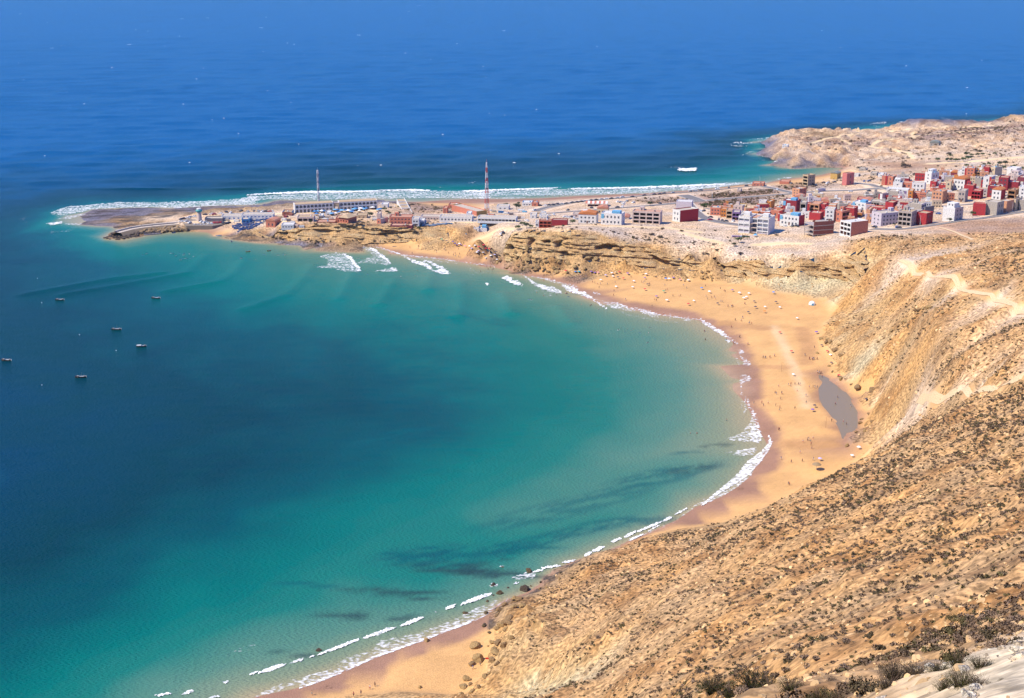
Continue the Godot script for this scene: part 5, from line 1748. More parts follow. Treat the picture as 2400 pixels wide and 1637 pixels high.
# ---------------------------------------------------------------- measurements, metres
const SPOTS := """
-82.8 -385.1 0 w 0
-68.8 -390.8 0 w 0
-55.9 -401.6 0 w 0
-47 -410.3 0 w 0
-37.7 -417.8 0 w 0
-30.5 -422.9 0 w 0
-23.3 -429.3 0 w 0
-15.7 -434.9 0 w 0
-8.6 -441.7 0 w 0
-2.8 -451.9 0 w 0
5.8 -457.7 0 w 0
12.5 -466.2 0 w 0
16.1 -474.9 0 w 0
23.1 -483.5 0 w 0
33.5 -490.8 0 w 0
41.6 -496.7 0 w 0
48.9 -504.8 0 w 0
57.3 -513.1 0 w 0
66.9 -523 0 w 0
77.6 -538.2 0 w 0
84.6 -544.2 0 w 0
91.2 -550.4 0 w 0
100 -561.6 0 w 0
108.1 -574.7 0 w 0
112.6 -586.8 0 w 0
119.6 -602.7 0 w 0
124.3 -614.2 0 w 0
123.7 -626 0 w 0
122.5 -634.5 0 w 0
123.6 -656.8 0 w 0
123.3 -674.9 0 w 0
130.7 -714.9 0 w 0
135.2 -745.2 0 w 0
135.7 -769 0 w 0
135 -788.7 0 w 0
131.2 -802.6 0 w 0
126.4 -822 0 w 0
120.3 -842.3 0 w 0
109.7 -847.5 0 w 0
94.6 -854.9 0 w 0
79.4 -867.8 0 w 0
70.5 -884.5 0 w 0
58.1 -911.3 0 w 0
43.2 -933.4 0 w 0
31.9 -946.1 0 w 0
21.8 -956.4 0 w 0
13 -963 0 w 0
5 -976.5 0 w 0
-3.2 -984.7 0 w 0
-11.1 -993.1 0 w 0
-27.9 -1003 0 w 0
-40.7 -1010.3 0 w 0
-53.4 -1019 0 w 0
-66.5 -1025 0 w 0
-84.1 -1032.5 0 w 0
-95.5 -1046.3 0 w 0
-106.2 -1060.4 0 w 0
-117.3 -1066.8 0 b 0
-136 -1066.8 0 b 0
-154.4 -1066.8 0 r 0
-168.6 -1068.4 0 r 0
-177 -1076.6 0 r 0
-194.3 -1089.8 0 r 0
-208.7 -1096.5 0 r 0
-228.5 -1105.1 0 r 0
-236.2 -1106.8 0 w 0
-252.5 -1119 0 w 0
-258.6 -1122.5 0 w 0
-272.3 -1126.1 0 b 0
-293.4 -1117.2 0 b 0
-303.7 -1105.1 0 b 0
-311.9 -1094.9 0 b 0
-318.6 -1086.5 0 b 0
-330.3 -1089.8 0 b 0
-334.5 -1098.2 0 b 0
-334.3 -1113.7 0 b 0
-332.5 -1131.4 0 b 0
-340.7 -1144.2 0 r 0
-354.7 -1146 0 r 0
-368.7 -1151.6 0 r 0
-370 -1166.6 0 r 0
-387.2 -1174.4 -0.4 r 0
-394.4 -1167.7 -0.6 r 0
-395.7 -1189.5 -0.3 r 0
-381.4 -1205.9 0 r 0
-379.3 -1222.3 0 r 0
-355.9 -1228.6 0 r 0
-326.5 -1230.7 0 r 0
-296.2 -1230.7 0 r 0
-287 -1234.9 0 r 0
-258.2 -1241.3 0 r 0
-236.2 -1245.6 0 r 0
-218.1 -1267.5 0 r 0
-197.4 -1263.1 0 r 0
-174.9 -1258.7 0 r 0
-151.8 -1265.3 0 r 0
-137 -1276.5 0 r 0
-117.7 -1263.1 0 r 0
-101 -1254.3 0 r 0
-85.5 -1258.7 0 w 0
-63.6 -1267.5 0 w 0
-40.2 -1274.3 0 w 0
1.2 -1274.3 0 w 0
32.7 -1278.8 0 w 0
64.3 -1290.2 0 w 0
96.5 -1297.2 0 w 0
128.7 -1304.2 0 w 0
166.2 -1318.4 0 w 0
196.6 -1330.5 0 w 0
229.1 -1352.9 0 w 0
256.9 -1365.6 0 w 0
279.4 -1386.5 0 w 0
300.8 -1399.8 0 w 0
322.7 -1413.4 0 w 0
343.5 -1438.5 0 w 0
357 -1461.5 0 w 0
356.3 -1476.2 0 w 0
349.1 -1479.2 0 r 0
314.8 -1488.3 0 r 0
297.6 -1503.5 0 r 0
290.5 -1531.8 0 r 0
280.1 -1557.8 0 r 0
280.9 -1571.1 0 r 0
292 -1595 0 r 0
301.8 -1615.9 0 r 0
302.7 -1626.6 0 r 0
300.4 -1648.4 0 r 0
290.3 -1655.8 0 r 0
307.4 -1670.8 0 r 0
330 -1674.6 0 r 0
358.7 -1705.5 0 r 0
381.9 -1709.4 0 r 0
412.9 -1721.3 0 r 0
451.1 -1745.7 0 r 0
484.3 -1783.4 0 r 0
505.1 -1805.1 0 r 0
533.8 -1827.3 0 r 0
568.5 -1840.8 0 r 0
606.3 -1840.8 0 r 0
638.7 -1845.4 0 r 0
674.8 -1873.2 0 r 0
726.6 -1887.4 0 r 0
900.9 -1936.4 0 r 0
-64.9 -383.6 0.9 w 0
-52.8 -388.8 0.9 w 0
-41.4 -402.6 1 w 0
-29.7 -411.7 1 w 0
-17.7 -420.8 1 w 0
-9.4 -429.7 1.1 w 0
77.4 -519.4 1 w 0
90.4 -535.9 1 w 0
107.7 -555.2 1 w 0
119.4 -579 1 w 0
125.2 -599.5 1 w 0
129 -622.1 1 w 0
130 -638.6 1 w 0
128.4 -658.5 1 w 0
130 -681.8 1 w 0
135.5 -711.8 1 w 0
138 -736.2 1 w 0
139.3 -762.1 1 w 0
138.2 -783.4 1 w 0
137.8 -802.9 1 w 0
131.7 -823.4 1 w 0
127.2 -837.6 1 w 0
118.1 -853.3 1 w 0
108.2 -860.8 1 w 0
94.5 -868.4 1 w 0
81.2 -879.5 1 w 0
67.5 -894.4 1 w 0
53.6 -915.8 1 w 0
32 -950.5 0.8 w 0
20.4 -963.2 0.6 w 0
-3.2 -990.9 0.5 w 0
-19.6 -1001.9 0.6 w 0
-36.6 -1012.6 0.8 w 0
-53.6 -1022.9 0.8 w 0
-71.1 -1030.4 0.8 w 0
-89.3 -1043.6 0.6 w 0
-62.8 -383.1 1.2 s 0
-50.8 -388.3 1.2 s 0
-39.7 -402.1 1.3 s 0
-28 -410.9 1.4 s 0
-16.2 -419.4 1.4 s 0
-8.4 -426.5 1.5 s 0
80 -519.4 1.2 s 0
92.9 -535.6 1.3 s 0
110.4 -554.5 1.3 s 0
122.3 -578.2 1.3 s 0
128.2 -598.8 1.3 s 0
132.5 -621.3 1.3 s 0
133.4 -639 1.3 s 0
132.1 -659.7 1.3 s 0
133.5 -680.9 1.3 s 0
138.8 -710.9 1.3 s 0
141.8 -736.9 1.3 s 0
143.1 -762.9 1.3 s 0
142.5 -786 1.3 s 0
142.2 -807.6 1.3 s 0
134.5 -830.3 1.3 s 0
128.4 -845.8 1.3 s 0
119.2 -861.8 1.3 s 0
109.2 -869.5 1.3 s 0
95.4 -877.3 1.3 s 0
82 -888.6 1.3 s 0
68.1 -903.8 1.3 s 0
54.1 -923.5 1.2 s 0
33.2 -957.1 1.1 s 0
21.7 -968.2 1 s 0
-19.7 -1007.3 1 s 0
-36.8 -1019.6 1.2 s 0
-53.9 -1028.6 1.2 s 0
-71.5 -1037.8 1.2 s 0
-88.9 -1052.2 1.1 s 0
-40.7 -385.8 2.2 s 0
-27.8 -396 2.4 s 0
-15.5 -381.5 3.2 s 0
-13.6 -386.7 3.2 s 0
-9.9 -392.5 3.2 s 0
-8.7 -401.9 3 s 0
-8.3 -412.2 2.8 s 0
-7.4 -428.7 2 b 0
-5.3 -442.4 1.5 b 0
0 -448.1 1.6 b 0
9.1 -457.7 1.6 b 0
14.1 -467.1 1.5 b 0
18.9 -476.4 1.2 b 0
23.9 -482.5 1.2 b 0
32.5 -489 1.4 b 0
42.5 -494.8 1.8 e 0
49.4 -501.2 2 e 0
57.6 -506.9 2.4 s 0
69.5 -512.4 2.4 s 0
83.8 -516.6 2.6 s 0
92.3 -521.8 2.8 s 0
99.9 -527.1 3 s 0
110.8 -536.2 3 s 0
123.5 -552.8 3.2 s 0
134.1 -558.2 3.4 s 0
142.8 -564.2 3.6 s 0
155.1 -580.3 4 s 0
137.2 -586.6 2.8 s 0
151.3 -634 2.4 s 0
151.1 -674 2.2 s 0
162.7 -699.4 2.1 s 0
157.5 -670.8 2.1 s 0
157.7 -647.5 2.1 s 0
156.6 -627.5 2.1 s 0
175.8 -719.9 2.1 s 0
180.9 -691.7 2.2 s 0
179.1 -659.8 2.4 s 0
174.4 -637.2 2.4 s 0
156.8 -725.3 2.4 s 0
165.9 -784.3 2.6 s 0
160 -822.6 2.6 s 0
153.6 -864.5 2.6 s 0
142.9 -886.2 2.8 s 0
115.7 -897.9 2.8 s 0
88.5 -916.7 2.6 s 0
60.5 -942.6 2.4 s 0
170.5 -720.7 1.62 w 0
174.4 -710.3 1.5 w 0
176.1 -690.5 1.4 w 0
177.3 -675.7 1.4 w 0
175.5 -657.4 1.4 w 0
170.7 -637.5 1.4 w 0
164.1 -626.4 1.4 w 0
157.8 -611 1.6 w 0
161.4 -633.7 1.4 w 0
163 -652.8 1.4 w 0
163.1 -672.9 1.4 w 0
165.2 -693.9 1.5 w 0
167.6 -598.9 4 s 0
172.5 -626.2 3 s 0
182 -651.9 4 s 0
187.8 -679.1 4 s 0
183.2 -697.3 4 s 0
182.1 -712.4 4 s 0
181.7 -736.3 4 s 0
182.8 -759.9 4 s 0
182.3 -784.1 4 s 0
194.4 -821.8 4.2 s 0
204.1 -841.3 4.5 s 0
203.6 -870.5 4.5 s 0
194 -885.3 4.5 s 0
182.3 -891.1 4.5 s 0
173.5 -898.2 4.5 s 0
166.3 -906.6 4.2 s 0
161.1 -919.6 4 s 0
148.5 -924.6 4 s 0
120.1 -930.4 3.5 s 0
109.3 -938 3.2 s 0
85.6 -953.1 3 s 0
55.9 -957.9 2.8 b 0
32.5 -965.2 1.4 b 0
8.4 -973.1 0.8 b 0
-1.6 -985.5 0.8 b 0
-7.1 -1002.9 2 b 0
-15.6 -1017.5 3 b 0
-24.6 -1042.7 3.5 s 0
-37.9 -1052.2 3.5 s 0
-60.1 -1066.7 3.5 s 0
-82 -1064.1 3 s 0
-101.9 -1065.6 2 s 0
-112 -1065.6 2 b 0
-135.8 -1065.6 2 b 0
-156.3 -1066.3 2.2 b 0
-174.5 -1074.4 2.2 b 0
-193.7 -1086.8 2.4 b 0
-209 -1095.3 2.4 b 0
-224.7 -1104.1 2 b 0
-239.5 -1107.9 1.2 s 0
-210.2 -1102.3 4.5 y 0
-222.5 -1111.8 4 p 0
-190.9 -1088.9 9 y 0
-171.6 -1081 12 y 0
-161.5 -1084.7 13 e 4
-134.6 -1082.2 13.5 e 5
-116.4 -1078.7 13.5 e 6
-98.7 -1075.3 13.5 e 6
-75.3 -1077.8 13 e 6
-54.4 -1077.8 13 e 4
-42.1 -1060.6 12 y 0
-47.1 -1056.9 9 y 0
-112.1 -1068.3 8 y 0
-135.9 -1068.3 8 y 0
-156.3 -1068.3 8 y 0
-81.4 -1066.6 8 y 0
-60.9 -1063.5 9 y 0
-269.5 -1132.7 4.5 p 0
-290.1 -1143.4 4.2 p 0
-245.5 -1138.2 4.5 p 0
-230.6 -1135.7 5 p 0
-215.9 -1134.3 6 p 0
-195.2 -1119.1 9 p 0
-236.7 -1167.9 5 p 0
-260.3 -1174.4 4.5 p 0
-277.1 -1182.9 4 b 0
-206.9 -1167.2 7 p 0
-185.2 -1123.6 11 p 0
-186.3 -1177.8 8 p 0
-163.9 -1177.8 8 p 0
-120 -1185.9 8 p 0
-142.4 -1123.6 11 p 0
-106.8 -1123.6 11 p 0
-71.2 -1123.6 11 p 0
-74.8 -1181.8 8 d 5
-51 -1151.5 10 p 0
-34.9 -1098.9 13 p 0
-69.7 -1225.5 4.5 s 0
-92.6 -1221.3 4.5 d 4
-107.7 -1217 4.5 p 0
-194 -1228.2 4 b 0
-216.5 -1223 3.4 b 0
-244 -1205.2 3.6 b 0
-358.4 -1191.3 0.5 r 0
-334.5 -1200.7 0.6 r 0
-303.8 -1199.7 0.8 b 0
-334.8 -1173.9 1.2 b 0
-313.7 -1164.1 2 p 0
-295.8 -1166.7 2.6 p 0
-347.1 -1164.4 0.8 b 0
-329.2 -1153 1.2 b 0
-304.5 -1142.4 2.2 b 0
-333.5 -1211.4 0.5 r 0
-288.1 -1213.9 0.8 r 0
-255.4 -1223.8 0.9 b 0
-225.6 -1230.1 0.9 r 0
-197.1 -1247.8 0.8 r 0
-158.2 -1252.1 0.8 r 0
-131.4 -1261.5 0.7 r 0
-106.2 -1245.1 0.9 b 0
-62.7 -1248.8 1.4 w 0
-39.4 -1246.7 1.8 w 0
1.2 -1253.2 1.8 w 0
32.2 -1259.8 1.8 w 0
63.4 -1271 1.8 w 0
95.3 -1280.1 1.8 w 0
127 -1287 1.8 w 0
164 -1301 1.8 w 0
194 -1312.9 1.8 w 0
226.1 -1334.8 1.8 s 0
-38.6 -1219.7 4 s 0
1.2 -1226.1 4 p 0
31.6 -1236.8 4 p 0
62.2 -1247.7 4 p 0
93.6 -1256.5 4 p 0
125 -1265.5 4 p 0
161.3 -1279.2 4 p 0
190.8 -1290.8 4 p 0
222.3 -1312.2 4 p 0
250.7 -1332.3 3.5 p 0
272.3 -1350.3 3 s 0
294.3 -1368.8 2.5 s 0
315.7 -1381.9 2.5 s 0
344.1 -1414.5 2.5 s 0
358.2 -1436.7 3 p 0
-36.5 -1151.5 10 p 0
-14.6 -1156.8 9 p 0
-13.9 -1093.8 14 p 0
-13.2 -1034.7 19 p 0
-26 -1020.2 17 y 0
-22.8 -1021.9 13 y 0
0 -1156.8 9 p 0
0 -1046.4 20 p 0
22.5 -1187.1 7 p 0
20.4 -1073.5 18 p 1
19.4 -1018.2 24 p 0
52.6 -1187.1 7 p 0
47.2 -1063.4 20 p 0
45.2 -1016.5 26 p 1
90.4 -1192 8 p 0
82.4 -1082.4 18 p 0
78 -1023.1 24 p 2
121.6 -1202.3 8 p 0
121.7 -1130.6 14 p 0
114.3 -1060 20 p 0
109.4 -1012 22 p 2
130.8 -1218.3 7 d 8
153.2 -1212.8 8 d 8
162.3 -1165.9 11 p 0
149.1 -1068.5 19 p 0
138.5 -988.6 22 p 5
155.2 -1229 7 d 8
197.3 -1250.9 7 d 9
222.9 -1262.2 7 d 8
241.9 -1279.4 6 d 8
190.7 -1207.3 9 d 8
212.6 -1201.9 10 d 7
272 -1308.8 5 d 5
178.1 -1125.4 15 p 0
169.4 -1068.5 19 p 0
160.8 -1012 22 p 1
154.3 -968.9 23 p 2
198.6 -1120.1 16 p 0
230.3 -1175.2 13 p 0
209.1 -1063.4 20 p 0
257.9 -1201.4 12 p 0
278.5 -1262.2 9 p 2
244.8 -1104.4 19 p 0
228.1 -1026.4 24 p 0
307.7 -1285.6 9 p 0
293.2 -1222.9 12 f 0
278.4 -1159 16 p 0
256.8 -1038.1 25 p 0
346.1 -1309.7 9 p 3
329.6 -1245.1 12 p 0
304.8 -1148.1 18 p 0
277.6 -1017.8 29 p 0
364.1 -1286 13 p 0
320.4 -1126.5 22 p 0
298.9 -1002.7 32 p 0
349.3 -1178 20 p 0
395.3 -1256.4 18 p 0
355 -1124.3 26 p 0
323 -1019.3 32 p 0
461.6 -1337.4 17 p 3
413.1 -1192.5 25 p 2
376.5 -1083.2 30 p 0
496.5 -1318.6 20 p 0
444 -1175 28 p 0
406.6 -1072.3 32 p 0
507.8 -1151.8 32 p 0
440.8 -994.5 40 p 0
-16 -1007.8 16 y 0
-3.5 -999.2 23 y 0
11.1 -993.9 27 y 0
40.8 -980.8 30 y 0
64.9 -981.5 27 y 0
76.7 -974.8 23 y 0
88.5 -970.9 21 y 0
104.2 -969.7 20 y 2
126.7 -956.7 20 y 1
140.7 -945.5 20 y 0
165.2 -940 20 p 0
174.6 -926 21 p 0
198.8 -913.2 23 y 0
216 -912.2 25 y 0
231.8 -906.3 29 y 0
239.5 -903.7 34 y 0
12.7 -996.9 28 p 1
40.9 -983.6 31 p 2
68.9 -985.9 28 p 2
94.1 -985.6 22 p 5
112.5 -981.3 21 p 5
130 -970.9 21 p 6
151.5 -949.3 21 p 0
178.8 -933.4 23 p 0
204.6 -915.3 27 p 0
221.9 -915.2 30 p 1
239.7 -929.2 33 e 3
201.1 -971.6 24 p 0
189.3 -991.5 23 p 1
217.6 -977.1 26 p 0
232.6 -975.1 28 p 0
229.4 -948 29 p 1
-19.6 -1025.1 6 y 0
-3.5 -990.2 12 y 0
8.4 -977 13 y 0
31.1 -972.9 12 y 0
52.3 -968.9 11 y 0
68 -966.6 9 y 0
83.9 -959.9 8 y 0
103.3 -957.5 7 y 0
118.8 -953.4 7 y 0
136.6 -947 6 y 0
150.2 -936.1 5.5 y 0
161.5 -922.6 6 g 0
176.7 -916.9 8 g 0
190.4 -911.1 10 g 0
207 -907 11 g 0
222.2 -897.5 13 g 0
229.2 -863.8 16 y 0
233.2 -845.6 30 y 0
12.5 -974.1 6 b 0
34.2 -971.5 5 b 0
55.6 -964.7 5 b 0
188.4 -900.9 6.5 g 0
200.7 -891 7.5 g 0
210.3 -858.1 10 g 0
214.1 -828.8 12 y 2
201.2 -795.8 10 y 3
187.6 -758.8 10 y 2
185.8 -724.8 10 y 0
186 -701.1 10 g 0
190 -672.6 12 y 3
191.9 -654.3 10 p 0
176 -562.2 40 p 0
221 -787.9 28 y 4
207.7 -754.4 24 y 4
199.8 -689.8 30 e 4
191.6 -650.8 28 e 4
219.9 -733.3 42 e 4
228.4 -748.6 48 e 3
234.4 -803.3 40 p 2
230.5 -838.2 40 e 4
242.6 -854 42 e 4
240.7 -805 47 p 0
237 -797.9 46 p 0
228.3 -733 53 p 0
225.1 -672.7 62 p 0
224 -614.6 71 p 0
223.6 -576.5 77 p 0
229 -744.1 54 e 4
225.6 -675 65 y 1
224.4 -616.5 74 y 1
225 -581.3 80 y 1
228.4 -684.9 68 e 5
242 -668 72 e 5
241.9 -628.8 81.3 e 5
250.2 -783.3 55 e 4
271.1 -772.2 60 e 4
280.2 -732 70 e 4
277.2 -888.8 43 e 4
299.5 -855.5 50 e 3
313.3 -820.9 59.9 e 3
285.1 -934.1 38 p 0
303.7 -919 42 f 0
340.3 -892.5 48 f 0
270 -943.9 36 p 0
252.4 -922.1 36 e 3
254.5 -887.3 39 e 4
335.7 -962.1 40 f 0
365.1 -959.8 42 f 0
309.2 -974.5 36 f 0
380.9 -1002 36 p 0
199.4 -615 60 e 3
211.2 -653.9 58 e 5
219.4 -694.3 52 e 5
210.8 -685.3 44 e 5
193 -593.2 58 e 5
202.6 -578.8 70 e 5
185.1 -525.7 74 e 6
185.5 -567.1 54 e 7
176.3 -536.8 56 e 7
172.8 -479.1 78 e 7
182.6 -467.6 94.4 e 7
168.5 -429.2 96.8 e 6
173.6 -441.3 90 p 0
170.9 -433.8 90 p 0
170.9 -472.2 74 p 0
171.1 -504 60 p 0
173.1 -541.1 46 p 0
172.8 -545 42 p 1
161.7 -446.1 80 e 7
163.4 -414.3 94 e 6
157.9 -459.2 70 e 9
176.5 -574 30 p 2
177.9 -596.2 16 y 2
177.1 -622 10 y 0
175 -597 10 y 0
169.3 -594.9 7 y 0
170.4 -562.9 20 e 4
165.5 -519.1 40 e 6
56.2 -494 6 e 8
66.3 -488 10 e 7
82.3 -485.1 14 e 5
97.7 -481.5 20 e 5
113.5 -495.6 22 e 5
130.4 -511 22 e 5
147.3 -537.2 20 e 5
161.7 -557.6 18 e 5
31.9 -466.7 8 e 8
42.1 -474.8 8 e 6
15.2 -440.5 10 e 7
1.5 -426.6 8 y 1
0 -401.1 12 y 0
-1.3 -383.7 14 y 0
-3.9 -370.8 14 y 0
-5.1 -358.3 16 y 0
8.3 -397.7 20 y 5
13.1 -377.6 24.8 e 4
10.2 -365.3 22.9 y 3
6.4 -361.6 16.5 g 2
14 -331.7 35.1 g 3
27.9 -405.4 25.2 e 4
43.3 -420.9 25.4 e 5
23.5 -337.6 46.5 e 6
25 -285.3 66 e 5
24.4 -230.9 92.1 e 4
55.8 -409.1 38.8 e 4
39.5 -327.4 62.2 e 4
32.8 -261.2 86 e 4
31.4 -206.8 112.4 e 4
26.7 -174.7 126.1 e 5
57.9 -337.8 65.8 e 4
68.9 -405.7 47.9 e 5
73.1 -358.8 68.9 e 4
45.5 -262.6 92.3 e 4
33 -171.6 132.7 e 4
62.9 -282.2 92.8 e 4
48.9 -217.2 116.2 e 5
35.9 -158.1 141 e 4
81.6 -344.2 78 e 5
101.4 -376.8 74.6 e 5
81.8 -301.1 94.8 e 5
64.7 -235.8 115.4 e 5
48.8 -175.8 136.6 e 5
35.5 -126.8 158.1 e 5
110.6 -367.3 85.1 e 7
91.5 -300.8 100.5 e 7
80.3 -248.4 115.7 e 6
60.3 -184.2 137 e 5
44.6 -135 156.6 e 5
36.5 -108.7 168.8 e 6
121.3 -346.9 99.4 e 9
102.4 -290 110.4 e 9
85.6 -233.6 125.1 e 8
65.8 -174.6 145.1 e 6
47.9 -125.9 164 e 5
38.2 -99.9 175.7 e 6
143.8 -363 104.8 e 9
119.1 -298 117.8 e 9
97.9 -242.5 130 e 9
78.4 -192.4 143.6 e 8
60.7 -147.6 158.2 e 6
44.9 -108.4 174 e 5
36.2 -86.9 183.5 e 5
172.3 -374.8 108.5 e 7
115.9 -247.3 132.4 e 7
51.4 -106.6 176.2 e 5
224.3 -497 102.6 e 5
339.8 -762.4 69.6 e 3
9.1 -52.4 198.2 e 2
10.6 -50.7 199.7 e 2
11.8 -48 201.6 e 2
13 -46.1 202.9 e 3
13.7 -43.3 204.7 e 3
14.6 -41.5 206.3 k 0
14.9 -38.9 208.2 k 0
15.5 -37.1 209.7 k 0
16.3 -36 210.6 k 0
7.7 -43.5 202.6 e 2
9.6 -41.7 204.1 e 2
10.8 -38 206.5 e 2
11.8 -36.2 208 k 0
12.1 -32.7 210.5 k 0
11.6 -27.4 213.6 k 0
10.9 -21.9 216.4 k 0
6.9 -23.9 213.2 k 0
5.3 -29.1 209.5 e 0
291.3 -1527.2 5 h 0
299.5 -1495.4 5 r 0
323.7 -1476.9 5 r 0
350.3 -1471.3 4 r 0
298.4 -1515.8 10 b 0
302.1 -1525.3 11 h 0
311 -1483.8 10 h 0
333.7 -1481.1 9 h 0
360.2 -1475.4 8 h 0
377 -1468.8 9 h 0
330.1 -1662.9 14 h 0
331 -1635.4 13 h 0
317.5 -1601.7 12 h 0
310.3 -1630.6 3 r 0
317.6 -1565.9 12 h 0
359.4 -1666.9 14 h 0
366.8 -1643.3 14 b 2
374.8 -1624.1 14 b 3
385.5 -1632.1 18 h 0
407.7 -1636 18 h 0
433.7 -1647.5 16 h 0
459.1 -1690.4 12 h 0
486.6 -1739.3 10 r 0
508.1 -1756.4 10 r 0
496.1 -1711.2 22 r 0
526.7 -1706.9 22 r 0
540.3 -1694 22 r 0
591.7 -1710.3 20 r 0
601.6 -1728.8 14 b 0
615.9 -1719 20 h 0
617.5 -1713.1 26 b 0
636.1 -1708.7 26 h 0
747.9 -1723 28 h 0
356.4 -1587.2 12 d 6
372.1 -1569.4 12 d 5
332.9 -1569.4 12 h 2
401 -1609.1 14 h 0
429.1 -1601.6 15 h 0
404.5 -1562.2 13 d 5
434.6 -1547.8 15 h 0
466.9 -1594.2 16 d 6
486.6 -1594.1 17 d 6
549.7 -1636 18 d 6
606.1 -1652.1 20 d 5
519.8 -1671.4 16 h 0
574.5 -1679.8 17 h 0
628.2 -1685.6 22 h 0
461.4 -1647.2 14 h 0
382.9 -1532.2 10 h 2
419.3 -1525.3 11 h 2
448.5 -1528 13 h 2
477.7 -1530.7 15 h 3
529.4 -1543.5 18 h 0
579.3 -1549.5 22 h 1
662.8 -1519.7 26 h 0
364.3 -1434.8 6 p 3
385.4 -1430 9 f 1
374.4 -1387.6 9 p 2
428 -1454.9 12 p 3
398.9 -1382.5 12 f 0
425.1 -1383.6 14 f 0
458.2 -1465.5 15 p 2
473.7 -1428.2 16 p 0
497 -1445.1 18 p 3
531.9 -1417.8 22 p 3
579 -1320.5 28 p 0
440.6 -1350.8 17 p 3
343.3 -1365.9 6 p 2
-417.6 -1093.2 -9 v 0
-347.1 -897.1 -10 v 0
-293.9 -749.3 -11 v 0
-254.9 -640.7 -13 v 0
-225 -557.6 -14 v 0
-201.4 -492 -10.5 v 0
-188.2 -455.3 -8 v 0
-176.7 -423.2 -6 v 0
-166.4 -394.8 -4.6 v 0
-158.2 -371.9 -3.6 v 0
-460.4 -1029.5 -14 v 0
-326.2 -709.6 -15 v 0
-252.6 -534.1 -15 v 0
-206.1 -423.2 -8 v 0
-373.5 -1119 -5 v 0
-320.1 -1000.2 -6.5 v 0
-272.8 -842.3 -9 v 0
-233 -709.6 -11 v 0
-203.4 -610.7 -12.5 v 0
-180.4 -534.1 -11 v 0
-162.1 -473 -7.5 v 0
-147.2 -423.2 -4.6 v 0
-138.7 -394.8 -3 v 0
-131.8 -371.9 -2 v 0
-118.6 -397.5 -1.5 v 0
-104 -394.8 -1 v 0
-97.8 -385.1 -0.7 v 0
-118.1 -385.1 -1.2 v 0
-88.8 -394.8 -0.6 v 0
-71 -405.8 -0.7 v 0
-78.6 -400.2 -0.7 v 0
-51.5 -423.2 -0.8 v 0
-37.4 -430.9 -0.8 v 0
-15.5 -448.6 -0.9 v 0
-3.2 -465.8 -1.2 v 0
8.2 -476.7 -1.2 v 0
-263.1 -1029.5 -3.4 v 0
-231.4 -897.1 -6 v 0
-195.9 -749.3 -9 v 0
-169.9 -640.7 -11 v 0
-150 -557.6 -9.5 v 0
-134.3 -492 -6 v 0
-121.5 -438.8 -3.8 v 0
-115 -411.4 -2.2 v 0
-197.3 -1029.5 -2.2 v 0
-177.8 -921 -3.4 v 0
-154.9 -793.3 -7 v 0
-133.3 -673.6 -9.5 v 0
-117.1 -583.1 -8.5 v 0
-104.3 -512.3 -5.2 v 0
-94.1 -455.3 -3.2 v 0
-88.3 -423.2 -1.6 v 0
-128 -1000.2 -1.5 v 0
-115.7 -897.1 -3 v 0
-103.2 -793.3 -5.8 v 0
-88.9 -673.6 -8.5 v 0
-81.4 -610.7 -7.5 v 0
-72.2 -534.1 -4.2 v 0
-65.7 -480.4 -2.7 v 0
-61.5 -445.3 -1.8 v 0
-62.4 -972.4 -1.5 v 0
-56.5 -874.4 -3.2 v 0
-49 -749.3 -5.2 v 0
-42.5 -640.7 -6.5 v 0
-39 -583.1 -4.8 v 0
-35.6 -525.2 -2.6 v 0
-33.3 -488.1 -2.9 v 0
-31.6 -458.8 -2 v 0
0 -939.7 -1.3 v 0
0 -842.3 -2.8 v 0
0 -749.3 -4.2 v 0
0 -673.6 -4.8 v 0
0 -610.7 -3.4 v 0
0 -557.6 -2.1 v 0
0 -525.2 -2 v 0
0 -495.9 -2.6 v 0
55.8 -863.4 -1.1 v 0
51.6 -793.3 -2 v 0
46.6 -709.6 -2.8 v 0
42.5 -640.7 -2.4 v 0
39 -583.1 -1.5 v 0
37.2 -552.8 -1.6 v 0
35.6 -525.2 -2.2 v 0
91.3 -802.6 -1 v 0
98 -749.3 -1 v 0
88.9 -673.6 -1.1 v 0
81.4 -610.7 -0.9 v 0
66.7 -567.6 -1.8 v 0
54.1 -534.1 -1.8 v 0
111.9 -709.6 -0.6 v 0
104.1 -640.7 -0.45 v 0
120 -766.3 -0.6 v 0
95.2 -593.8 -0.9 v 0
83.1 -562.6 -1 v 0
93.9 -827 -0.7 v 0
29.3 -908.9 -0.8 v 0
-24.9 -972.4 -0.9 v 0
-81.1 -1014.6 -0.8 v 0
-108.5 -1029.5 -0.9 v 0
-165.6 -1037.1 -1.2 v 0
-204.3 -1068.4 -1.2 v 0
-250.5 -1093.2 -1.4 v 0
-283.3 -1084.8 -2 v 0
-300.1 -1044.7 -3 v 0
-332.7 -1076.6 -3 v 0
-355.7 -1119 -3.5 v 0
-409.5 -1174.3 -5 v 0
-434.5 -1203.9 -8 v 0
-409.8 -1210 -4 v 0
-381.8 -1245.6 -4 v 0
-315.9 -1249.9 -3 v 0
-239.3 -1263.1 -2.4 v 0
-260.5 -1290.2 -4 v 0
-164.2 -1301.8 -2.6 v 0
-170 -1350.4 -7 v 0
-82.5 -1308.9 -2.2 v 0
-85.8 -1363.1 -7 v 0
0 -1308.9 -2.2 v 0
0 -1363.1 -6 v 0
83.5 -1325.7 -2.2 v 0
86.5 -1376 -6 v 0
170.9 -1358 -2.2 v 0
179.6 -1430 -6 v 0
240.1 -1389.1 -2 v 0
254 -1473.3 -5 v 0
294.5 -1444.2 -2.4 v 0
329.4 -1458.6 -1.6 v 0
287.1 -1528.6 -5 v 0
263.6 -1561.1 -8 v 0
276 -1637.5 -8 v 0
-472.4 -1245.6 -15 v 0
-463.4 -1337.9 -18 v 0
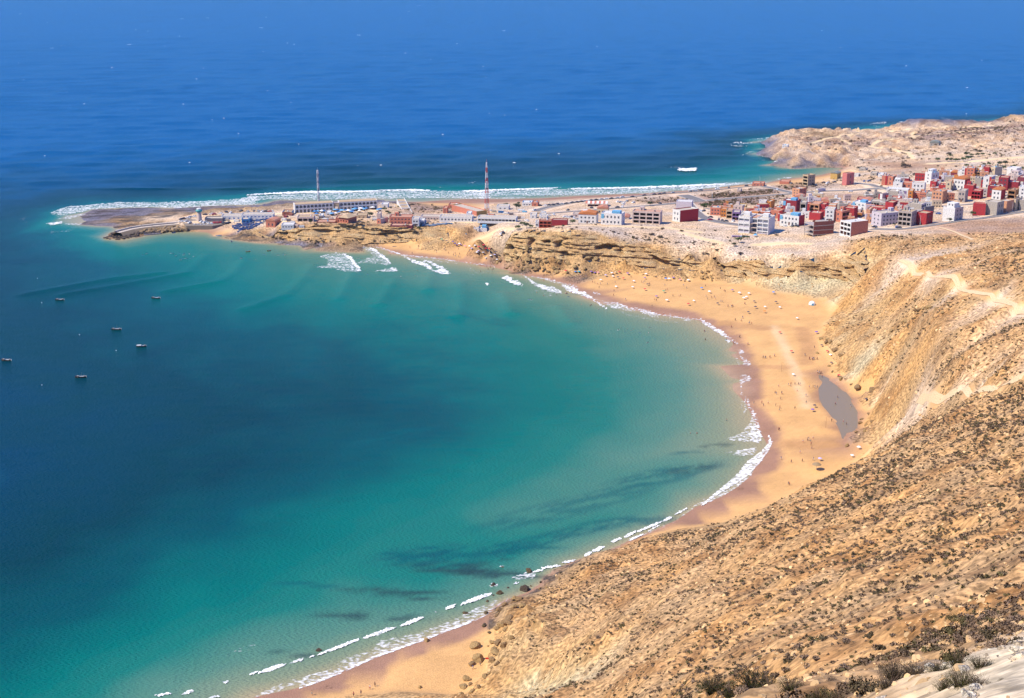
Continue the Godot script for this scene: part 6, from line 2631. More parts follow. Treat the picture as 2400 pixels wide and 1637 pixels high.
-337 -1337.9 -15 v 0
-181.3 -1444.2 -14 v 0
0 -1444.2 -13 v 0
141.3 -1503.5 -14 v 0
250.2 -1601.9 -14 v 0
273 -1753.9 -18 v 0
361.8 -1818.3 -20 v 0
533.9 -1911.6 -22 v 0
669.1 -1961.8 -22 v 0
-670.4 -1796.4 -26 v 0
-335.2 -1796.4 -26 v 0
0 -1796.4 -26 v 0
167.6 -1796.4 -24 v 0
-1254.9 -3422 -32 v 0
0 -3422 -32 v 0
1254.9 -3422 -32 v 0
873.9 -2362.4 -28 v 0
-9000 -12000 -40 v 0
9000 -12000 -40 v 0
-9000 200 -30 v 0
-700 -100 -6 v 0
-100 -150 -1 v 0
-120 -300 1.2 s 0
0 60 228 k 0
300 60 250 e 3
9000 200 200 e 3
9000 -2500 -20 v 0
-20 -200 60 e 3
-20 -20 205 e 3
600 -300 190 e 3
900 -900 110 e 3
1000 -1500 40 p 0
"""

var MAIN_CLIFF := [[Vector3(-19.62, 6, -1025.07), Vector3(-16.05, 16, -1007.8)], [Vector3(-3.48, 12, -990.23), Vector3(-3.5, 23, -999.23)], [Vector3(8.42, 13, -977), Vector3(11.05, 27, -993.89)], [Vector3(31.09, 12, -972.92), Vector3(31.32, 29, -985.66)], [Vector3(52.35, 11, -968.91), Vector3(46.67, 30, -979.2)], [Vector3(68.03, 9, -966.56), Vector3(64.92, 27, -981.46)], [Vector3(83.9, 8, -959.92), Vector3(76.68, 23, -974.83)], [Vector3(103.35, 7, -957.45), Vector3(95.89, 20.5, -970.28)], [Vector3(118.83, 7, -953.42), Vector3(110.84, 20, -965.32)], [Vector3(136.64, 6, -947.05), Vector3(129.57, 20, -955.31)], [Vector3(150.21, 5.5, -936.13), Vector3(144.73, 20, -944.1)], [Vector3(161.5, 6, -922.63), Vector3(159.37, 20, -941.34)], [Vector3(176.66, 8, -916.88), Vector3(174.65, 21, -926)], [Vector3(190.43, 10, -911.1), Vector3(190.69, 22.3, -917.58)], [Vector3(207.04, 11, -906.96), Vector3(208.41, 24.2, -911.83)], [Vector3(222.18, 13, -897.45), Vector3(222.28, 26.8, -909.52)], [Vector3(229.2, 16, -863.8), Vector3(239.46, 34, -903.67)]]

var WEST_CLIFF := [[Vector3(-209.02, 2.4, -1095.25), Vector3(-210.18, 4.5, -1102.31)], [Vector3(-193.67, 2.4, -1086.78), Vector3(-190.93, 9, -1088.9)], [Vector3(-174.5, 2.2, -1074.43), Vector3(-173.37, 11.8, -1081.13)], [Vector3(-156.26, 2.2, -1066.27), Vector3(-161.46, 13, -1084.71)], [Vector3(-135.81, 2, -1065.58), Vector3(-134.64, 13.5, -1082.21)], [Vector3(-112.04, 2, -1065.58), Vector3(-113, 13.5, -1078.74)], [Vector3(-91.51, 2.4, -1063.71), Vector3(-92.26, 13.3, -1076.28)], [Vector3(-71.03, 3.5, -1061.79), Vector3(-71.86, 13, -1077.77)], [Vector3(-50.73, 4.5, -1061.96), Vector3(-53.08, 13, -1078.63)]]


var KELP := [[-37.81, -492.74, 19.09, 7.73, 0.948, -0.319, 0.45], [-22.98, -479.69, 21.4, 4.89, 0.997, 0.079, 0.75], [-4.06, -474.13, 19.5, 3.31, 0.997, 0.079, 0.75], [-43.47, -459.48, 20.76, 3.79, 0.994, 0.113, 0.65], [-29.8, -455.34, 12.66, 3.06, 0.994, 0.113, 0.75], [-50.25, -440.05, 21.45, 2.89, 0.997, 0.073, 0.6], [15.52, -507.25, 38.75, 5.68, 0.862, -0.507, 0.35], [-16.78, -491.96, 30.31, 8.29, 0.937, -0.350, 0.35], [-58.19, -442.97, 9.4, 2.23, 0.989, 0.145, 0.5], [23.64, -538.65, 46.36, 9.34, 0.852, -0.524, 0.28], [69.4, -575.22, 32.57, 8.72, 0.881, -0.473, 0.35], [81.95, -583.07, 13.02, 4.79, 0.940, -0.342, 0.5], [49.59, -522.97, 24.07, 5.93, 0.978, -0.207, 0.35], [-56.35, -628.4, 25.96, 7.58, 0.839, -0.545, 0.35], [98.04, -613.57, 8.7, 3.29, 0.972, -0.233, 0.5], [84.71, -604.97, 10.68, 2.14, 0.973, -0.232, 0.3], [-16.37, -842.26, 27.15, 7.26, 0.783, 0.622, 0.3], [-72.06, -412.88, 10.52, 1.1, 0.980, 0.200, 0.6], [-76.69, -465.1, 13.14, 2.76, 0.989, 0.150, 0.35], [-89.69, -812.22, 37.38, 9.07, 0.878, -0.478, 0.15], [8.45, -495.9, 13.67, 3.57, 0.993, -0.122, 0.4], [-8.32, -487.29, 8.37, 2.31, 0.993, -0.121, 0.55]]

var SWELLS := [[Vector2(-115.36, -972.42), Vector2(-116.14, -930.87), Vector2(-116.85, -894.82)], [Vector2(-83.79, -952.52), Vector2(-86.36, -908.92), Vector2(-88.07, -879.99)], [Vector2(-148.45, -997.34), Vector2(-150.42, -946.05), Vector2(-154.49, -906.54), Vector2(-175.04, -871.09)], [Vector2(-202.87, -1011.72), Vector2(-202.66, -972.42), Vector2(-207.85, -946.05), Vector2(-238.88, -918.55)], [Vector2(-236.79, -1029.48), Vector2(-236.95, -972.42), Vector2(-271.77, -939.67), Vector2(-307.39, -908.92)], [Vector2(-36.47, -946.05), Vector2(-33.26, -897.14), Vector2(-34.49, -852.73)], [Vector2(-5.86, -908.92), Vector2(0, -858.06)], [Vector2(-59.24, -972.42), Vector2(-57.79, -920.99)], [Vector2(-255.66, -972.42), Vector2(-290.53, -952.52), Vector2(-333.74, -908.92)], [Vector2(31.07, -874.41), Vector2(37.76, -832.02)]]

var FOAM := [
	["s", 0.6, 0.58, 0.3, "-137.7 -1040.0, -131.2 -1035.3, -123.4 -1019.8, -119.2 -1004.8, -113.5 -986.5, -111.8 -975.9, -112.1 -969.6, -118.2 -974.1, -124.4 -978.7, -131.8 -985.8, -139.5 -988.7, -145.9 -987.2, -138.4 -999.2, -139.8 -1016.0, -148.0 -1027.5"],
	["s", 0.6, 0.54, 0.3, "-119.5 -1066.8, -112.9 -1057.3, -106.7 -1047.2, -101.8 -1031.4, -96.3 -1017.9, -91.1 -1001.1, -93.6 -996.7, -99.0 -1001.8, -106.0 -1004.8, -117.4 -1002.9, -112.1 -1016.0, -106.9 -1031.4, -111.5 -1043.2, -117.0 -1055.3"],
	["s", 0.7, 0.7, 0.4, "-100.8 -976.9, -93.4 -984.7, -88.1 -989.4, -84.4 -977.6, -89.3 -975.2"],
	["s", 0.6, 0.85, 0.4, "-82.6 -1025.6, -73.3 -1012.2, -67.1 -1006.6, -61.4 -995.6, -58.0 -980.5, -61.6 -983.7, -65.5 -994.5, -74.5 -1005.5"],
	["s", 0.6, 0.8, 0.4, "-70.2 -1016.0, -63.1 -1010.4, -54.9 -997.4, -49.3 -982.9, -45.1 -968.2, -51.0 -967.5, -59.1 -975.9, -54.2 -982.9, -60.1 -1001.1"],
	["s", 0.6, 0.8, 0.1, "-107.6 -1060.8, -95.4 -1045.1, -83.9 -1029.4, -78.9 -1019.3, -78.8 -1020.3, -83.8 -1031.9, -95.4 -1047.8, -107.6 -1062.1"],
	["s", 0.6, 0.5, 0.1, "-75.3 -1029.0, -70.5 -1020.6, -63.3 -1013.0, -40.3 -1002.4, -40.3 -1003.4, -63.4 -1015.2, -70.5 -1022.8, -75.3 -1029.9"],
	["s", 0.6, 0.82, 0.5, "-7.6 -956.2, -3.7 -962.7, 0.7 -953.5, -0.9 -947.5, 3.4 -948.5, 7.8 -931.4, 1.8 -936.0, -2.5 -945.2"],
	["s", 0.5, 0.9, 0.3, "-18.5 -941.2, -16.5 -937.9, -17.2 -933.1, -18.4 -936.9"],
	["s", 0.6, 0.85, 0.4, "-153.1 -1068.5, -149.6 -1068.5, -146.3 -1061.4, -149.7 -1059.4"],
	["s", 0.6, 0.4, 0.1, "-36.1 -998.3, -31.0 -987.6, -28.4 -981.1, -33.0 -982.1, -33.0 -980.2, -27.7 -977.7, -30.6 -991.2, -36.0 -1000.1"],
	["s", 0.6, 0.35, 0.1, "-29.4 -967.1, -24.0 -979.4, -15.9 -977.6, -20.6 -968.9"],
	["s", 0.55, 0.75, 0.35, "6.9 -970.6, 12.4 -953.5, 17.6 -939.5, 23.7 -931.1, 28.7 -930.4, 35.4 -910.0, 27.8 -913.1, 21.9 -920.3, 16.0 -933.0"],
	["s", 0.6, 0.3, 0.1, "10.4 -914.6, 22.1 -927.2, 33.7 -908.4, 24.5 -900.8"],
	["s", 0.6, 0.3, 0.1, "2.1 -967.1, 6.9 -970.6, 16.0 -933.7, 10.6 -940.2"],
	["s", 0.5, 0.8, 0.3, "34.6 -935.3, 40.7 -931.1, 46.4 -921.5, 51.3 -911.5, 55.9 -891.5, 50.6 -898.7, 47.3 -907.8, 40.0 -914.0"],
	["s", 0.5, 0.6, 0.1, "20.3 -958.1, 28.6 -943.2, 39.2 -933.4, 49.1 -914.2, 49.2 -915.0, 39.4 -935.2, 28.8 -945.1, 20.4 -959.0"],
	["s", 0.5, 0.62, 0.25, "60.5 -902.3, 67.0 -888.0, 73.5 -876.3, 79.2 -862.4, 72.8 -866.6, 65.9 -872.3, 61.5 -883.0"],
	["s", 0.5, 0.8, 0.3, "54.6 -892.0, 58.8 -878.6, 63.0 -868.0, 63.3 -869.3, 59.5 -881.5, 54.9 -893.4"],
	["s", 0.5, 0.62, 0.3, "79.8 -872.9, 87.3 -867.8, 92.3 -859.4, 94.2 -847.3, 89.7 -847.3, 88.1 -853.3, 85.1 -858.8"],
	["s", 0.5, 0.6, 0.3, "108.6 -839.3, 113.2 -848.4, 115.0 -836.6"],
	["s", 0.5, 0.6, 0.2, "100.7 -858.2, 102.7 -852.7, 101.0 -845.4, 101.2 -844.9, 103.5 -853.9, 101.0 -859.4"],
	["s", 0.5, 0.75, 0.3, "120.5 -844.3, 125.5 -829.8, 130.2 -814.5, 132.7 -798.7, 128.8 -805.5, 124.4 -822.1, 120.6 -829.8"],
	["s", 0.5, 0.9, 0.3, "130.4 -795.5, 132.0 -793.1, 130.6 -788.4"],
	["s", 0.45, 0.6, 0.2, "134.2 -778.4, 135.6 -776.2, 135.0 -753.9, 137.6 -748.1, 133.8 -736.8, 130.8 -728.5, 130.8 -715.1, 125.6 -692.1, 123.8 -690.8, 124.1 -709.9, 129.2 -728.5, 132.8 -748.1, 133.1 -768.6"],
	["s", 0.45, 0.6, 0.15, "125.9 -694.7, 122.1 -679.9, 120.3 -665.8, 118.3 -660.2, 118.5 -659.7, 121.0 -665.6, 122.8 -679.8, 126.2 -694.4"],
	["s", 0.45, 0.7, 0.15, "123.4 -694.8, 122.7 -693.4, 121.8 -690.3, 121.4 -688.6, 121.6 -688.1, 122.3 -689.5, 123.2 -692.5, 123.6 -694.3"],
	["s", 0.45, 0.55, 0.3, "123.2 -659.2, 123.1 -645.4, 122.0 -626.2, 118.6 -615.6, 113.3 -617.6, 103.3 -621.7, 112.5 -630.4, 118.3 -643.2"],
	["s", 0.45, 0.75, 0.35, "119.0 -641.1, 122.3 -641.1, 122.0 -626.2, 118.7 -616.0, 115.0 -619.1"],
	["s", 0.45, 0.6, 0.3, "100.6 -603.8, 110.3 -608.1, 116.5 -610.4, 114.2 -601.8, 107.5 -599.0"],
	["s", 0.4, 0.78, 0.25, "125.3 -629.4, 125.6 -618.0, 122.3 -607.7, 113.9 -588.6, 106.1 -574.1, 98.5 -563.6, 90.5 -553.5, 81.1 -540.5, 86.6 -550.5, 95.5 -565.3, 102.7 -577.6, 109.1 -592.3, 118.4 -606.1, 123.9 -618.0"],
	["s", 0.35, 0.9, 0.4, "84.0 -544.4, 83.1 -543.8, 81.9 -541.9, 81.2 -540.6, 81.2 -540.0, 82.1 -540.7, 83.3 -542.6, 84.1 -543.9"],
	["s", 0.35, 0.9, 0.4, "74.4 -537.6, 72.7 -536.2, 70.3 -533.3, 68.7 -531.2, 68.7 -530.6, 70.5 -531.9, 72.8 -534.8, 74.5 -536.9"],
	["s", 0.35, 0.9, 0.4, "67.6 -529.4, 66.2 -528.7, 64.2 -526.4, 62.9 -524.6, 63.0 -523.5, 64.4 -524.2, 66.3 -526.4, 67.7 -528.3"],
	["s", 0.35, 0.9, 0.4, "62.2 -523.6, 58.7 -521.2, 54.2 -516.8, 50.9 -513.4, 50.9 -512.5, 54.3 -514.8, 58.9 -519.2, 62.2 -522.7"],
	["s", 0.35, 0.9, 0.4, "50.1 -513.1, 48.7 -512.6, 46.9 -510.5, 45.7 -508.8, 45.7 -507.8, 47.1 -508.3, 48.9 -510.4, 50.2 -512.1"],
	["s", 0.35, 0.9, 0.4, "44.3 -507.4, 43.0 -507.1, 41.3 -505.3, 40.2 -503.8, 40.2 -502.8, 41.5 -503.1, 43.2 -504.9, 44.4 -506.4"],
	["s", 0.35, 0.9, 0.4, "36.5 -499.2, 35.6 -498.7, 34.4 -496.8, 33.7 -495.4, 33.8 -494.6, 34.8 -495.1, 35.9 -497.0, 36.7 -498.4"],
	["s", 0.35, 0.9, 0.4, "60.1 -519.2, 58.8 -518.2, 57.0 -515.7, 55.8 -514.0, 55.8 -513.4, 57.2 -514.4, 58.9 -516.8, 60.2 -518.6"],
	["s", 0.35, 0.9, 0.4, "53.1 -510.6, 51.8 -510.2, 50.1 -508.4, 49.0 -506.9, 49.0 -506.0, 50.3 -506.4, 52.0 -508.2, 53.1 -509.7"],
	["s", 0.35, 0.9, 0.4, "48.8 -505.9, 48.3 -506.0, 47.6 -505.2, 47.2 -504.6, 47.2 -504.1, 47.7 -504.0, 48.4 -504.8, 48.8 -505.3"],
	["s", 0.35, 0.9, 0.4, "84.2 -548.6, 83.6 -548.4, 82.9 -547.2, 82.5 -546.5, 82.5 -546.1, 83.0 -546.4, 83.7 -547.6, 84.2 -548.2"],
	["s", 0.3, 0.92, 0.4, "50.3 -513.5, 48.8 -512.7, 46.9 -510.2, 45.5 -508.3, 45.6 -507.4, 47.1 -508.2, 49.0 -510.6, 50.4 -512.5"],
	["s", 0.3, 0.92, 0.4, "43.7 -506.8, 42.5 -506.5, 41.0 -505.0, 39.9 -503.8, 40.0 -503.1, 41.1 -503.4, 42.7 -504.9, 43.7 -506.0"],
	["s", 0.3, 0.92, 0.4, "36.5 -499.1, 34.9 -498.6, 33.0 -496.7, 31.6 -495.0, 31.7 -493.9, 33.2 -494.4, 35.2 -496.3, 36.5 -498.0"],
	["s", 0.3, 0.92, 0.4, "31.2 -493.3, 30.2 -493.4, 29.0 -492.2, 28.3 -491.0, 28.4 -489.8, 29.3 -489.7, 30.5 -490.9, 31.2 -492.1"],
	["s", 0.3, 0.92, 0.4, "24.5 -486.5, 23.0 -486.6, 21.0 -485.5, 19.5 -484.5, 19.5 -483.6, 21.1 -483.5, 23.1 -484.5, 24.6 -485.5"],
	["s", 0.3, 0.92, 0.4, "18.8 -481.8, 16.4 -481.7, 13.2 -480.4, 10.8 -479.3, 10.9 -478.4, 13.3 -478.6, 16.5 -479.9, 18.9 -481.0"],
	["s", 0.3, 0.92, 0.4, "11.7 -477.3, 10.6 -477.6, 9.2 -476.9, 8.3 -476.2, 8.3 -475.4, 9.3 -475.1, 10.7 -475.9, 11.7 -476.5"],
	["s", 0.3, 0.92, 0.4, "2.6 -467.2, 1.9 -467.4, 1.2 -466.6, 0.7 -466.0, 0.7 -465.3, 1.4 -465.2, 2.1 -466.0, 2.6 -466.6"],
	["s", 0.3, 0.92, 0.4, "-7.7 -458.4, -11.1 -456.7, -15.4 -453.1, -18.4 -450.0, -18.2 -448.8, -14.8 -450.5, -10.6 -454.1, -7.5 -457.2"],
	["s", 0.3, 0.92, 0.4, "-20.4 -449.0, -21.6 -448.9, -23.1 -447.5, -24.1 -446.2, -23.9 -445.1, -22.6 -445.2, -21.1 -446.6, -20.2 -447.9"],
	["s", 0.3, 0.92, 0.4, "-26.8 -443.8, -27.2 -444.0, -27.6 -443.5, -27.8 -443.2, -27.8 -442.8, -27.4 -442.6, -27.0 -443.1, -26.8 -443.4"],
	["s", 0.3, 0.92, 0.4, "-31.6 -440.0, -34.2 -438.6, -37.4 -435.4, -39.6 -432.9, -39.4 -431.9, -36.8 -433.2, -33.6 -436.3, -31.3 -438.9"],
	["s", 0.3, 0.92, 0.4, "-40.9 -432.3, -44.2 -430.6, -48.3 -427.3, -51.2 -424.6, -50.9 -423.8, -47.7 -425.3, -43.6 -428.6, -40.7 -431.4"],
	["s", 0.3, 0.92, 0.4, "-52.8 -423.6, -56.8 -421.0, -61.8 -416.5, -65.3 -413.0, -65.0 -412.2, -61.2 -414.7, -56.2 -419.1, -52.5 -422.7"],
	["s", 0.3, 0.92, 0.4, "-66.5 -411.9, -67.3 -411.7, -68.1 -410.9, -68.7 -410.4, -68.7 -410.1, -67.9 -410.2, -67.0 -411.0, -66.4 -411.5"],
	["s", 0.3, 0.92, 0.4, "-70.2 -409.7, -70.7 -409.7, -71.2 -408.8, -71.4 -408.2, -71.2 -407.6, -70.7 -407.6, -70.2 -408.5, -70.0 -409.2"],
	["s", 0.3, 0.92, 0.4, "51.8 -508.9, 50.4 -508.7, 48.5 -507.2, 47.2 -506.0, 47.2 -505.1, 48.6 -505.3, 50.5 -506.8, 51.8 -508.0"],
	["s", 0.3, 0.6, 0.25, "-0.4 -471.2, 4.9 -475.0, 9.0 -475.9, 8.3 -470.5, 2.6 -469.7"],
	["s", 0.3, 0.6, 0.15, "-8.4 -465.1, -7.4 -466.9, -5.6 -466.0, -5.2 -464.1, -7.8 -463.2"],
	["s", 0.3, 0.6, 0.15, "-5.0 -481.2, -3.0 -481.7, -2.4 -480.4, -4.4 -479.6"],
	["s", 0.28, 0.9, 0.35, "-75.2 -406.8, -77.9 -405.6, -81.3 -403.0, -83.7 -400.8, -83.4 -400.0, -80.7 -401.1, -77.3 -403.7, -74.9 -406.0"],
	["s", 0.28, 0.9, 0.35, "-84.1 -401.5, -85.0 -401.3, -85.9 -400.1, -86.5 -399.1, -86.3 -398.5, -85.4 -398.8, -84.5 -400.0, -83.9 -400.9"],
	["s", 0.28, 0.9, 0.35, "-70.4 -409.6, -71.7 -409.2, -73.1 -408.0, -74.2 -407.1, -74.0 -406.6, -72.8 -406.9, -71.3 -408.1, -70.3 -409.1"],
	["s", 0.28, 0.9, 0.35, "-91.9 -395.9, -92.7 -395.9, -93.5 -395.1, -93.9 -394.4, -93.7 -393.8, -92.9 -393.8, -92.2 -394.6, -91.7 -395.3"],
	["s", 0.28, 0.9, 0.35, "-102.3 -389.9, -103.5 -389.8, -104.7 -388.7, -105.6 -387.7, -105.3 -387.0, -104.1 -387.1, -102.8 -388.2, -102.0 -389.2"],
	["s", 0.28, 0.9, 0.35, "-108.9 -387.6, -110.6 -387.6, -112.7 -387.0, -114.3 -386.6, -114.2 -386.2, -112.4 -386.2, -110.4 -386.8, -108.8 -387.3"],
	["s", 0.28, 0.9, 0.35, "-93.1 -386.1, -94.2 -386.3, -95.5 -385.8, -96.4 -385.4, -96.3 -384.9, -95.2 -384.7, -93.9 -385.2, -92.9 -385.6"],
	["s", 0.28, 0.52, 0.08, "-0.7 -454.3, -3.9 -446.8, -8.5 -441.1, -15.7 -434.8, -23.2 -428.8, -30.5 -422.5, -37.7 -417.4, -47.0 -409.9, -55.8 -401.2, -68.7 -390.4, -69.8 -397.8, -60.7 -401.5, -57.1 -408.3, -54.2 -413.2, -47.4 -414.2, -46.2 -422.3, -33.3 -427.0, -23.5 -435.1, -15.9 -442.8, -8.7 -451.4"],
	["s", 0.28, 0.75, 0.1, "-8.6 -441.9, -15.9 -436.0, -23.4 -430.0, -30.7 -423.7, -37.9 -418.6, -47.2 -411.0, -56.1 -402.3, -63.0 -396.2, -68.8 -390.9, -68.6 -390.3, -62.5 -394.7, -55.6 -400.7, -46.7 -409.4, -37.5 -416.9, -30.3 -422.0, -23.0 -428.3, -15.5 -434.2, -8.5 -441.0"],
	["s", 0.3, 0.3, 0.05, "-88.4 -423.2, -87.3 -417.4, -97.9 -409.9, -88.4 -423.2"],
	["s", 0.28, 0.55, 0.08, "-81.4 -384.9, -76.2 -388.2, -69.3 -393.6, -59.3 -399.2, -51.6 -407.4, -52.1 -408.9, -60.3 -402.7, -70.4 -397.1, -77.4 -391.5, -82.0 -386.3"],
	["s", 0.9, 0.63, 0.4, "-407.3 -1235.8, -393.8 -1241.4, -368.7 -1256.5, -332.8 -1256.5, -293.1 -1262.1, -263.9 -1270.8, -243.9 -1288.9, -235.7 -1243.0, -258.4 -1243.0, -287.0 -1234.7, -305.3 -1226.6, -326.7 -1232.0, -356.1 -1229.3, -378.8 -1221.2, -384.6 -1210.6, -399.4 -1194.9, -413.5 -1205.3"],
	["s", 0.9, 0.378, 0.2, "-412.5 -1203.8, -406.4 -1216.9, -389.7 -1227.7, -384.6 -1210.6, -392.6 -1185.7, -404.0 -1190.8"],
	["s", 0.8, 0.6, 0.3, "-396.5 -1176.7, -389.7 -1191.9, -378.6 -1203.8, -382.2 -1189.8, -385.9 -1176.7"],
	["s", 0.8, 0.8, 0.3, "-400.2 -1157.0, -389.7 -1164.3, -387.6 -1156.0, -392.5 -1149.3"],
	["s", 0.8, 0.6, 0.2, "-384.9 -1155.1, -370.4 -1157.0, -368.8 -1150.3, -377.8 -1150.3"],
	["s", 0.9, 0.252, 0.1, "-429.1 -1170.7, -431.3 -1188.3, -421.4 -1193.4, -427.7 -1183.2, -423.7 -1163.3, -417.3 -1158.5"],
	["s", 0.9, 0.336, 0.1, "-392.7 -1118.6, -380.1 -1122.2, -370.1 -1134.7, -368.2 -1125.4, -378.2 -1116.3"],
	["s", 0.9, 0.6048, 0.4, "-258.7 -1260.3, -249.4 -1293.5, -233.1 -1290.5, -205.1 -1314.8, -195.1 -1319.7, -162.7 -1317.9, -130.8 -1321.0, -99.0 -1327.2, -82.5 -1321.0, -44.7 -1314.8, -20.8 -1321.0, -20.1 -1273.5, -64.4 -1279.3, -126.6 -1276.4, -157.5 -1273.5, -188.2 -1270.6, -230.2 -1273.5, -243.1 -1259.1, -255.8 -1245.1"],
	["s", 0.9, 0.95, 0.7, "-252.5 -1293.4, -203.8 -1306.2, -161.5 -1308.0, -130.2 -1314.7, -130.6 -1318.6, -162.6 -1316.6, -205.2 -1314.8, -253.3 -1297.2"],
	["s", 0.9, 0.95, 0.7, "-130.5 -1317.8, -98.4 -1318.5, -79.1 -1317.8, -79.3 -1321.7, -99.0 -1327.2, -130.9 -1321.7"],
	["s", 0.9, 0.95, 0.7, "-48.9 -1315.0, -40.4 -1313.3, -29.1 -1310.7, -20.7 -1313.1, -20.7 -1316.4, -29.2 -1318.1, -40.6 -1320.8, -49.1 -1318.3"],
	["s", 0.9, 0.42, 0.1, "-89.7 -1253.3, -84.6 -1250.2, -77.8 -1245.1, -72.9 -1244.9, -73.0 -1247.4, -78.0 -1250.6, -84.9 -1255.7, -89.9 -1255.9"],
	["s", 0.9, 0.294, 0.2, "-74.8 -1338.6, -61.6 -1361.3, -51.2 -1378.0, -56.0 -1358.0, -66.9 -1332.3"],
	["s", 0.9, 0.42, 0.2, "-47.2 -1358.0, -36.6 -1378.0, -40.5 -1358.0"],
	["s", 0.9, 0.6048, 0.4, "-41.6 -1319.7, 1.4 -1327.2, 44.9 -1336.7, 77.3 -1333.5, 121.2 -1339.9, 177.3 -1352.8, 214.4 -1362.6, 211.4 -1342.5, 163.0 -1324.7, 129.1 -1307.4, 96.6 -1300.1, 64.6 -1294.1, 32.9 -1291.1, -40.7 -1291.1"],
	["s", 0.9, 0.95, 0.7, "-41.5 -1316.8, 1.4 -1321.0, 44.7 -1332.5, 44.8 -1335.9, 1.4 -1328.5, -41.6 -1320.2"],
	["s", 0.9, 0.95, 0.7, "55.4 -1327.4, 120.5 -1331.6, 176.2 -1343.8, 213.2 -1355.0, 213.7 -1358.5, 177.1 -1351.5, 121.1 -1339.3, 55.5 -1330.8"],
	["s", 0.9, 0.504, 0.2, "-40.7 -1289.4, -9.2 -1288.2, 17.0 -1284.6, 1.3 -1272.9, -40.3 -1276.4"],
	["s", 0.9, 0.588, 0.1, "-39.6 -1255.1, -9.0 -1258.9, 32.4 -1269.2, 63.8 -1277.3, 106.6 -1292.6, 150.8 -1311.6, 150.9 -1313.0, 106.8 -1295.6, 63.9 -1280.2, 32.4 -1272.0, -9.0 -1261.7, -39.7 -1256.4"],
	["s", 0.9, 0.63, 0.4, "170.0 -1350.4, 193.3 -1360.0, 223.7 -1366.6, 234.3 -1367.9, 233.5 -1358.2, 221.4 -1351.7, 197.3 -1336.7, 165.9 -1315.8"],
	["s", 0.9, 0.672, 0.3, "232.7 -1357.7, 245.1 -1361.3, 257.6 -1365.6, 258.1 -1368.4, 246.1 -1367.5, 233.1 -1360.5"],
	["s", 0.9, 0.92, 0.6, "178.2 -1458.4, 182.7 -1456.4, 198.7 -1461.4, 195.3 -1441.6, 180.6 -1438.6, 177.2 -1446.5"],
	["s", 0.9, 0.294, 0.2, "170.2 -1467.5, 177.5 -1479.0, 182.8 -1463.7, 176.5 -1459.9"],
	["s", 0.9, 0.588, 0.2, "162.1 -1404.5, 166.7 -1403.4, 172.7 -1399.9, 177.6 -1401.0, 177.8 -1402.9, 173.2 -1404.0, 167.2 -1407.6, 162.3 -1406.4"],
	["s", 0.9, 0.672, 0.3, "279.3 -1398.2, 282.5 -1390.9, 289.2 -1398.2, 289.7 -1401.1, 283.7 -1397.3, 279.9 -1401.1"],
	["s", 0.9, 0.588, 0.2, "270.1 -1384.9, 271.3 -1385.3, 272.6 -1384.1, 274.3 -1387.2, 274.6 -1389.1, 273.4 -1388.7, 272.1 -1389.9, 270.4 -1386.9"],
	["s", 0.9, 0.588, 0.2, "228.8 -1365.6, 230.0 -1365.4, 231.5 -1363.4, 233.2 -1365.6, 233.5 -1367.6, 232.2 -1367.8, 230.8 -1369.8, 229.1 -1367.6"],
	["s", 0.9, 0.504, 0.2, "359.8 -1475.3, 354.5 -1454.8, 344.2 -1434.1, 343.8 -1431.4, 354.2 -1450.0, 360.3 -1474.9"],
	["s", 0.9, 0.42, 0.2, "334.3 -1424.2, 324.7 -1412.2, 316.6 -1403.0, 316.3 -1400.9, 323.9 -1407.6, 333.9 -1422.1"],
	["s", 1.0, 0.588, 0.6, "255.3 -1636.2, 267.1 -1652.7, 274.5 -1669.6, 278.0 -1652.7, 296.6 -1652.7, 290.8 -1627.5, 268.6 -1623.1"],
	["s", 1.0, 0.504, 0.4, "281.6 -1675.3, 318.3 -1704.3, 341.7 -1730.7, 329.7 -1669.6, 306.4 -1663.9"],
	["s", 1.1, 0.588, 0.4, "395.0 -1763.0, 409.6 -1765.5, 402.9 -1746.7, 395.6 -1743.0"],
	["s", 1.1, 0.588, 0.4, "445.3 -1783.4, 461.4 -1780.8, 454.5 -1763.0, 447.4 -1768.0"],
	["s", 1.1, 0.504, 0.4, "479.9 -1837.8, 494.8 -1855.7, 507.6 -1861.3, 488.3 -1797.7, 479.1 -1797.7"],
	["s", 1.1, 0.588, 0.4, "521.8 -1855.7, 540.3 -1872.6, 533.6 -1851.6"],
	["s", 1.1, 0.42, 0.3, "588.7 -1908.7, 619.3 -1886.9, 602.1 -1894.1"],
	["s", 1.1, 0.63, 0.5, "646.0 -1861.3, 662.7 -1879.7, 675.7 -1897.0, 669.1 -1872.6, 647.0 -1848.8"],
	["s", 0.9, 0.9, 0.3, "288.6 -1503.4, 291.2 -1502.5, 294.4 -1500.1, 297.9 -1503.4, 298.5 -1506.7, 295.9 -1507.5, 292.6 -1510.0, 289.2 -1506.7"],
	["s", 0.9, 0.504, 0.2, "285.2 -1595.3, 275.3 -1581.9, 262.1 -1554.6, 261.7 -1551.4, 274.4 -1574.3, 284.7 -1591.7"],
	["s", 0.9, 0.42, 0.2, "276.9 -1522.3, 281.5 -1499.5, 295.0 -1503.3, 295.6 -1506.7, 282.9 -1506.9, 277.7 -1525.5"],
	["s", 0.9, 0.504, 0.2, "280.9 -1561.7, 282.7 -1552.5, 284.9 -1538.2, 287.4 -1532.2, 287.9 -1534.7, 286.1 -1543.6, 284.0 -1558.1, 281.4 -1564.2"],
	["s", 0.9, 0.42, 0.1, "296.2 -1494.9, 302.2 -1491.0, 309.7 -1483.2, 316.0 -1481.3, 316.4 -1482.9, 310.4 -1486.8, 303.0 -1494.7, 296.6 -1496.6"],
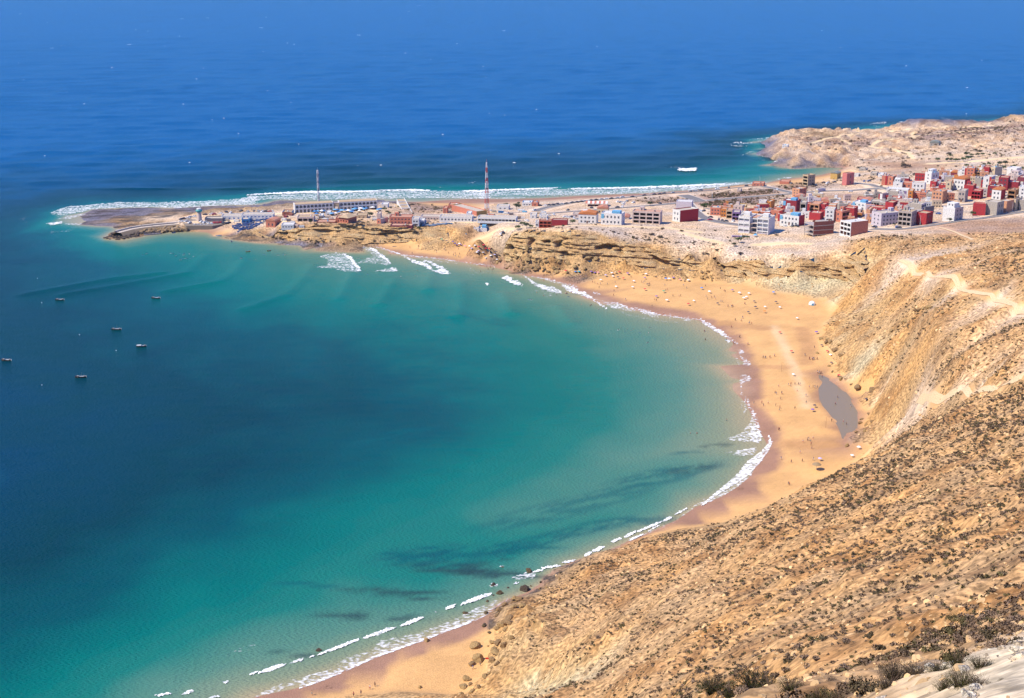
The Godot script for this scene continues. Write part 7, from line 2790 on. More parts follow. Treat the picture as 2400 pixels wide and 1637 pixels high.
	["s", 0.5, 0.9, 0.6, "-131.2 -1033.6, -123.6 -1016.6, -119.6 -1002.2, -114.1 -984.5, -112.2 -973.9, -111.4 -974.4, -113.0 -988.5, -118.8 -1007.4, -123.2 -1023.1, -131.2 -1037.0"],
	["s", 0.5, 0.85, 0.5, "-112.9 -1055.6, -106.8 -1043.9, -102.0 -1028.4, -96.6 -1015.1, -91.5 -999.9, -91.2 -1002.2, -96.0 -1020.8, -101.5 -1034.4, -106.5 -1050.6, -112.9 -1059.0"],
	["s", 0.4, 0.6, 0.12, "77.8 -539.4, 84.8 -544.1, 91.6 -550.8, 100.0 -561.6, 107.8 -574.5, 112.1 -586.9, 111.8 -587.8, 107.2 -577.0, 99.7 -564.5, 91.4 -553.8, 84.8 -547.2, 77.8 -540.7"],
	["s", 0.4, 0.58, 0.12, "122.6 -633.5, 124.1 -656.8, 123.8 -674.5, 131.3 -714.9, 135.8 -744.8, 136.3 -769.2, 135.6 -789.4, 131.8 -803.7, 126.9 -823.1, 120.4 -842.2, 119.9 -840.2, 125.6 -819.0, 130.4 -799.7, 134.2 -786.1, 134.8 -767.0, 134.4 -743.8, 130.1 -714.9, 122.6 -674.0, 122.9 -655.5, 122.1 -633.0"],
	["s", 0.4, 0.42, 0.2, "119.1 -666.8, 125.8 -709.7, 130.2 -741.4, 130.5 -764.9, 130.0 -764.3, 129.2 -740.7, 124.9 -709.5, 118.7 -666.7"],
	["s", 0.5, 0.6, 0.12, "120.3 -842.0, 109.9 -848.1, 94.8 -856.5, 79.5 -868.4, 70.7 -885.0, 58.3 -911.9, 43.4 -934.0, 32.0 -946.8, 21.9 -957.2, 13.0 -962.6, 12.9 -960.8, 21.6 -953.1, 31.7 -942.8, 42.9 -930.2, 57.8 -908.3, 70.1 -881.7, 79.0 -865.0, 94.3 -853.2, 109.4 -844.8, 120.0 -840.5"],
	["s", 0.5, 0.4, 0.2, "105.6 -835.6, 93.3 -841.5, 74.9 -856.1, 57.8 -893.8, 41.4 -916.8, 41.2 -915.5, 57.3 -891.2, 74.5 -853.6, 92.9 -838.9, 105.5 -834.5"],
	["s", 0.6, 0.55, 0.1, "-11.1 -992.5, -27.9 -1003.3, -40.7 -1010.5, -53.4 -1019.3, -66.5 -1025.3, -84.0 -1032.8, -95.4 -1045.5, -95.3 -1043.9, -83.9 -1029.2, -66.3 -1021.7, -53.3 -1015.8, -40.6 -1007.1, -27.9 -999.9, -11.1 -991.0"],
	["s", 0.35, 0.45, 0.08, "24.0 -483.1, 33.6 -489.9, 41.7 -495.8, 49.0 -503.9, 57.4 -512.1, 67.1 -522.0, 77.6 -537.8, 77.5 -538.6, 66.8 -523.9, 57.2 -514.1, 48.8 -505.7, 41.5 -497.6, 33.4 -491.7, 23.9 -483.9"],
]

var CAPS := [Vector3(-1708, 8.5, -4861), Vector3(-1434, 4.7, -4317), Vector3(-1073, 12.0, -4539), Vector3(-1002, 9.1, -4594), Vector3(-1031, 4.7, -5342), Vector3(-818, 8.2, -4637), Vector3(-730, 13.3, -4038), Vector3(-1062, 3.5, -3943), Vector3(-1012, 3.4, -3882), Vector3(-1500, 3.2, -4830), Vector3(-550, 4.5, -3404), Vector3(-527, 4.5, -3358), Vector3(-562, 4.9, -3132), Vector3(-823, 2.9, -3298), Vector3(-925, 11.1, -3350), Vector3(-1072, 8.6, -3234), Vector3(-1074, 2.2, -3321), Vector3(-586, 2.8, -4256), Vector3(-412, 10.6, -3708), Vector3(-376, 7.8, -5056), Vector3(-373, 15.7, -5518), Vector3(-365, 4.0, -4566), Vector3(-136, 5.2, -3381), Vector3(-27, 8.6, -3902), Vector3(-171, 2.6, -2905), Vector3(-600, 2.4, -2693), Vector3(-402, 1.5, -2269), Vector3(-337, 1.9, -2096), Vector3(-545, 1.1, -2003), Vector3(-348, 2.0, -1738), Vector3(-257, 1.5, -1642), Vector3(-356, 2.7, -1497), Vector3(-33, 1.8, -1955), Vector3(-274, 1.7, -2981), Vector3(-874, 4.0, -3663), Vector3(-453, 2.0, -3030), Vector3(-58, 2.4, -2738), Vector3(-48, 1.7, -2505), Vector3(-1574, 3.5, -5361), Vector3(-411, 1.1, -1881), Vector3(-1001, 1.9, -2816), Vector3(-867, 1.4, -2455), Vector3(-724, 1.3, -2244), Vector3(761, 4.9, -2319), Vector3(-646, 3.1, -2075), Vector3(862, 4.6, -3902), Vector3(52, 3.4, -1564), Vector3(-90, 5.0, -1729), Vector3(-145, 4.8, -1480), Vector3(-496, 4.1, -2072), Vector3(643, 2.4, -1950), Vector3(-4, 3.5, -2370), Vector3(973, 2.7, -2883), Vector3(33, 4.8, -2001), Vector3(198, 4.8, -3286), Vector3(-12, 3.4, -1930), Vector3(-400, 4.3, -1897), Vector3(-565, 3.1, -2474), Vector3(-861, 4.9, -3567), Vector3(778, 4.2, -2749), Vector3(-532, 3.6, -1547), Vector3(762, 3.1, -3241), Vector3(-169, 3.3, -1476), Vector3(-0, 4.7, -1496), Vector3(-238, 4.4, -3079), Vector3(-784, 4.6, -2711), Vector3(1068, 2.2, -3489), Vector3(437, 2.7, -2043), Vector3(21, 4.1, -4913), Vector3(-315, 0.8, -884), Vector3(-266, 0.8, -806), Vector3(-234, 0.9, -772), Vector3(-256, 0.7, -706), Vector3(-341, 0.7, -954)]

var ROADS := [
	[6.5, [Vector2(20.3, -1168.5), Vector2(30.6, -1196.2), Vector2(51.1, -1225.0), Vector2(72.2, -1242.8), Vector2(103.7, -1258.6), Vector2(137.6, -1286.8), Vector2(170.5, -1300.1), Vector2(207.4, -1317.0), Vector2(227.2, -1324.0), Vector2(244.3, -1326.6)]],
	[7, [Vector2(14.6, -1153.7), Vector2(32.8, -1149.8), Vector2(47.7, -1158.8), Vector2(74.2, -1172.9), Vector2(107.7, -1187.3), Vector2(128.4, -1198.0), Vector2(159.7, -1215.1), Vector2(195.5, -1231.4), Vector2(227.6, -1243.9), Vector2(259.8, -1252.4), Vector2(285.8, -1263.1), Vector2(317.7, -1260.4), Vector2(338.7, -1262.0), Vector2(349.8, -1247.6)]],
	[11, [Vector2(160.3, -1270.5), Vector2(165.5, -1242.9), Vector2(170.2, -1216.8)]],
	[6, [Vector2(244.0, -1322.9), Vector2(253.5, -1297.7), Vector2(260.8, -1257.3)]],
	[8, [Vector2(157.4, -1209.0), Vector2(156.5, -1172.5), Vector2(154.9, -1127.7), Vector2(156.0, -1093.9), Vector2(161.4, -1071.2), Vector2(175.8, -1050.9), Vector2(185.0, -1040.4)]],
	[7, [Vector2(263.4, -983.5), Vector2(276.0, -962.1), Vector2(289.5, -963.8), Vector2(310.8, -972.6), Vector2(336.3, -986.7), Vector2(367.8, -1015.1), Vector2(398.8, -1033.2)]],
	[5, [Vector2(346.7, -1091.2), Vector2(365.1, -1089.8), Vector2(389.5, -1091.1), Vector2(423.3, -1099.2)]],
	[5.5, [Vector2(324.0, -1329.0), Vector2(332.4, -1320.7), Vector2(340.1, -1302.4), Vector2(342.3, -1276.4), Vector2(346.7, -1250.7), Vector2(342.5, -1207.0)]],
]

var TRACKS := [
	[5, [Vector2(238.0, -817.7), Vector2(239.2, -803.6), Vector2(237.3, -795.0), Vector2(237.9, -789.7), Vector2(231.4, -734.2), Vector2(226.8, -677.6), Vector2(224.0, -631.3), Vector2(223.7, -602.9), Vector2(218.1, -552.7)], 0],
	[4, [Vector2(174.0, -435.2), Vector2(166.8, -423.7), Vector2(165.5, -448.3), Vector2(166.0, -470.9), Vector2(173.2, -507.2), Vector2(173.5, -531.8), Vector2(177.7, -566.9)], 0],
	[6, [Vector2(301.9, -950.5), Vector2(302.4, -935.1), Vector2(299.9, -898.2), Vector2(294.0, -855.0)], 0],
	[4, [Vector2(345.3, -1569.8), Vector2(366.5, -1599.7), Vector2(389.9, -1614.9), Vector2(407.4, -1614.9)], 0],
	[3.5, [Vector2(379.9, -1606.3), Vector2(384.7, -1581.7), Vector2(386.3, -1556.9)], 0],
	[4, [Vector2(422.8, -1577.0), Vector2(412.3, -1554.5), Vector2(406.2, -1543.5), Vector2(411.3, -1531.3), Vector2(424.4, -1525.1), Vector2(432.2, -1489.9), Vector2(426.2, -1448.6)], 0],
	[4, [Vector2(412.7, -1556.4), Vector2(433.8, -1572.3), Vector2(447.6, -1583.6), Vector2(491.4, -1606.9), Vector2(552.7, -1629.7), Vector2(622.0, -1639.7)], 0],
	[3.5, [Vector2(465.2, -1581.2), Vector2(470.9, -1611.9), Vector2(479.4, -1638.3)], 0],
	[3.5, [Vector2(410.4, -1627.7), Vector2(456.9, -1668.5), Vector2(519.5, -1670.5), Vector2(589.1, -1677.2)], 0],
	[5, [Vector2(175.0, -963.1), Vector2(194.0, -966.5), Vector2(211.7, -949.3)], 0],
	[5, [Vector2(-27.0, -1061.7), Vector2(-16.9, -1064.7), Vector2(0.0, -1031.2), Vector2(13.2, -1040.1), Vector2(42.3, -1024.3), Vector2(74.9, -1025.8), Vector2(118.5, -1036.5), Vector2(141.6, -1012.1)], 0],
	[4, [Vector2(-48.9, -1101.7), Vector2(-17.3, -1090.8), Vector2(13.6, -1069.6)], 0],
	[5, [Vector2(128.7, -1012.1), Vector2(141.5, -988.2), Vector2(151.6, -971.1)], 0],
	[7, [Vector2(430.4, -1401.8), Vector2(464.6, -1399.6), Vector2(503.2, -1398.1), Vector2(533.2, -1397.0)], 0],
	[4, [Vector2(-271.3, -1140.3), Vector2(-253.9, -1143.8), Vector2(-232.3, -1144.8), Vector2(-200.5, -1129.3), Vector2(-183.0, -1109.9)], 0],
	[4.5, [Vector2(162.5, -817.2), Vector2(161.9, -785.0), Vector2(158.8, -745.6), Vector2(157.4, -718.8), Vector2(153.5, -688.9), Vector2(151.9, -664.1)], 2],
	[9, [Vector2(134.6, -830.5), Vector2(145.2, -821.7), Vector2(155.8, -814.0)], 1],
	[9, [Vector2(132.4, -611.9), Vector2(142.2, -610.3), Vector2(151.5, -611.1)], 1],
	[7, [Vector2(142.2, -736.9), Vector2(153.4, -732.6)], 1],
	[8, [Vector2(178.5, -809.2), Vector2(174.9, -772.6), Vector2(166.8, -739.6)], 1],
	[5, [Vector2(-221.7, -1166.7), Vector2(-183.4, -1158.4), Vector2(-151.3, -1166.0), Vector2(-114.7, -1169.8)], 0],
]

var POOL := [Vector2(170.9, -726.0), Vector2(172.4, -722.5), Vector2(174.8, -714.8), Vector2(176.0, -704.7), Vector2(177.7, -692.4), Vector2(178.1, -678.1), Vector2(177.4, -662.8), Vector2(174.7, -646.6), Vector2(171.7, -633.1), Vector2(167.6, -625.4), Vector2(163.2, -620.0), Vector2(159.6, -612.0), Vector2(155.8, -602.8), Vector2(155.4, -605.4), Vector2(158.9, -617.3), Vector2(160.0, -625.4), Vector2(160.9, -635.2), Vector2(161.3, -645.1), Vector2(161.0, -656.8), Vector2(160.3, -667.3), Vector2(161.0, -678.1), Vector2(163.6, -692.4), Vector2(167.5, -708.9)]

var HOUSES := [
	"272.91 30.27 -994.35 -1.175 11.5 16.8 9.5|lilac|lilac|pale|2x3|5x3|hut|long white house with rows of small windows above the parked cars",
	"288.57 34.49 -971.99 -0.612 10.0 10.5 10.7|grey|grey|tan|3x3o|2x3|hut|unfinished grey concrete house with three deep balconies beside the crimson cube",
	"300.45 35.12 -975.61 -0.739 8.3 10.5 8.3|crimson|crimson|tan|0|2x2|none|crimson cube house with tan roof at the bend of the cliff road",
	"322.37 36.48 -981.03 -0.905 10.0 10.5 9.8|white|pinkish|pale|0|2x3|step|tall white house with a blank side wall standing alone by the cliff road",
	"357.46 33.76 -1017.66 -0.425 9.2 5.4 9.0|crimson|grey|pink|0|0|none|bright crimson blank wall house joined to the grey concrete house",
	"365.28 34.29 -1015.52 -0.811 9.9 10.5 9.9|concrete|concrete|pale|0|2x2|low|bare grey concrete house between the crimson wall and the orange house",
	"376.34 34.02 -1026.58 -0.856 6.8 10.5 9.1|peach|peach|pale|1x2|0|none|peach house with a dark red side wall by the cliff road",
	"386.06 33.84 -1035.05 -0.721 2.6 10.5 9.2|cream|cream|pink|1x2|0|hut|narrow cream and red house with a dark side beside the peach house",
	"394.46 34.16 -1035.76 -0.479 4.9 10.5 8.0|concrete|concrete|pale|0|0|none|plain grey wall house cut by the right edge of the photo",
	"241.07 30.52 -955.47 -1.085 11.3 16.1 10.3|white|salmon|white|3x3o|0|none|white fronted block with wide openings and one huge salmon side wall",
	"219.06 23.47 -1027.4 -0.637 15.8 10.5 7.8|white|crimson|pale|5x2|0|blue|white house with blue corner panels and a maroon side above the slope",
	"242.05 22.54 -1057.43 -0.491 8.9 10.5 5.3|crimson|crimson|pink|0|0|none|low crimson cube house behind the unfinished brick building",
	"254.28 21.97 -1074.45 -0.720 9.1 10.5 4.6|crimson|crimson|tan|0|1x1|none|crimson and brick house touching the white house with blue windows",
	"249.22 24.2 -1042.18 -0.332 6.9 10.5 9.7|white|white|pale|2x3|0|none|white house with blue windows glued to the salmon corner house",
	"254.74 24.81 -1039.06 -0.824 7.3 10.5 8.0|salmon|salmon|pink|1x2|2x2o|hut|salmon corner house with a ground floor arcade and dark openings",
	"266.54 24.73 -1049.75 -0.514 8.6 10.5 8.4|crimson|crimson|pink|0|0|none|tall crimson wall house behind the salmon corner house",
	"235.45 17.67 -1116.99 -0.524 11.5 10.5 9.2|maroon|maroon|white|0|1x2|blue|big maroon box house with a white roof terrace",
	"228.46 15.98 -1135.45 -0.286 3.7 8.4 6.0|white|white|pale|1x2|0|none|slim white house left of the big maroon box house",
	"238.63 19.36 -1095.19 -0.317 4.7 10.5 10.2|concrete|concrete|pale|1x2o|0|none|tall pale grey house right of the big maroon box house",
	"248.06 17.73 -1122.35 -0.305 3.3 8.4 5.6|crimson|crimson|pink|0|0|none|narrow dark red house wedged between grey and peach houses",
	"251.28 19.43 -1104.01 -0.502 7.9 10.5 7.3|peach|peach|pink|2x2o|1x2|none|peach house with a wide dark balcony on its upper floor",
	"256.23 19.72 -1104.37 -0.506 4.9 10.5 6.6|crimson|crimson|pink|0|0|none|plain red house right of the peach balcony house",
	"269.54 18.48 -1124.13 -0.376 6.7 10.5 3.4|peach|peach|pale|3x1|0|none|low peach house row with small windows in the middle of the village",
	"278.69 18.03 -1134.25 -0.347 9.7 10.5 2.6|white|white|white|2x1|0|none|long low white roofed house behind the peach row",
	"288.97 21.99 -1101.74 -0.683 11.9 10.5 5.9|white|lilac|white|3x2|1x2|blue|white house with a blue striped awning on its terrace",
	"259.84 10.7 -1223.6 -0.859 8.0 10.5 7.7|peach|salmon|pale|2x3|2x3|none|three storey peach house with vertical white stripes alone by the inner road",
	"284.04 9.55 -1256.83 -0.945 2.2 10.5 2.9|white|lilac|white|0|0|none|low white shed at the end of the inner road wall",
	"171.67 16.03 -1110.65 -0.290 8.3 10.5 6.2|salmon|salmon|pale|3x2|0|round|salmon corner house at the start of the curved street",
	"174.75 16.92 -1098.68 -0.245 4.6 8.1 6.8|orange|orange|pink|2x2|0|none|orange house with small windows on the curved street",
	"177.7 17.89 -1086.49 -0.262 4.9 10.5 7.1|tan|tan|pink|1x2o|0|none|tan house with one big dark upper window on the curved street",
	"181.66 18.77 -1074.91 -0.267 5.9 10.5 6.7|violet|violet|pale|2x2o|0|none|purple and blue fronted house on the curved street",
	"191.02 17.91 -1090 -0.342 6.8 10.5 3.6|white|white|pale|1x1|0|none|low white house behind the purple fronted house",
	"203.35 17.54 -1099.16 -0.353 8.3 10.5 4.0|salmon|crimson|pink|2x1|0|hut|salmon house with a red roof room behind the white balcony block",
	"215.36 19.11 -1082.01 -0.537 8.2 10.5 6.1|salmon|salmon|pink|1x1|1x2|none|plain salmon house with dark side behind the lilac wall",
	"223.78 16.67 -1124.18 -0.478 5.7 10.5 3.3|salmon|salmon|pale|1x1|0|none|small salmon upper house with a brick side by the maroon box",
	"215.03 14.85 -1143.4 -0.273 5.9 8.5 6.8|white|white|pale|3x2|0|none|white house with tiny windows beside the orange house on the dunes",
	"219.5 14.89 -1145.13 -0.513 3.9 10.5 6.4|orange|orange|pale|2x3|0|none|orange and grey house on the edge of the scrubby dunes",
	"211.93 16.85 -1115.69 -0.466 5.3 10.5 2.9|concrete|lilac|pale|0|0|none|low pale concrete wall house in front of the orange and grey house",
	"198.15 14.22 -1142.86 -0.277 7.4 10.5 3.8|mustard|mustard|pale|4x1o|0|none|mustard yellow kiosk with a row of arched openings",
	"300.43 24.28 -1084.05 -0.373 12.6 10.5 2.9|crimson|crimson|pink|0|0|none|long low crimson house with pale roofs in front of the tall red house",
	"305.91 24.8 -1083.14 -0.659 6.6 10.5 6.9|crimson|crimson|tan|0|2x3|none|tall crimson house with a pale flat roof and brown open side",
	"308.07 22.26 -1113.52 -0.375 12.2 10.5 4.5|concrete|concrete|pale|5x1o|0|none|long unfinished grey house with a row of open bays",
	"315.35 18.87 -1151.37 -0.797 2.2 10.5 7.7|white|pinkish|pale|0|0|none|tall thin white walled house beside the sandy square",
	"334.96 19.07 -1172.76 -0.501 9.5 10.5 5.9|concrete|concrete|pale|0|0|dish|bare grey concrete block below the white terrace houses",
	"328.3 21.28 -1142.23 -0.388 7.6 10.5 3.4|crimson|crimson|pink|0|0|dish|low crimson house with a white satellite dish on its roof",
	"323.01 19.91 -1149.72 -0.361 6.1 8.7 1.9|peach|peach|pale|2x1|0|none|very low peach house in front of the low crimson dish house",
	"336 22.94 -1134.16 -0.395 3.8 10.5 9.5|orange|orange|pale|1x3|0|none|narrow tall orange house left of the salmon twin houses",
	"343.85 23.29 -1139.18 -0.401 5.7 10.5 6.1|salmon|salmon|pink|1x2|0|none|salmon house with one big framed window beside the narrow orange house",
	"346.74 24.43 -1130.89 -0.405 5.7 10.5 6.9|salmon|salmon|pink|3x3|0|none|salmon house with nine little windows in the village centre",
	"350.08 25.2 -1126.7 -0.408 4.9 10.5 6.1|concrete|concrete|pale|1x1|0|none|grey plastered house between two salmon houses",
	"352.42 26.39 -1106.53 -0.630 8.9 10.5 10.1|peach|peach|pink|3x3|1x2|none|peach three storey house with a dark side next to the empty lot",
	"322.58 27.98 -1062.77 -0.637 10.9 10.5 6.1|concrete|lilac|pale|0|3x2o|hut|wide bare grey concrete house behind the crimson cube",
	"321.74 29.11 -1049.76 -0.980 1.3 10.5 5.0|slate|slate|pale|0|0|none|grey brick wall house facing the empty lot",
	"316.28 26.4 -1074.7 -0.373 5.4 8.2 4.0|crimson|crimson|pink|0|0|none|small red house left of the wide bare grey house",
	"347.35 25.67 -1110.46 -0.588 11.5 10.5 3.0|pinkish|pinkish|pale|2x1|0|none|long low pale house below the peach three storey house",
	"364.81 19.84 -1198.13 -0.409 10.8 10.5 8.0|white|white|pale|3x2|0|none|white cube house with three blue windows on each floor",
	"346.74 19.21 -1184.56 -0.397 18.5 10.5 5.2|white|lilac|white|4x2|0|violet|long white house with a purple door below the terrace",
	"356.74 15.42 -1239.07 -0.397 8.2 10.5 6.2|white|white|pale|1x2|0|step|white upper house stepped above the long white house",
	"366.5 16.31 -1240.74 -0.405 9.5 10.5 4.6|salmon|salmon|pink|2x1|0|none|salmon house squeezed behind the white stepped house",
	"376.12 14.25 -1285.85 -0.406 12.4 10.5 3.4|maroon|maroon|white|0|0|none|long maroon house with a white parapet at the back of the village",
	"353.89 12.52 -1279.26 -0.390 5.1 10.5 8.9|salmon|white|pale|0|0|red|salmon house with a bright red end wall by the upper road",
	"357.52 13.11 -1273.42 -0.684 5.0 10.5 8.5|salmon|salmon|pale|1x2|1x2o|none|salmon house with an open side below the ploughed field",
	"388.9 17.21 -1258.68 -0.988 7.6 10.5 10.1|white|white|white|1x3|2x2|step|tall white terraced house with awnings under the hill",
	"399.67 17.55 -1270.95 -1.056 2.3 10.5 3.8|maroon|maroon|pink|0|0|none|maroon wall house right of the tall white terraced house",
	"394.99 15.45 -1298.27 -0.418 4.3 10.5 5.2|salmon|salmon|pink|0|0|none|salmon block left of the tall white terraced house",
	"385.06 19.05 -1231.67 -0.620 5.2 10.5 4.6|crimson|crimson|pink|1x1|0|none|crimson house below the tall white terraced house",
	"363.97 9.02 -1355.29 -0.432 6.3 10.5 2.7|concrete|concrete|pale|1x1|0|none|small grey hut with a flat roof behind the village edge",
	"367.69 10.16 -1340.55 -0.436 6.2 10.5 2.7|white|white|white|1x1|0|none|small white hut next to the grey hut at the village edge",
	"396.94 23.77 -1188.68 -0.751 10.5 10.5 8.8|white|crimson|orangeroof|3x2|0|none|white house with dark blue windows and an orange tiled terrace",
	"410.85 18.62 -1262.19 -0.435 7.6 10.5 4.3|concrete|concrete|pale|0|0|none|plain grey house under the small white cube",
	"421.31 17.47 -1303.52 -0.437 4.4 10.5 3.9|white|white|white|0|0|none|small white cube house at the back edge of the village",
	"384.66 22.67 -1187.39 -0.426 4.4 10.5 8.8|cream|cream|pink|1x2|0|none|slim cream tower house with one big window",
	"425.77 17.52 -1298.15 -0.441 6.5 10.5 3.5|plum|plum|orangeroof|0|0|none|low dark house with an orange roof behind the white windows house",
	"430.54 18.21 -1286.46 -0.446 4.8 10.5 9.1|white|white|pale|2x3|0|red|tall white house with a red stripe at the back of the village",
	"435.54 18.93 -1279.68 -0.451 7.3 10.5 9.5|salmon|salmon|pale|2x3|0|none|tall salmon house with small windows right of the red stripe",
	"427.76 17.77 -1291.63 -0.443 3.9 10.5 5.7|white|white|white|0|0|none|blank white house left of the red stripe house",
	"443.41 19.59 -1278.11 -0.498 8.7 10.5 5.6|brown|brown|tan|3x2o|0|none|brown unfinished house with open floors behind the village",
	"450.02 19.71 -1282.3 -0.461 5.2 10.5 9.1|crimson|crimson|pink|0|0|none|crimson blank block left of the big cream house",
	"455.67 20.09 -1282.44 -1.003 7.6 10.5 8.7|cream|concrete|white|2x2|0|hut|big cream and grey house with a high roof room",
	"475.37 21.62 -1280.51 -0.779 9.5 10.5 6.6|white|white|white|1x2|0|none|white house with a rounded parapet under the trees",
	"455.61 25.38 -1217.19 -0.677 10.8 10.5 6.7|pinkish|pinkish|white|4x2|0|step|pale pink house with many terraces at the right edge",
	"424.95 27.72 -1161.66 -0.500 7.9 10.5 11.1|maroon|maroon|pink|2x3|0|none|dark red house with cream framed windows",
	"433.66 28.28 -1160.58 -0.508 8.7 10.5 6.8|maroon|maroon|pale|0|0|none|wide blank maroon house right of the cream framed windows",
	"448.27 27.47 -1184.67 -0.554 6.5 10.5 7.7|plum|plum|pink|0|0|none|dark plum house at the right edge of the village",
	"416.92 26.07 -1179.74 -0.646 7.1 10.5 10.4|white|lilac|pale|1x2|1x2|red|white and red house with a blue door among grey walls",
	"417.14 23.88 -1205.7 -0.449 5.3 10.5 7.4|concrete|concrete|pale|0|0|none|bare grey house left of the white and red house",
	"387.1 27.11 -1136.12 -0.548 7.8 10.5 9.3|crimson|crimson|pink|0|0|hut|crimson house with a high rear room above its terrace",
	"387.18 28.18 -1118.14 -0.549 7.3 10.5 6.8|crimson|crimson|pink|3x2o|0|none|crimson house with loggias and a dark side over the empty lot",
	"403.09 28.81 -1122.56 -0.562 8.5 10.5 9.2|maroon|maroon|pale|2x2|0|hut|maroon house with white framed windows behind the white house",
	"399.07 29.7 -1103.88 -0.672 7.5 10.5 8.3|white|crimson|orangeroof|2x2|0|none|white house with an orange roof edge and a dark maroon side",
	"411.85 30.25 -1106.66 -0.721 6.4 10.5 7.6|brown|brown|pink|1x2o|0|none|ochre brown house with a deep dark side near the right edge",
	"419.03 30.82 -1103.51 -0.470 5.3 10.5 9.9|white|white|white|1x3|0|none|tall white house cut by the right edge above the grey wall",
	"370.32 28.08 -1105.04 -0.536 5.7 10.5 9.4|grey|grey|pale|2x2|0|none|narrow grey three storey house alone on the empty lot",
	"382.77 21.79 -1195.68 -0.462 6.0 10.5 4.8|crimson|crimson|pink|0|0|none|red roofed house behind the peach three storey house",
	"29.31 28.16 -999.34 -0.117 9.3 5.7 5.5|brickred|brickred|pale|3x2o|0|none|red house with balconies above the dirt track",
	"42.38 24.17 -1028.84 -0.128 11.9 5.8 4.0|maroon|maroon|pale|0|0|none|long maroon wall house beside the red balcony house",
	"65.4 21.66 -1046.64 -0.227 14.0 10.5 7.0|white|white|orangeroof|4x2|0|hut|white villa with orange tiled roofs",
	"84.35 22.56 -1036.89 -0.328 16.3 10.5 8.7|white|white|white|5x2|1x2|blue|white and pale blue two storey villa with a garden wall",
	"115.53 20.43 -1050.14 -0.276 22.0 10.5 9.7|pinkish|pinkish|pink|4x3o|0|hut|pink hotel with open terrace floors",
	"132.73 19.45 -1064.37 -1.032 9.5 18.5 9.2|white|crimson|pale|2x2|0|none|house with one huge crimson gable and a white front",
	"153.09 12.52 -1149.03 -0.241 13.4 10.5 7.7|lilac|lilac|white|0|0|none|blank white block behind the crimson gable house",
	"80.69 13.15 -1130.87 -0.158 9.3 8.5 4.7|cream|cream|salmonroof|3x1|0|none|cream house with salmon roof near the roundabout",
	"20.3 22.87 -1028.51 -0.107 2.4 7.8 4.0|white|white|pale|1x1|0|none|small white cube left of the red balcony house",
	"28.62 15.28 -1100.7 -0.113 5.5 8.3 2.0|white|white|pale|2x1|0|none|low white hut in front of the roundabout",
	"55.46 15.1 -1106.35 -0.137 5.5 8.4 3.2|pinkish|pinkish|pale|1x1|0|none|small pink house behind the white villa",
	"94.23 17.95 -1083.35 -0.174 5.4 10.3 1.8|pinkish|pinkish|salmonroof|1x1|0|none|small salmon roofed house between the villa and the pink hotel",
	"-55.44 9.88 -1152.18 -0.057 3.7 10.5 4.5|salmon|salmon|pink|1x2|0|none|little salmon tower house by the scrub dune",
	"-47.59 6.4 -1194.39 -0.105 8.8 10.5 3.1|salmon|salmon|pink|2x1|0|dome|salmon house with a small white dome near the ocean beach",
	"-29.88 10.65 -1136.67 -0.948 38.6 10.5 3.7|salmon|mustard|pale|0|0|none|wide pink and yellow walled compound left of the tall mast",
	"-32.76 12.98 -1098.96 -0.104 26.9 10.5 3.9|white|white|pale|9x1|0|none|long white restaurant with a dark strip of windows",
	"-34.07 11.73 -1119.88 -0.072 3.9 10.5 4.4|white|white|white|1x1|0|none|small white tower room above the long restaurant",
	"3.08 16.43 -1079.73 -0.134 31.2 10.5 3.2|white|white|pale|11x1o|0|none|long row of white market shops with dark doors",
	"-26.61 10.09 -1073.28 -0.106 4.1 10.5 3.1|white|blue|white|1x1|0|none|small white cafe room above the beach path",
	"-20.15 9.87 -1074.37 -0.079 8.3 10.5 2.8|white|blue|white|0|0|blue|low blue and white cafe above the small beach",
	"-36.17 9.16 -1062.72 -0.063 2.7 10.5 1.4|skyblue|skyblue|skyblue|0|0|none|tiny blue shack on the rocks above the small beach",
	"-74.79 12.76 -1080.69 -0.030 5.6 10.5 6.3|white|white|pale|2x2|0|none|white two storey house with big glazed windows at the cliff edge",
	"-71.19 12.51 -1088.89 -0.034 3.5 10.5 3.5|white|white|white|2x1|0|none|small white house right of the glazed house",
	"-59.97 11.72 -1112.6 -0.082 15.8 10.5 2.9|pinkish|pinkish|pale|6x1|0|none|long low pale house behind the blue boats on the cliff",
	"-2.99 7.22 -1181.94 -0.105 10.6 10.5 3.1|white|white|pale|2x1|0|none|low white house near the ocean beach cars",
	"17.6 5.41 -1210.04 -0.125 8.5 10.5 3.1|white|skyblue|white|3x1|0|none|white beach house with a blue band near the ocean",
	"23.25 5.8 -1205.84 -0.129 5.4 10.5 3.5|salmon|salmon|pink|1x1|0|none|salmon beach house beside the blue banded house",
	"19.6 14.78 -1104.25 -0.118 4.9 10.5 2.9|white|white|pale|1x1|0|none|small white house beside the parked cars at the market",
	"27.36 14.62 -1106.9 -0.126 5.0 10.5 2.5|white|white|pale|2x1|0|none|low white house facing the roundabout",
	"-109.69 7.24 -1191.98 -0.017 5.7 10.5 3.1|white|white|white|1x1|0|none|white block right of the arcaded holiday wing",
	"-138.22 12.55 -1097.55 -0.009 5.7 10.5 3.9|salmon|salmon|pink|1x1|0|none|salmon annex with a small stair left of the pavilion",
	"-143.56 12.76 -1092.95 0.030 15.2 10.5 1.4|brick|brick|pink|0|0|none|low brown garden wall building before the pavilion",
	"-106.66 12.72 -1091.38 -0.545 3.9 10.5 3.9|salmon|pinkish|pale|1x1|0|none|square pale pink house above the cliff scrub",
	"-109.44 11.15 -1121.01 -0.005 2.9 10.5 4.4|pinkish|pinkish|pale|0|0|none|pale chimney tower behind the square pink house",
	"-81.53 12.32 -1093.39 -0.059 18.3 10.5 5.7|salmon|salmon|pink|6x2|0|hut|salmon guest house with arches and terraces",
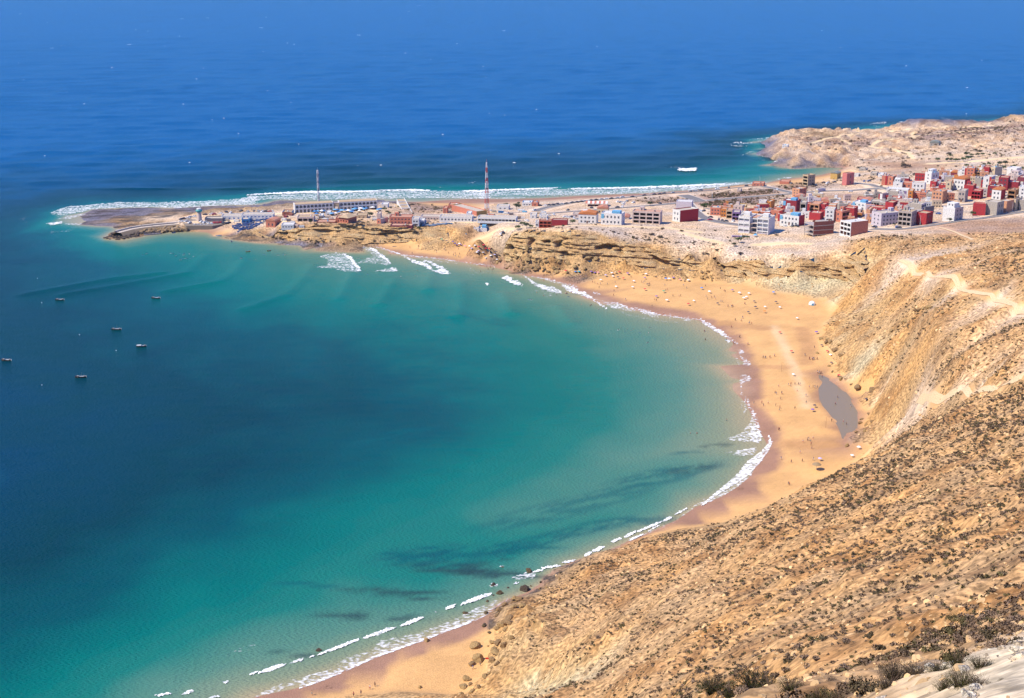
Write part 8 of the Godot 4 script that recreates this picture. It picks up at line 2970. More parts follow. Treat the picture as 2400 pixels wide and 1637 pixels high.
	"-79.97 12.3 -1076.08 -0.057 17.7 10.5 2.1|plum|plum|pink|0|0|none|dark garden wall building in front of the salmon guest house",
	"-121.07 11.01 -1123.57 0.004 9.0 10.5 2.9|tan|tan|tan|2x1|0|none|tan house behind the salmon pavilion",
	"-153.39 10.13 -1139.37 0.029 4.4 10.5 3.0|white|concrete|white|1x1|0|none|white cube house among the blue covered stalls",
	"-158.11 10.86 -1126.24 0.036 3.3 10.5 2.2|white|white|white|1x1|0|none|tiny white house among the blue covered stalls",
	"-162.79 12.02 -1103.85 0.011 13.6 10.5 4.0|pinkish|pinkish|tan|3x1o|0|none|building with three white arches under a tan roof",
	"-230.33 5.18 -1147.82 0.056 17.3 10.5 3.4|white|white|pale|4x1|0|bluedoor|row of white fishermen's sheds with blue doors",
	"-202.43 8.05 -1140.65 0.035 26.8 10.5 3.0|white|white|pale|8x1|0|bluedoor|long row of pale harbour sheds with blue shutters",
	"-245.52 4.53 -1141.79 0.070 15.0 10.5 3.0|slate|slate|pale|0|0|none|dark open shed with a pale roof right of the tower",
	"-220.39 5.47 -1131.45 0.087 7.0 10.5 3.4|blue|blue|pale|2x1|0|none|small blue and brown hut beside the boat slip",
	"-187.26 9.6 -1145.91 -0.015 8.3 10.5 2.6|brick|blue|tan|2x1|0|none|brown and blue shack left of the arcaded wing",
	"-195.22 6.61 -1107.74 -0.285 8.4 10.5 5.1|salmon|salmon|salmonroof|2x1|1x1|none|salmon house with a pink roof above the boat slip",
	"-176.4 10.52 -1084.86 0.027 9.9 10.5 2.9|white|white|white|4x1|0|none|white hut right of the salmon boat slip house",
	"245.66 3.88 -1322.65 -0.306 11.2 10.5 3.0|salmon|salmon|pink|3x1|0|none|low salmon cafe on the ocean shore",
	"273.27 3.71 -1336.06 -0.325 9.6 10.5 2.6|salmon|salmon|pink|0|0|none|long salmon wall hut right of the shore cafe",
	"287.18 5.35 -1316.48 -0.923 6.7 10.5 10.4|tan|tan|tan|1x3o|2x3|none|tan four storey block alone above the cove",
	"325.25 5.16 -1357.94 -0.579 7.0 10.5 5.4|mustard|mustard|greyroof|0|0|none|brown shed with a grey green roof near the cove",
	"321.1 8.36 -1301.27 -0.945 5.6 10.5 11.6|rose|rose|pink|0|1x2|none|tall pink house near the cove",
	"215.99 5.75 -1278.46 -0.285 3.3 10.5 2.5|pinkish|pinkish|pale|0|0|none|small pale hut on the scrub dunes",
	"310.83 11.14 -1541.03 -0.341 6.0 10.5 2.0|white|white|white|2x1|0|none|small white house on the rocks of the headland",
	"477.1 15.04 -1527.02 -0.447 10.2 10.5 2.5|concrete|concrete|greyroof|3x1|0|none|lone low grey building on the headland plain",
	"347.38 6.7 -1361.62 -0.420 6.3 10.5 2.3|white|concrete|pale|1x1|0|none|low pale hut on the dunes behind the tall pink house",
	"364.9 6.85 -1401.16 -0.386 7.4 10.5 1.9|concrete|concrete|pale|1x1|0|none|low stone walled hut near the back of the cove",
	"260.97 11.78 -1206.87 -0.325 8.7 10.5 2.0|salmon|salmon|salmonroof|0|0|none|low salmon garden wall building right of the striped house",
	"274.71 15.26 -1167.02 -0.340 9.2 10.5 1.9|peach|salmon|salmonroof|2x1|0|none|low orange roofed house at the edge of the inner field",
	"266.97 16.61 -1145.74 -0.336 6.0 10.5 2.7|salmon|salmon|pink|1x1|0|none|low salmon house behind the peach row",
	"282.34 20.41 -1115.78 -0.352 5.1 10.5 3.3|peach|peach|pink|1x1|0|none|peach cube house left of the white blue awning house",
	"307.6 18.01 -1152.09 -0.369 8.4 10.5 2.3|peach|peach|salmonroof|3x1|0|none|low peach house facing the sandy square",
	"305.74 16.89 -1166.26 -0.366 7.7 10.5 2.7|crimson|crimson|pink|0|0|none|low dark red house facing the sandy square",
	"282.24 22.27 -1092.82 -0.355 5.0 10.5 2.2|white|white|white|0|0|none|low white roofed annex below the awning house",
	"290.73 24.08 -1077.85 -0.365 6.4 10.5 2.2|pinkish|pinkish|pale|2x1|0|none|low pink annex above the long white windows house",
	"275.96 24.33 -1062.25 -0.387 5.6 10.5 2.8|orange|peach|pink|2x1|0|none|orange house behind the huge salmon wall",
	"276.8 26.24 -1042.03 -0.457 2.8 10.5 7.7|peach|peach|pale|0|1x3|none|slim peach house left of the long white windows house",
	"314.24 24.12 -1097.86 -0.383 5.1 10.5 2.9|concrete|concrete|pale|0|0|none|low grey house between the tall red and the salmon houses",
	"328.4 24.53 -1105.12 -0.394 6.6 10.5 2.6|pinkish|lilac|pale|1x1|0|none|low pale house below the narrow orange house",
]

const ARC_A := Vector3(-185.81, 9.1, -1156.23)

const ARC_B := Vector3(-154.83, 8.68, -1166.25)

const ARC_C := Vector3(-149.42, 8.54, -1169.96)

const ARC_D := Vector3(-117.86, 8.32, -1179.13)

const GATE := Vector3(-152.2, 8.58, -1168.79)

const HALL_FRONT_A := Vector3(-88.92, 10.34, -1136.37)

const HALL_FRONT_B := Vector3(-81.72, 10.34, -1136.37)

const HALL_BACK_A := Vector3(-106.98, 2.24, -1235.65)

const HALL_BACK_B := Vector3(-97.28, 3, -1231.49)

const PAVILION := Vector3(-132.93, 12.96, -1091.04)

const BALCONY_A := Vector3(169.83, 22.3, -1008.93)

const BALCONY_B := Vector3(190.38, 23.01, -997.64)

const FRAME_A := Vector3(214.72, 25.22, -987)

const FRAME_B := Vector3(218.58, 26.25, -974.41)

const MARQUEE_A := Vector3(65.17, 6.8, -1198.4)

const MARQUEE_B := Vector3(84.72, 7.57, -1196.36)

const MAST_A := Vector3(-175.94, 3.45, -1229.08)

const MAST_B := Vector3(-21.53, 9.47, -1152.38)

const TOWER := Vector3(-265.18, 4.5, -1141.93)

const POOL_WALL := Vector3(162.89, 22.54, -992.13)

const JETTY_A := Vector3(-304.11, 0.11, -1107.98)

const JETTY_B := Vector3(-291.44, 0, -1113.74)

var QUAY := [Vector2(-272.8, -1125.2), Vector2(-251.0, -1125.2), Vector2(-237.4, -1137.8), Vector2(-238.6, -1149.7), Vector2(-249.7, -1157.2), Vector2(-279.0, -1157.2), Vector2(-282.3, -1146.0)]

var BREAKWATER := [Vector2(-323.8, -1102.0), Vector2(-320.7, -1109.0), Vector2(-316.0, -1117.8), Vector2(-309.0, -1124.9), Vector2(-300.7, -1130.3), Vector2(-290.2, -1135.8), Vector2(-279.4, -1140.4)]

const BREAKWATER_ROCKS := "-313.2 0.2 -1101.4 1.1, -280.8 1.4 -1120.7 1.4, -310.4 1.5 -1121.5 1.5, -284.3 1.3 -1119.3 1.2, -320.3 0.6 -1112.1 1.2, -280.9 2.0 -1133.6 1.7, -313.1 1.4 -1120.6 1.4, -297.3 1.2 -1118.0 1.1, -300.6 2.0 -1128.8 1.5, -285.5 2.0 -1140.1 1.6, -276.1 2.0 -1135.7 1.6, -313.2 0.9 -1115.9 1.1, -289.9 1.8 -1124.1 1.4, -308.1 0.9 -1115.6 1.7, -320.8 0.4 -1110.4 1.0, -331.3 0.5 -1111.3 1.6, -314.5 1.4 -1120.1 1.7, -292.0 1.7 -1123.8 1.1, -314.0 0.2 -1095.0 1.8, -281.6 2.0 -1130.1 1.3, -307.3 0.4 -1110.4 1.1, -279.3 2.0 -1131.1 1.1, -302.0 1.4 -1120.9 1.4, -321.6 0.2 -1099.5 1.0, -294.7 2.0 -1126.8 1.0, -275.5 1.5 -1121.1 0.9, -284.6 1.5 -1121.8 1.2, -295.9 1.5 -1121.4 1.0, -273.8 1.7 -1123.2 1.5, -318.2 0.3 -1109.8 1.7, -291.6 1.3 -1119.2 1.3, -272.8 1.8 -1124.3 1.8, -316.0 0.9 -1115.4 1.5, -317.9 0.2 -1094.1 1.8, -318.4 0.2 -1107.8 1.3, -329.6 0.2 -1102.4 1.8, -306.1 2.0 -1126.6 1.2, -304.0 0.9 -1115.6 1.7, -282.1 2.0 -1139.6 1.3, -325.1 0.2 -1107.4 1.8, -310.5 0.2 -1100.0 1.5, -309.4 1.1 -1117.4 1.0, -326.5 0.2 -1097.9 1.6, -327.4 0.2 -1090.7 1.1, -309.0 0.7 -1113.5 1.4, -303.3 1.6 -1122.8 1.4, -277.0 1.7 -1123.1 1.5, -319.3 0.2 -1094.5 1.5, -317.5 0.8 -1114.5 1.5, -302.3 0.5 -1111.2 1.1, -289.1 1.4 -1120.1 1.8, -307.6 1.7 -1123.3 1.1, -286.8 2.0 -1132.8 1.7, -300.0 1.7 -1123.3 1.8, -322.7 0.2 -1108.9 1.4, -325.1 0.5 -1111.7 1.5, -287.7 1.9 -1125.0 1.5, -320.8 0.2 -1104.3 1.3, -289.2 2.0 -1132.7 1.9, -320.7 0.8 -1114.1 1.5, -320.8 1.0 -1116.4 1.4, -279.2 1.7 -1123.6 1.5, -327.0 0.2 -1101.2 1.3, -289.8 1.1 -1117.6 1.4, -291.3 1.9 -1125.8 1.5, -306.1 1.3 -1119.6 1.3, -311.0 1.1 -1117.3 1.1, -312.7 0.4 -1110.2 1.1, -310.2 0.7 -1114.0 1.6, -303.8 1.1 -1117.6 1.1, -305.9 0.5 -1112.0 1.3, -323.3 0.2 -1104.9 1.7, -287.8 1.4 -1120.8 1.0, -296.6 0.7 -1113.8 1.2, -307.6 1.1 -1117.0 1.4, -299.3 0.6 -1112.5 1.3, -296.5 2.0 -1126.0 1.2, -326.7 0.6 -1112.6 1.9, -306.1 1.8 -1124.3 1.2, -289.3 2.0 -1138.0 1.0, -302.2 0.9 -1115.5 1.6, -318.6 1.0 -1116.7 1.0, -324.0 0.3 -1109.8 1.2, -307.3 1.9 -1125.0 1.4, -314.6 0.8 -1114.7 1.1, -315.4 0.2 -1101.4 1.8, -321.0 0.2 -1108.3 1.4, -310.1 0.6 -1112.2 1.7, -283.2 1.4 -1120.2 1.7, -300.7 1.4 -1120.5 1.0, -322.0 0.9 -1116.0 1.5, -275.8 1.9 -1125.1 1.0, -307.2 1.2 -1118.4 1.0, -318.4 0.2 -1100.7 1.3, -288.3 2.0 -1135.0 1.2, -280.2 2.0 -1136.8 1.7, -330.2 0.2 -1099.8 1.6, -332.3 0.2 -1098.7 0.9, -310.0 0.3 -1109.2 1.4, -328.6 0.2 -1099.2 1.1, -315.7 0.2 -1098.7 1.0, -284.5 2.0 -1132.8 1.6, -316.8 0.3 -1109.7 1.5, -309.1 1.5 -1120.9 1.8, -316.7 0.2 -1091.7 1.8, -312.3 1.2 -1118.7 1.7, -312.1 0.2 -1097.7 1.2, -308.6 0.2 -1106.3 1.7, -321.4 0.2 -1089.3 1.4, -308.8 0.2 -1104.0 1.6, -326.6 0.2 -1108.9 1.4, -278.6 2.0 -1133.4 1.9, -272.7 1.6 -1122.2 1.6, -289.8 2.0 -1136.3 1.4, -297.2 1.4 -1120.0 1.1, -318.1 0.2 -1102.7 1.2, -296.9 2.0 -1134.2 1.6, -315.9 0.6 -1112.1 1.7, -293.9 1.7 -1123.3 1.1, -292.9 1.3 -1119.8 1.1, -312.1 1.5 -1121.3 1.4, -291.8 2.0 -1129.8 1.9, -285.8 2.0 -1137.5 1.0, -290.8 1.0 -1116.1 1.9, -329.0 0.2 -1108.7 1.0, -299.1 1.2 -1118.1 1.8, -317.4 1.2 -1118.2 1.8, -320.2 0.2 -1101.4 1.7, -306.1 1.6 -1122.5 1.5, -303.2 1.8 -1124.6 1.8, -315.8 0.2 -1096.1 1.3, -300.0 1.0 -1116.1 0.9, -285.5 1.4 -1120.7 1.5, -328.5 0.3 -1110.1 1.1, -304.2 0.6 -1113.0 1.2, -294.3 0.9 -1115.3 1.6, -289.8 1.9 -1125.8 0.9, -302.0 1.1 -1117.4 1.7, -322.2 0.4 -1110.9 1.3, -298.3 1.5 -1121.3 1.3, -322.9 0.2 -1102.1 1.1, -304.3 0.4 -1110.2 1.2, -287.7 2.0 -1131.6 1.3, -293.8 2.0 -1136.3 1.8, -315.8 1.3 -1119.3 1.8, -288.1 1.1 -1117.8 1.1, -298.7 2.0 -1128.1 1.7, -332.5 0.2 -1096.0 1.6, -291.8 1.5 -1121.3 1.7, -282.3 2.0 -1134.5 1.6, -279.4 1.4 -1120.1 1.6, -300.8 1.2 -1118.6 1.4, -309.1 1.8 -1124.6 1.7, -280.6 2.0 -1126.6 1.5, -313.3 0.2 -1104.6 1.2, -295.1 1.9 -1125.1 0.9, -279.5 1.6 -1122.1 1.9, -293.1 0.8 -1114.9 1.2, -301.9 2.0 -1131.0 1.1, -284.0 1.9 -1125.2 1.1, -274.8 2.0 -1127.4 1.1, -328.0 0.2 -1106.1 1.0, -281.8 1.8 -1124.6 1.3, -282.4 1.5 -1121.1 1.0, -330.2 0.2 -1093.1 1.7, -281.6 1.3 -1119.5 1.6, -276.8 1.5 -1121.0 1.5, -322.3 0.2 -1095.2 1.4, -331.1 0.2 -1106.0 1.8, -314.8 1.0 -1116.7 1.8, -324.7 0.2 -1098.1 1.4, -300.2 2.0 -1131.4 1.3, -314.2 0.2 -1108.6 1.5, -290.8 1.6 -1122.3 1.7, -302.5 2.0 -1128.0 1.5, -295.2 1.2 -1118.3 1.0, -295.8 1.0 -1116.9 1.1, -315.8 0.2 -1105.0 1.6, -313.4 0.6 -1112.3 1.6, -288.9 2.0 -1128.0 0.9, -277.8 1.9 -1125.2 1.0, -286.4 1.8 -1123.9 1.2, -307.1 0.5 -1112.0 1.7, -299.9 0.5 -1111.4 1.1, -324.0 0.2 -1100.6 1.0, -297.0 1.8 -1124.0 1.0, -294.3 1.3 -1119.8 1.8, -326.7 0.2 -1105.7 1.6, -326.0 0.8 -1114.4 0.9, -304.9 1.8 -1124.7 1.6, -301.3 1.7 -1123.1 1.5, -279.9 2.0 -1140.1 1.2, -298.3 0.6 -1113.0 1.2, -293.2 1.0 -1116.8 1.1, -325.1 0.2 -1094.6 1.1, -308.8 0.2 -1101.8 1.5, -283.7 2.0 -1140.6 1.4, -314.0 0.2 -1100.4 1.5, -307.6 1.5 -1121.0 1.8, -293.4 2.0 -1132.1 1.3, -319.6 0.2 -1089.6 1.6, -286.9 1.5 -1121.8 1.6, -283.6 1.6 -1122.4 1.4, -296.6 2.0 -1129.6 1.7, -330.4 0.2 -1107.8 1.7, -317.4 0.2 -1104.2 1.2, -317.8 0.7 -1113.1 1.1, -274.2 2.0 -1130.0 1.8, -326.3 0.4 -1110.4 0.9, -274.8 1.6 -1122.4 1.1"

const SLIP_BOATS := "-208.4 -1137.4, -224.0 -1118.7, -232.5 -1125.7, -206.5 -1129.2, -207.9 -1145.3, -220.8 -1126.5, -225.5 -1114.9, -217.6 -1109.4, -224.8 -1108.2, -214.9 -1112.7, -211.5 -1116.7, -211.8 -1137.6, -218.0 -1131.1, -225.8 -1124.8, -217.0 -1135.5, -228.1 -1118.1, -215.1 -1139.9, -220.8 -1107.7, -218.7 -1127.3, -222.3 -1113.2, -223.2 -1132.4, -220.4 -1115.2, -214.8 -1127.1, -204.3 -1130.1, -205.4 -1144.1, -217.1 -1117.7, -216.6 -1121.5, -208.6 -1122.7, -211.1 -1128.5, -229.4 -1128.6, -201.6 -1133.4, -222.9 -1124.2, -227.3 -1121.2, -231.5 -1120.8, -223.3 -1110.0, -226.4 -1129.5, -214.1 -1133.7, -215.7 -1110.1, -221.2 -1134.4, -210.8 -1121.9, -212.5 -1114.2, -211.2 -1145.5, -208.3 -1127.5, -220.8 -1119.9, -206.3 -1137.7, -203.6 -1146.1, -219.9 -1109.9, -226.0 -1111.4, -229.2 -1115.9, -229.9 -1124.4, -224.1 -1129.3, -218.1 -1114.5, -214.5 -1122.3, -222.1 -1106.2"

var ANCHORED := [
	["dark wooden fishing boat at anchor, upper left of the six", -305.28, -892.51],
	["dark fishing boat at anchor nearest the breakwater", -241.62, -897.24],
	["dark fishing boat with a mast at anchor between the others", -246.57, -818.78],
	["fishing boat at anchor with a white cover over its stern", -221.26, -781.32],
	["brown fishing boat at anchor by the left edge of the photo", -291.64, -752.84],
	["brown fishing boat with white gear, lowest of the anchored boats", -239.07, -720.98],
]

var SMALL_BOATS := [
	["blue", "small dark blue boat moored beside the breakwater", -281.55, -1116.3],
	["white", "white dinghy moored off the boat slip, left one of two", -242.4, -1104.21],
	["white", "white dinghy moored off the boat slip, right one of two", -240.94, -1103.76],
	["white", "white dinghy floating alone off the slip rocks", -226.52, -1081.18],
	["yellow", "yellow orange dinghy floating off the promontory", -206.15, -1043.27],
	["yellow", "small orange dinghy close under the promontory", -190.33, -1046.36],
	["white", "white skiff close under the slip rocks", -212.82, -1088.89],
]

const CLIFF_BOATS := "-69.9 -1086.3, -67.0 -1084.8, -64.1 -1083.4, -61.3 -1084.7, -58.3 -1090.6, -55.8 -1088.8, -53.5 -1091.2, -51.1 -1090.8"

const STALLS := "-168.8 -1153.9, -166.6 -1155.8, -165.5 -1140.9, -163.3 -1157.7, -161.5 -1157.7, -153.1 -1164.9, -151.1 -1164.7, -149.5 -1144.5, -147.5 -1148.0, -146.3 -1158.8, -142.4 -1160.4, -140.9 -1160.3, -137.2 -1154.6, -136.9 -1167.5, -135.5 -1171.1, -131.6 -1172.7, -130.3 -1174.5, -127.9 -1166.9, -126.5 -1172.4, -121.9 -1177.9, -120.0 -1179.7, -115.9 -1163.2, -114.4 -1166.8, -131.0 -1157.9, -151.6 -1140.9, -152.8 -1139.1"

var CARS := [
	["d", "by the white tower on the quay", "-283.6 -1152.1, -281.9 -1154.7"],
	["w", "by the white tower on the quay", "-280.3 -1140.0, -276.4 -1141.2, -279.5 -1158.9, -278.6 -1163.1, -272.3 -1135.4, -275.2 -1165.0"],
	["w", "on the quay", "-276.2 -1141.4, -267.4 -1130.8, -264.8 -1130.3, -262.4 -1130.5, -263.3 -1139.6, -260.6 -1136.3, -259.4 -1130.6, -256.4 -1135.2, -253.9 -1135.0"],
	["g", "on the quay", "-272.4 -1135.8, -259.1 -1138.5, -257.0 -1130.9"],
	["r", "on the quay", "-251.7 -1136.4, -249.3 -1136.6, -246.9 -1137.1"],
	["d", "on the quay", "-244.1 -1135.9, -241.6 -1135.4, -239.4 -1135.9"],
	["w", "behind the harbour sheds", "-262.1 -1174.1, -254.7 -1178.1, -246.9 -1182.5, -218.1 -1177.7, -209.3 -1177.6"],
	["r", "behind the harbour sheds", "-259.2 -1172.3, -211.2 -1176.2"],
	["d", "behind the harbour sheds", "-267.8 -1174.5, -250.8 -1182.8, -238.8 -1188.8, -226.5 -1184.0, -215.8 -1179.4"],
	["g", "behind the harbour sheds", "-232.0 -1183.0, -222.1 -1179.8"],
	["d", "in the line along the ocean beach road", "24.9 -1206.9, 32.9 -1210.5, 36.9 -1212.9, 41.0 -1218.2, 49.1 -1221.0, 54.8 -1226.3, 58.9 -1228.7, 63.1 -1231.7, 72.5 -1238.8, 77.2 -1241.5, 92.0 -1250.6, 112.3 -1260.9, 124.8 -1274.5, 134.8 -1281.1, 140.2 -1282.5, 145.2 -1290.1, 176.8 -1306.8, 183.1 -1314.1"],
	["w", "in the line along the ocean beach road", "29.3 -1206.5, 87.3 -1248.7, 103.0 -1260.9, 200.2 -1321.8"],
	["g", "in the line along the ocean beach road", "44.5 -1217.8, 66.6 -1233.2, 82.5 -1245.0, 97.9 -1254.1, 154.1 -1294.1"],
	["w", "around the marquee and the roundabout", "19.5 -1175.0, 30.6 -1125.1, 34.9 -1130.4, 95.6 -1224.2, 97.1 -1185.8, 99.2 -1207.0, 100.6 -1217.5, 109.5 -1217.6"],
	["g", "around the marquee and the roundabout", "98.2 -1219.6, 104.3 -1226.9"],
	["d", "around the marquee and the roundabout", "48.5 -1169.2, 70.1 -1187.3, 92.5 -1182.5, 132.1 -1205.6"],
	["w", "between the white villa and the market", "-8.2 -1028.7, 11.8 -1083.8, 43.7 -1105.3, 46.2 -1101.8, 50.5 -1097.1"],
	["d", "between the white villa and the market", "-7.0 -1029.0, 48.6 -1104.5"],
	["g", "between the white villa and the market", "52.4 -1088.8"],
	["d", "on the curved street", "162.8 -1143.7, 161.4 -1094.3, 165.7 -1077.3, 167.7 -1072.6, 169.9 -1067.9"],
	["r", "on the curved street", "158.7 -1077.4"],
	["w", "on the curved street", "160.1 -1142.0, 175.6 -1067.3"],
	["d", "on the dunes by the ocean", "172.0 -1302.4, 182.9 -1310.3, 183.6 -1217.5, 211.7 -1321.8, 230.3 -1330.7, 237.4 -1329.9, 275.5 -1337.3, 293.2 -1309.1, 306.6 -1334.1, 316.9 -1332.2"],
	["g", "on the dunes by the ocean", "177.4 -1306.3"],
	["w", "on the dunes by the ocean", "199.8 -1316.4, 253.6 -1294.4, 306.7 -1320.5, 309.7 -1329.1, 312.6 -1249.1"],
	["d", "among the village houses", "319.1 -1213.7, 329.1 -1247.6, 267.6 -991.6, 267.7 -987.9, 278.8 -967.3"],
	["b", "among the village houses", "343.8 -1323.7, 347.6 -1320.5, 278.4 -972.5, 329.3 -1040.4"],
	["w", "below the white house with blue corner panels", "208.9 -1029.6"],
	["d", "below the white house with blue corner panels", "214.3 -1027.4, 217.7 -1026.2, 247.3 -1038.3"],
]

const LAMPS := "125.5 -1237.1, 152.8 -1214.4, 161.5 -1165.2, 170.0 -1303.2, 171.2 -1310.3, 182.1 -1229.3, 182.8 -1235.6, 200.8 -1181.8, 243.6 -1259.5, 247.5 -1354.4, 287.3 -970.3, 295.8 -974.1, 328.4 -1266.7, 353.8 -1109.7, 382.0 -1029.2"

var TREES := [
	["0", "in the grove behind the village", "441.7 -1413.2 5.6, 449.8 -1405.1 6.4, 462.9 -1438.0 4.9, 453.7 -1405.6 5.6, 455.8 -1400.2 5.6, 459.7 -1400.8 4.8, 463.8 -1399.5 6.4, 478.0 -1434.6 7.4, 470.7 -1406.9 6.4, 476.3 -1412.5 5.7, 482.5 -1431.8 4.9, 488.0 -1427.6 5.7, 492.4 -1427.2 4.9, 497.0 -1420.5 4.1, 504.3 -1424.0 4.9"],
	["0", "behind the right end of the village", "453.4 -1357.6 5.4, 472.0 -1360.8 4.7, 477.5 -1362.2 4.7, 485.8 -1354.4 7.0, 481.8 -1332.1 5.4, 490.8 -1354.2 7.0, 491.0 -1332.0 6.2, 491.9 -1318.5 5.4, 495.2 -1319.7 5.4"],
	["1", "on the dry plain round the village", "363.0 -1416.0 9.5, 365.7 -1390.9 4.7, 405.0 -1409.3 6.4, 402.2 -1388.4 11.0, 422.5 -1453.2 4.9, 396.7 -1337.5 4.6, 400.3 -1337.6 4.6, 465.4 -1453.7 7.5, 497.5 -1456.8 7.5"],
	["0", "on the dry plain round the village", "345.5 -1267.9 2.9, 281.1 -988.0 2.8, 406.9 -1311.7 3.0, 318.4 -978.9 4.5, 348.0 -1016.7 5.3"],
	["0", "on the sandy slope below the houses", "165.7 -1164.3 7.1, 162.5 -1114.9 2.5, 172.9 -1179.3 3.3, 159.5 -961.1 4.3, 164.0 -969.8 5.9, 169.9 -983.4 4.4, 172.9 -983.1 3.8"],
	["1", "on the sandy slope below the houses", "147.9 -963.6 3.8, 161.6 -944.3 4.2, 169.9 -957.3 2.7, 196.2 -994.2 3.3"],
	["0", "near the white villa and the market", "-5.6 -1206.1 4.9, 4.1 -1183.7 7.8, 4.4 -1026.0 5.1, 6.2 -1218.4 4.0, 7.9 -1042.3 5.1, 11.2 -1026.0 5.9, 14.5 -1022.4 4.2, 38.0 -1002.4 2.9, 46.9 -1035.4 5.1, 121.6 -1189.1 5.9, 166.6 -1164.0 3.9"],
	["1", "near the white villa and the market", "43.8 -982.8 3.2, 75.0 -990.2 3.7, 78.5 -987.9 2.4, 104.4 -1002.9 5.0, 109.8 -995.0 5.4"],
	["0", "among the holiday houses of the promontory", "-164.5 -1097.5 2.9, -158.4 -1107.5 2.9, -116.5 -1089.7 2.9, -119.3 -1131.4 6.0, -110.1 -1167.0 4.6, -106.8 -1152.6 4.1, -104.2 -1145.5 3.5, -95.6 -1144.0 4.5"],
	["1", "among the holiday houses of the promontory", "-121.4 -1096.1 4.4"],
	["1", "along the scrubby top of the promontory cliff", "-140.5 -1079.8 5.7, -136.9 -1081.6 5.7, -132.9 -1078.9 6.2, -129.1 -1079.2 5.2, -125.7 -1078.1 4.3, -121.4 -1077.5 4.3, -116.1 -1076.3 4.3, -111.8 -1075.5 4.3, -108.5 -1075.6 3.3, -104.9 -1072.6 4.7, -102.5 -1070.7 4.3, -95.5 -1071.7 4.3, -92.6 -1069.9 3.8, -79.5 -1071.2 5.2, -76.2 -1070.0 4.7, -72.6 -1072.8 3.8"],
	["0", "along the scrubby top of the promontory cliff", "-74.6 -1075.5 3.3"],
]

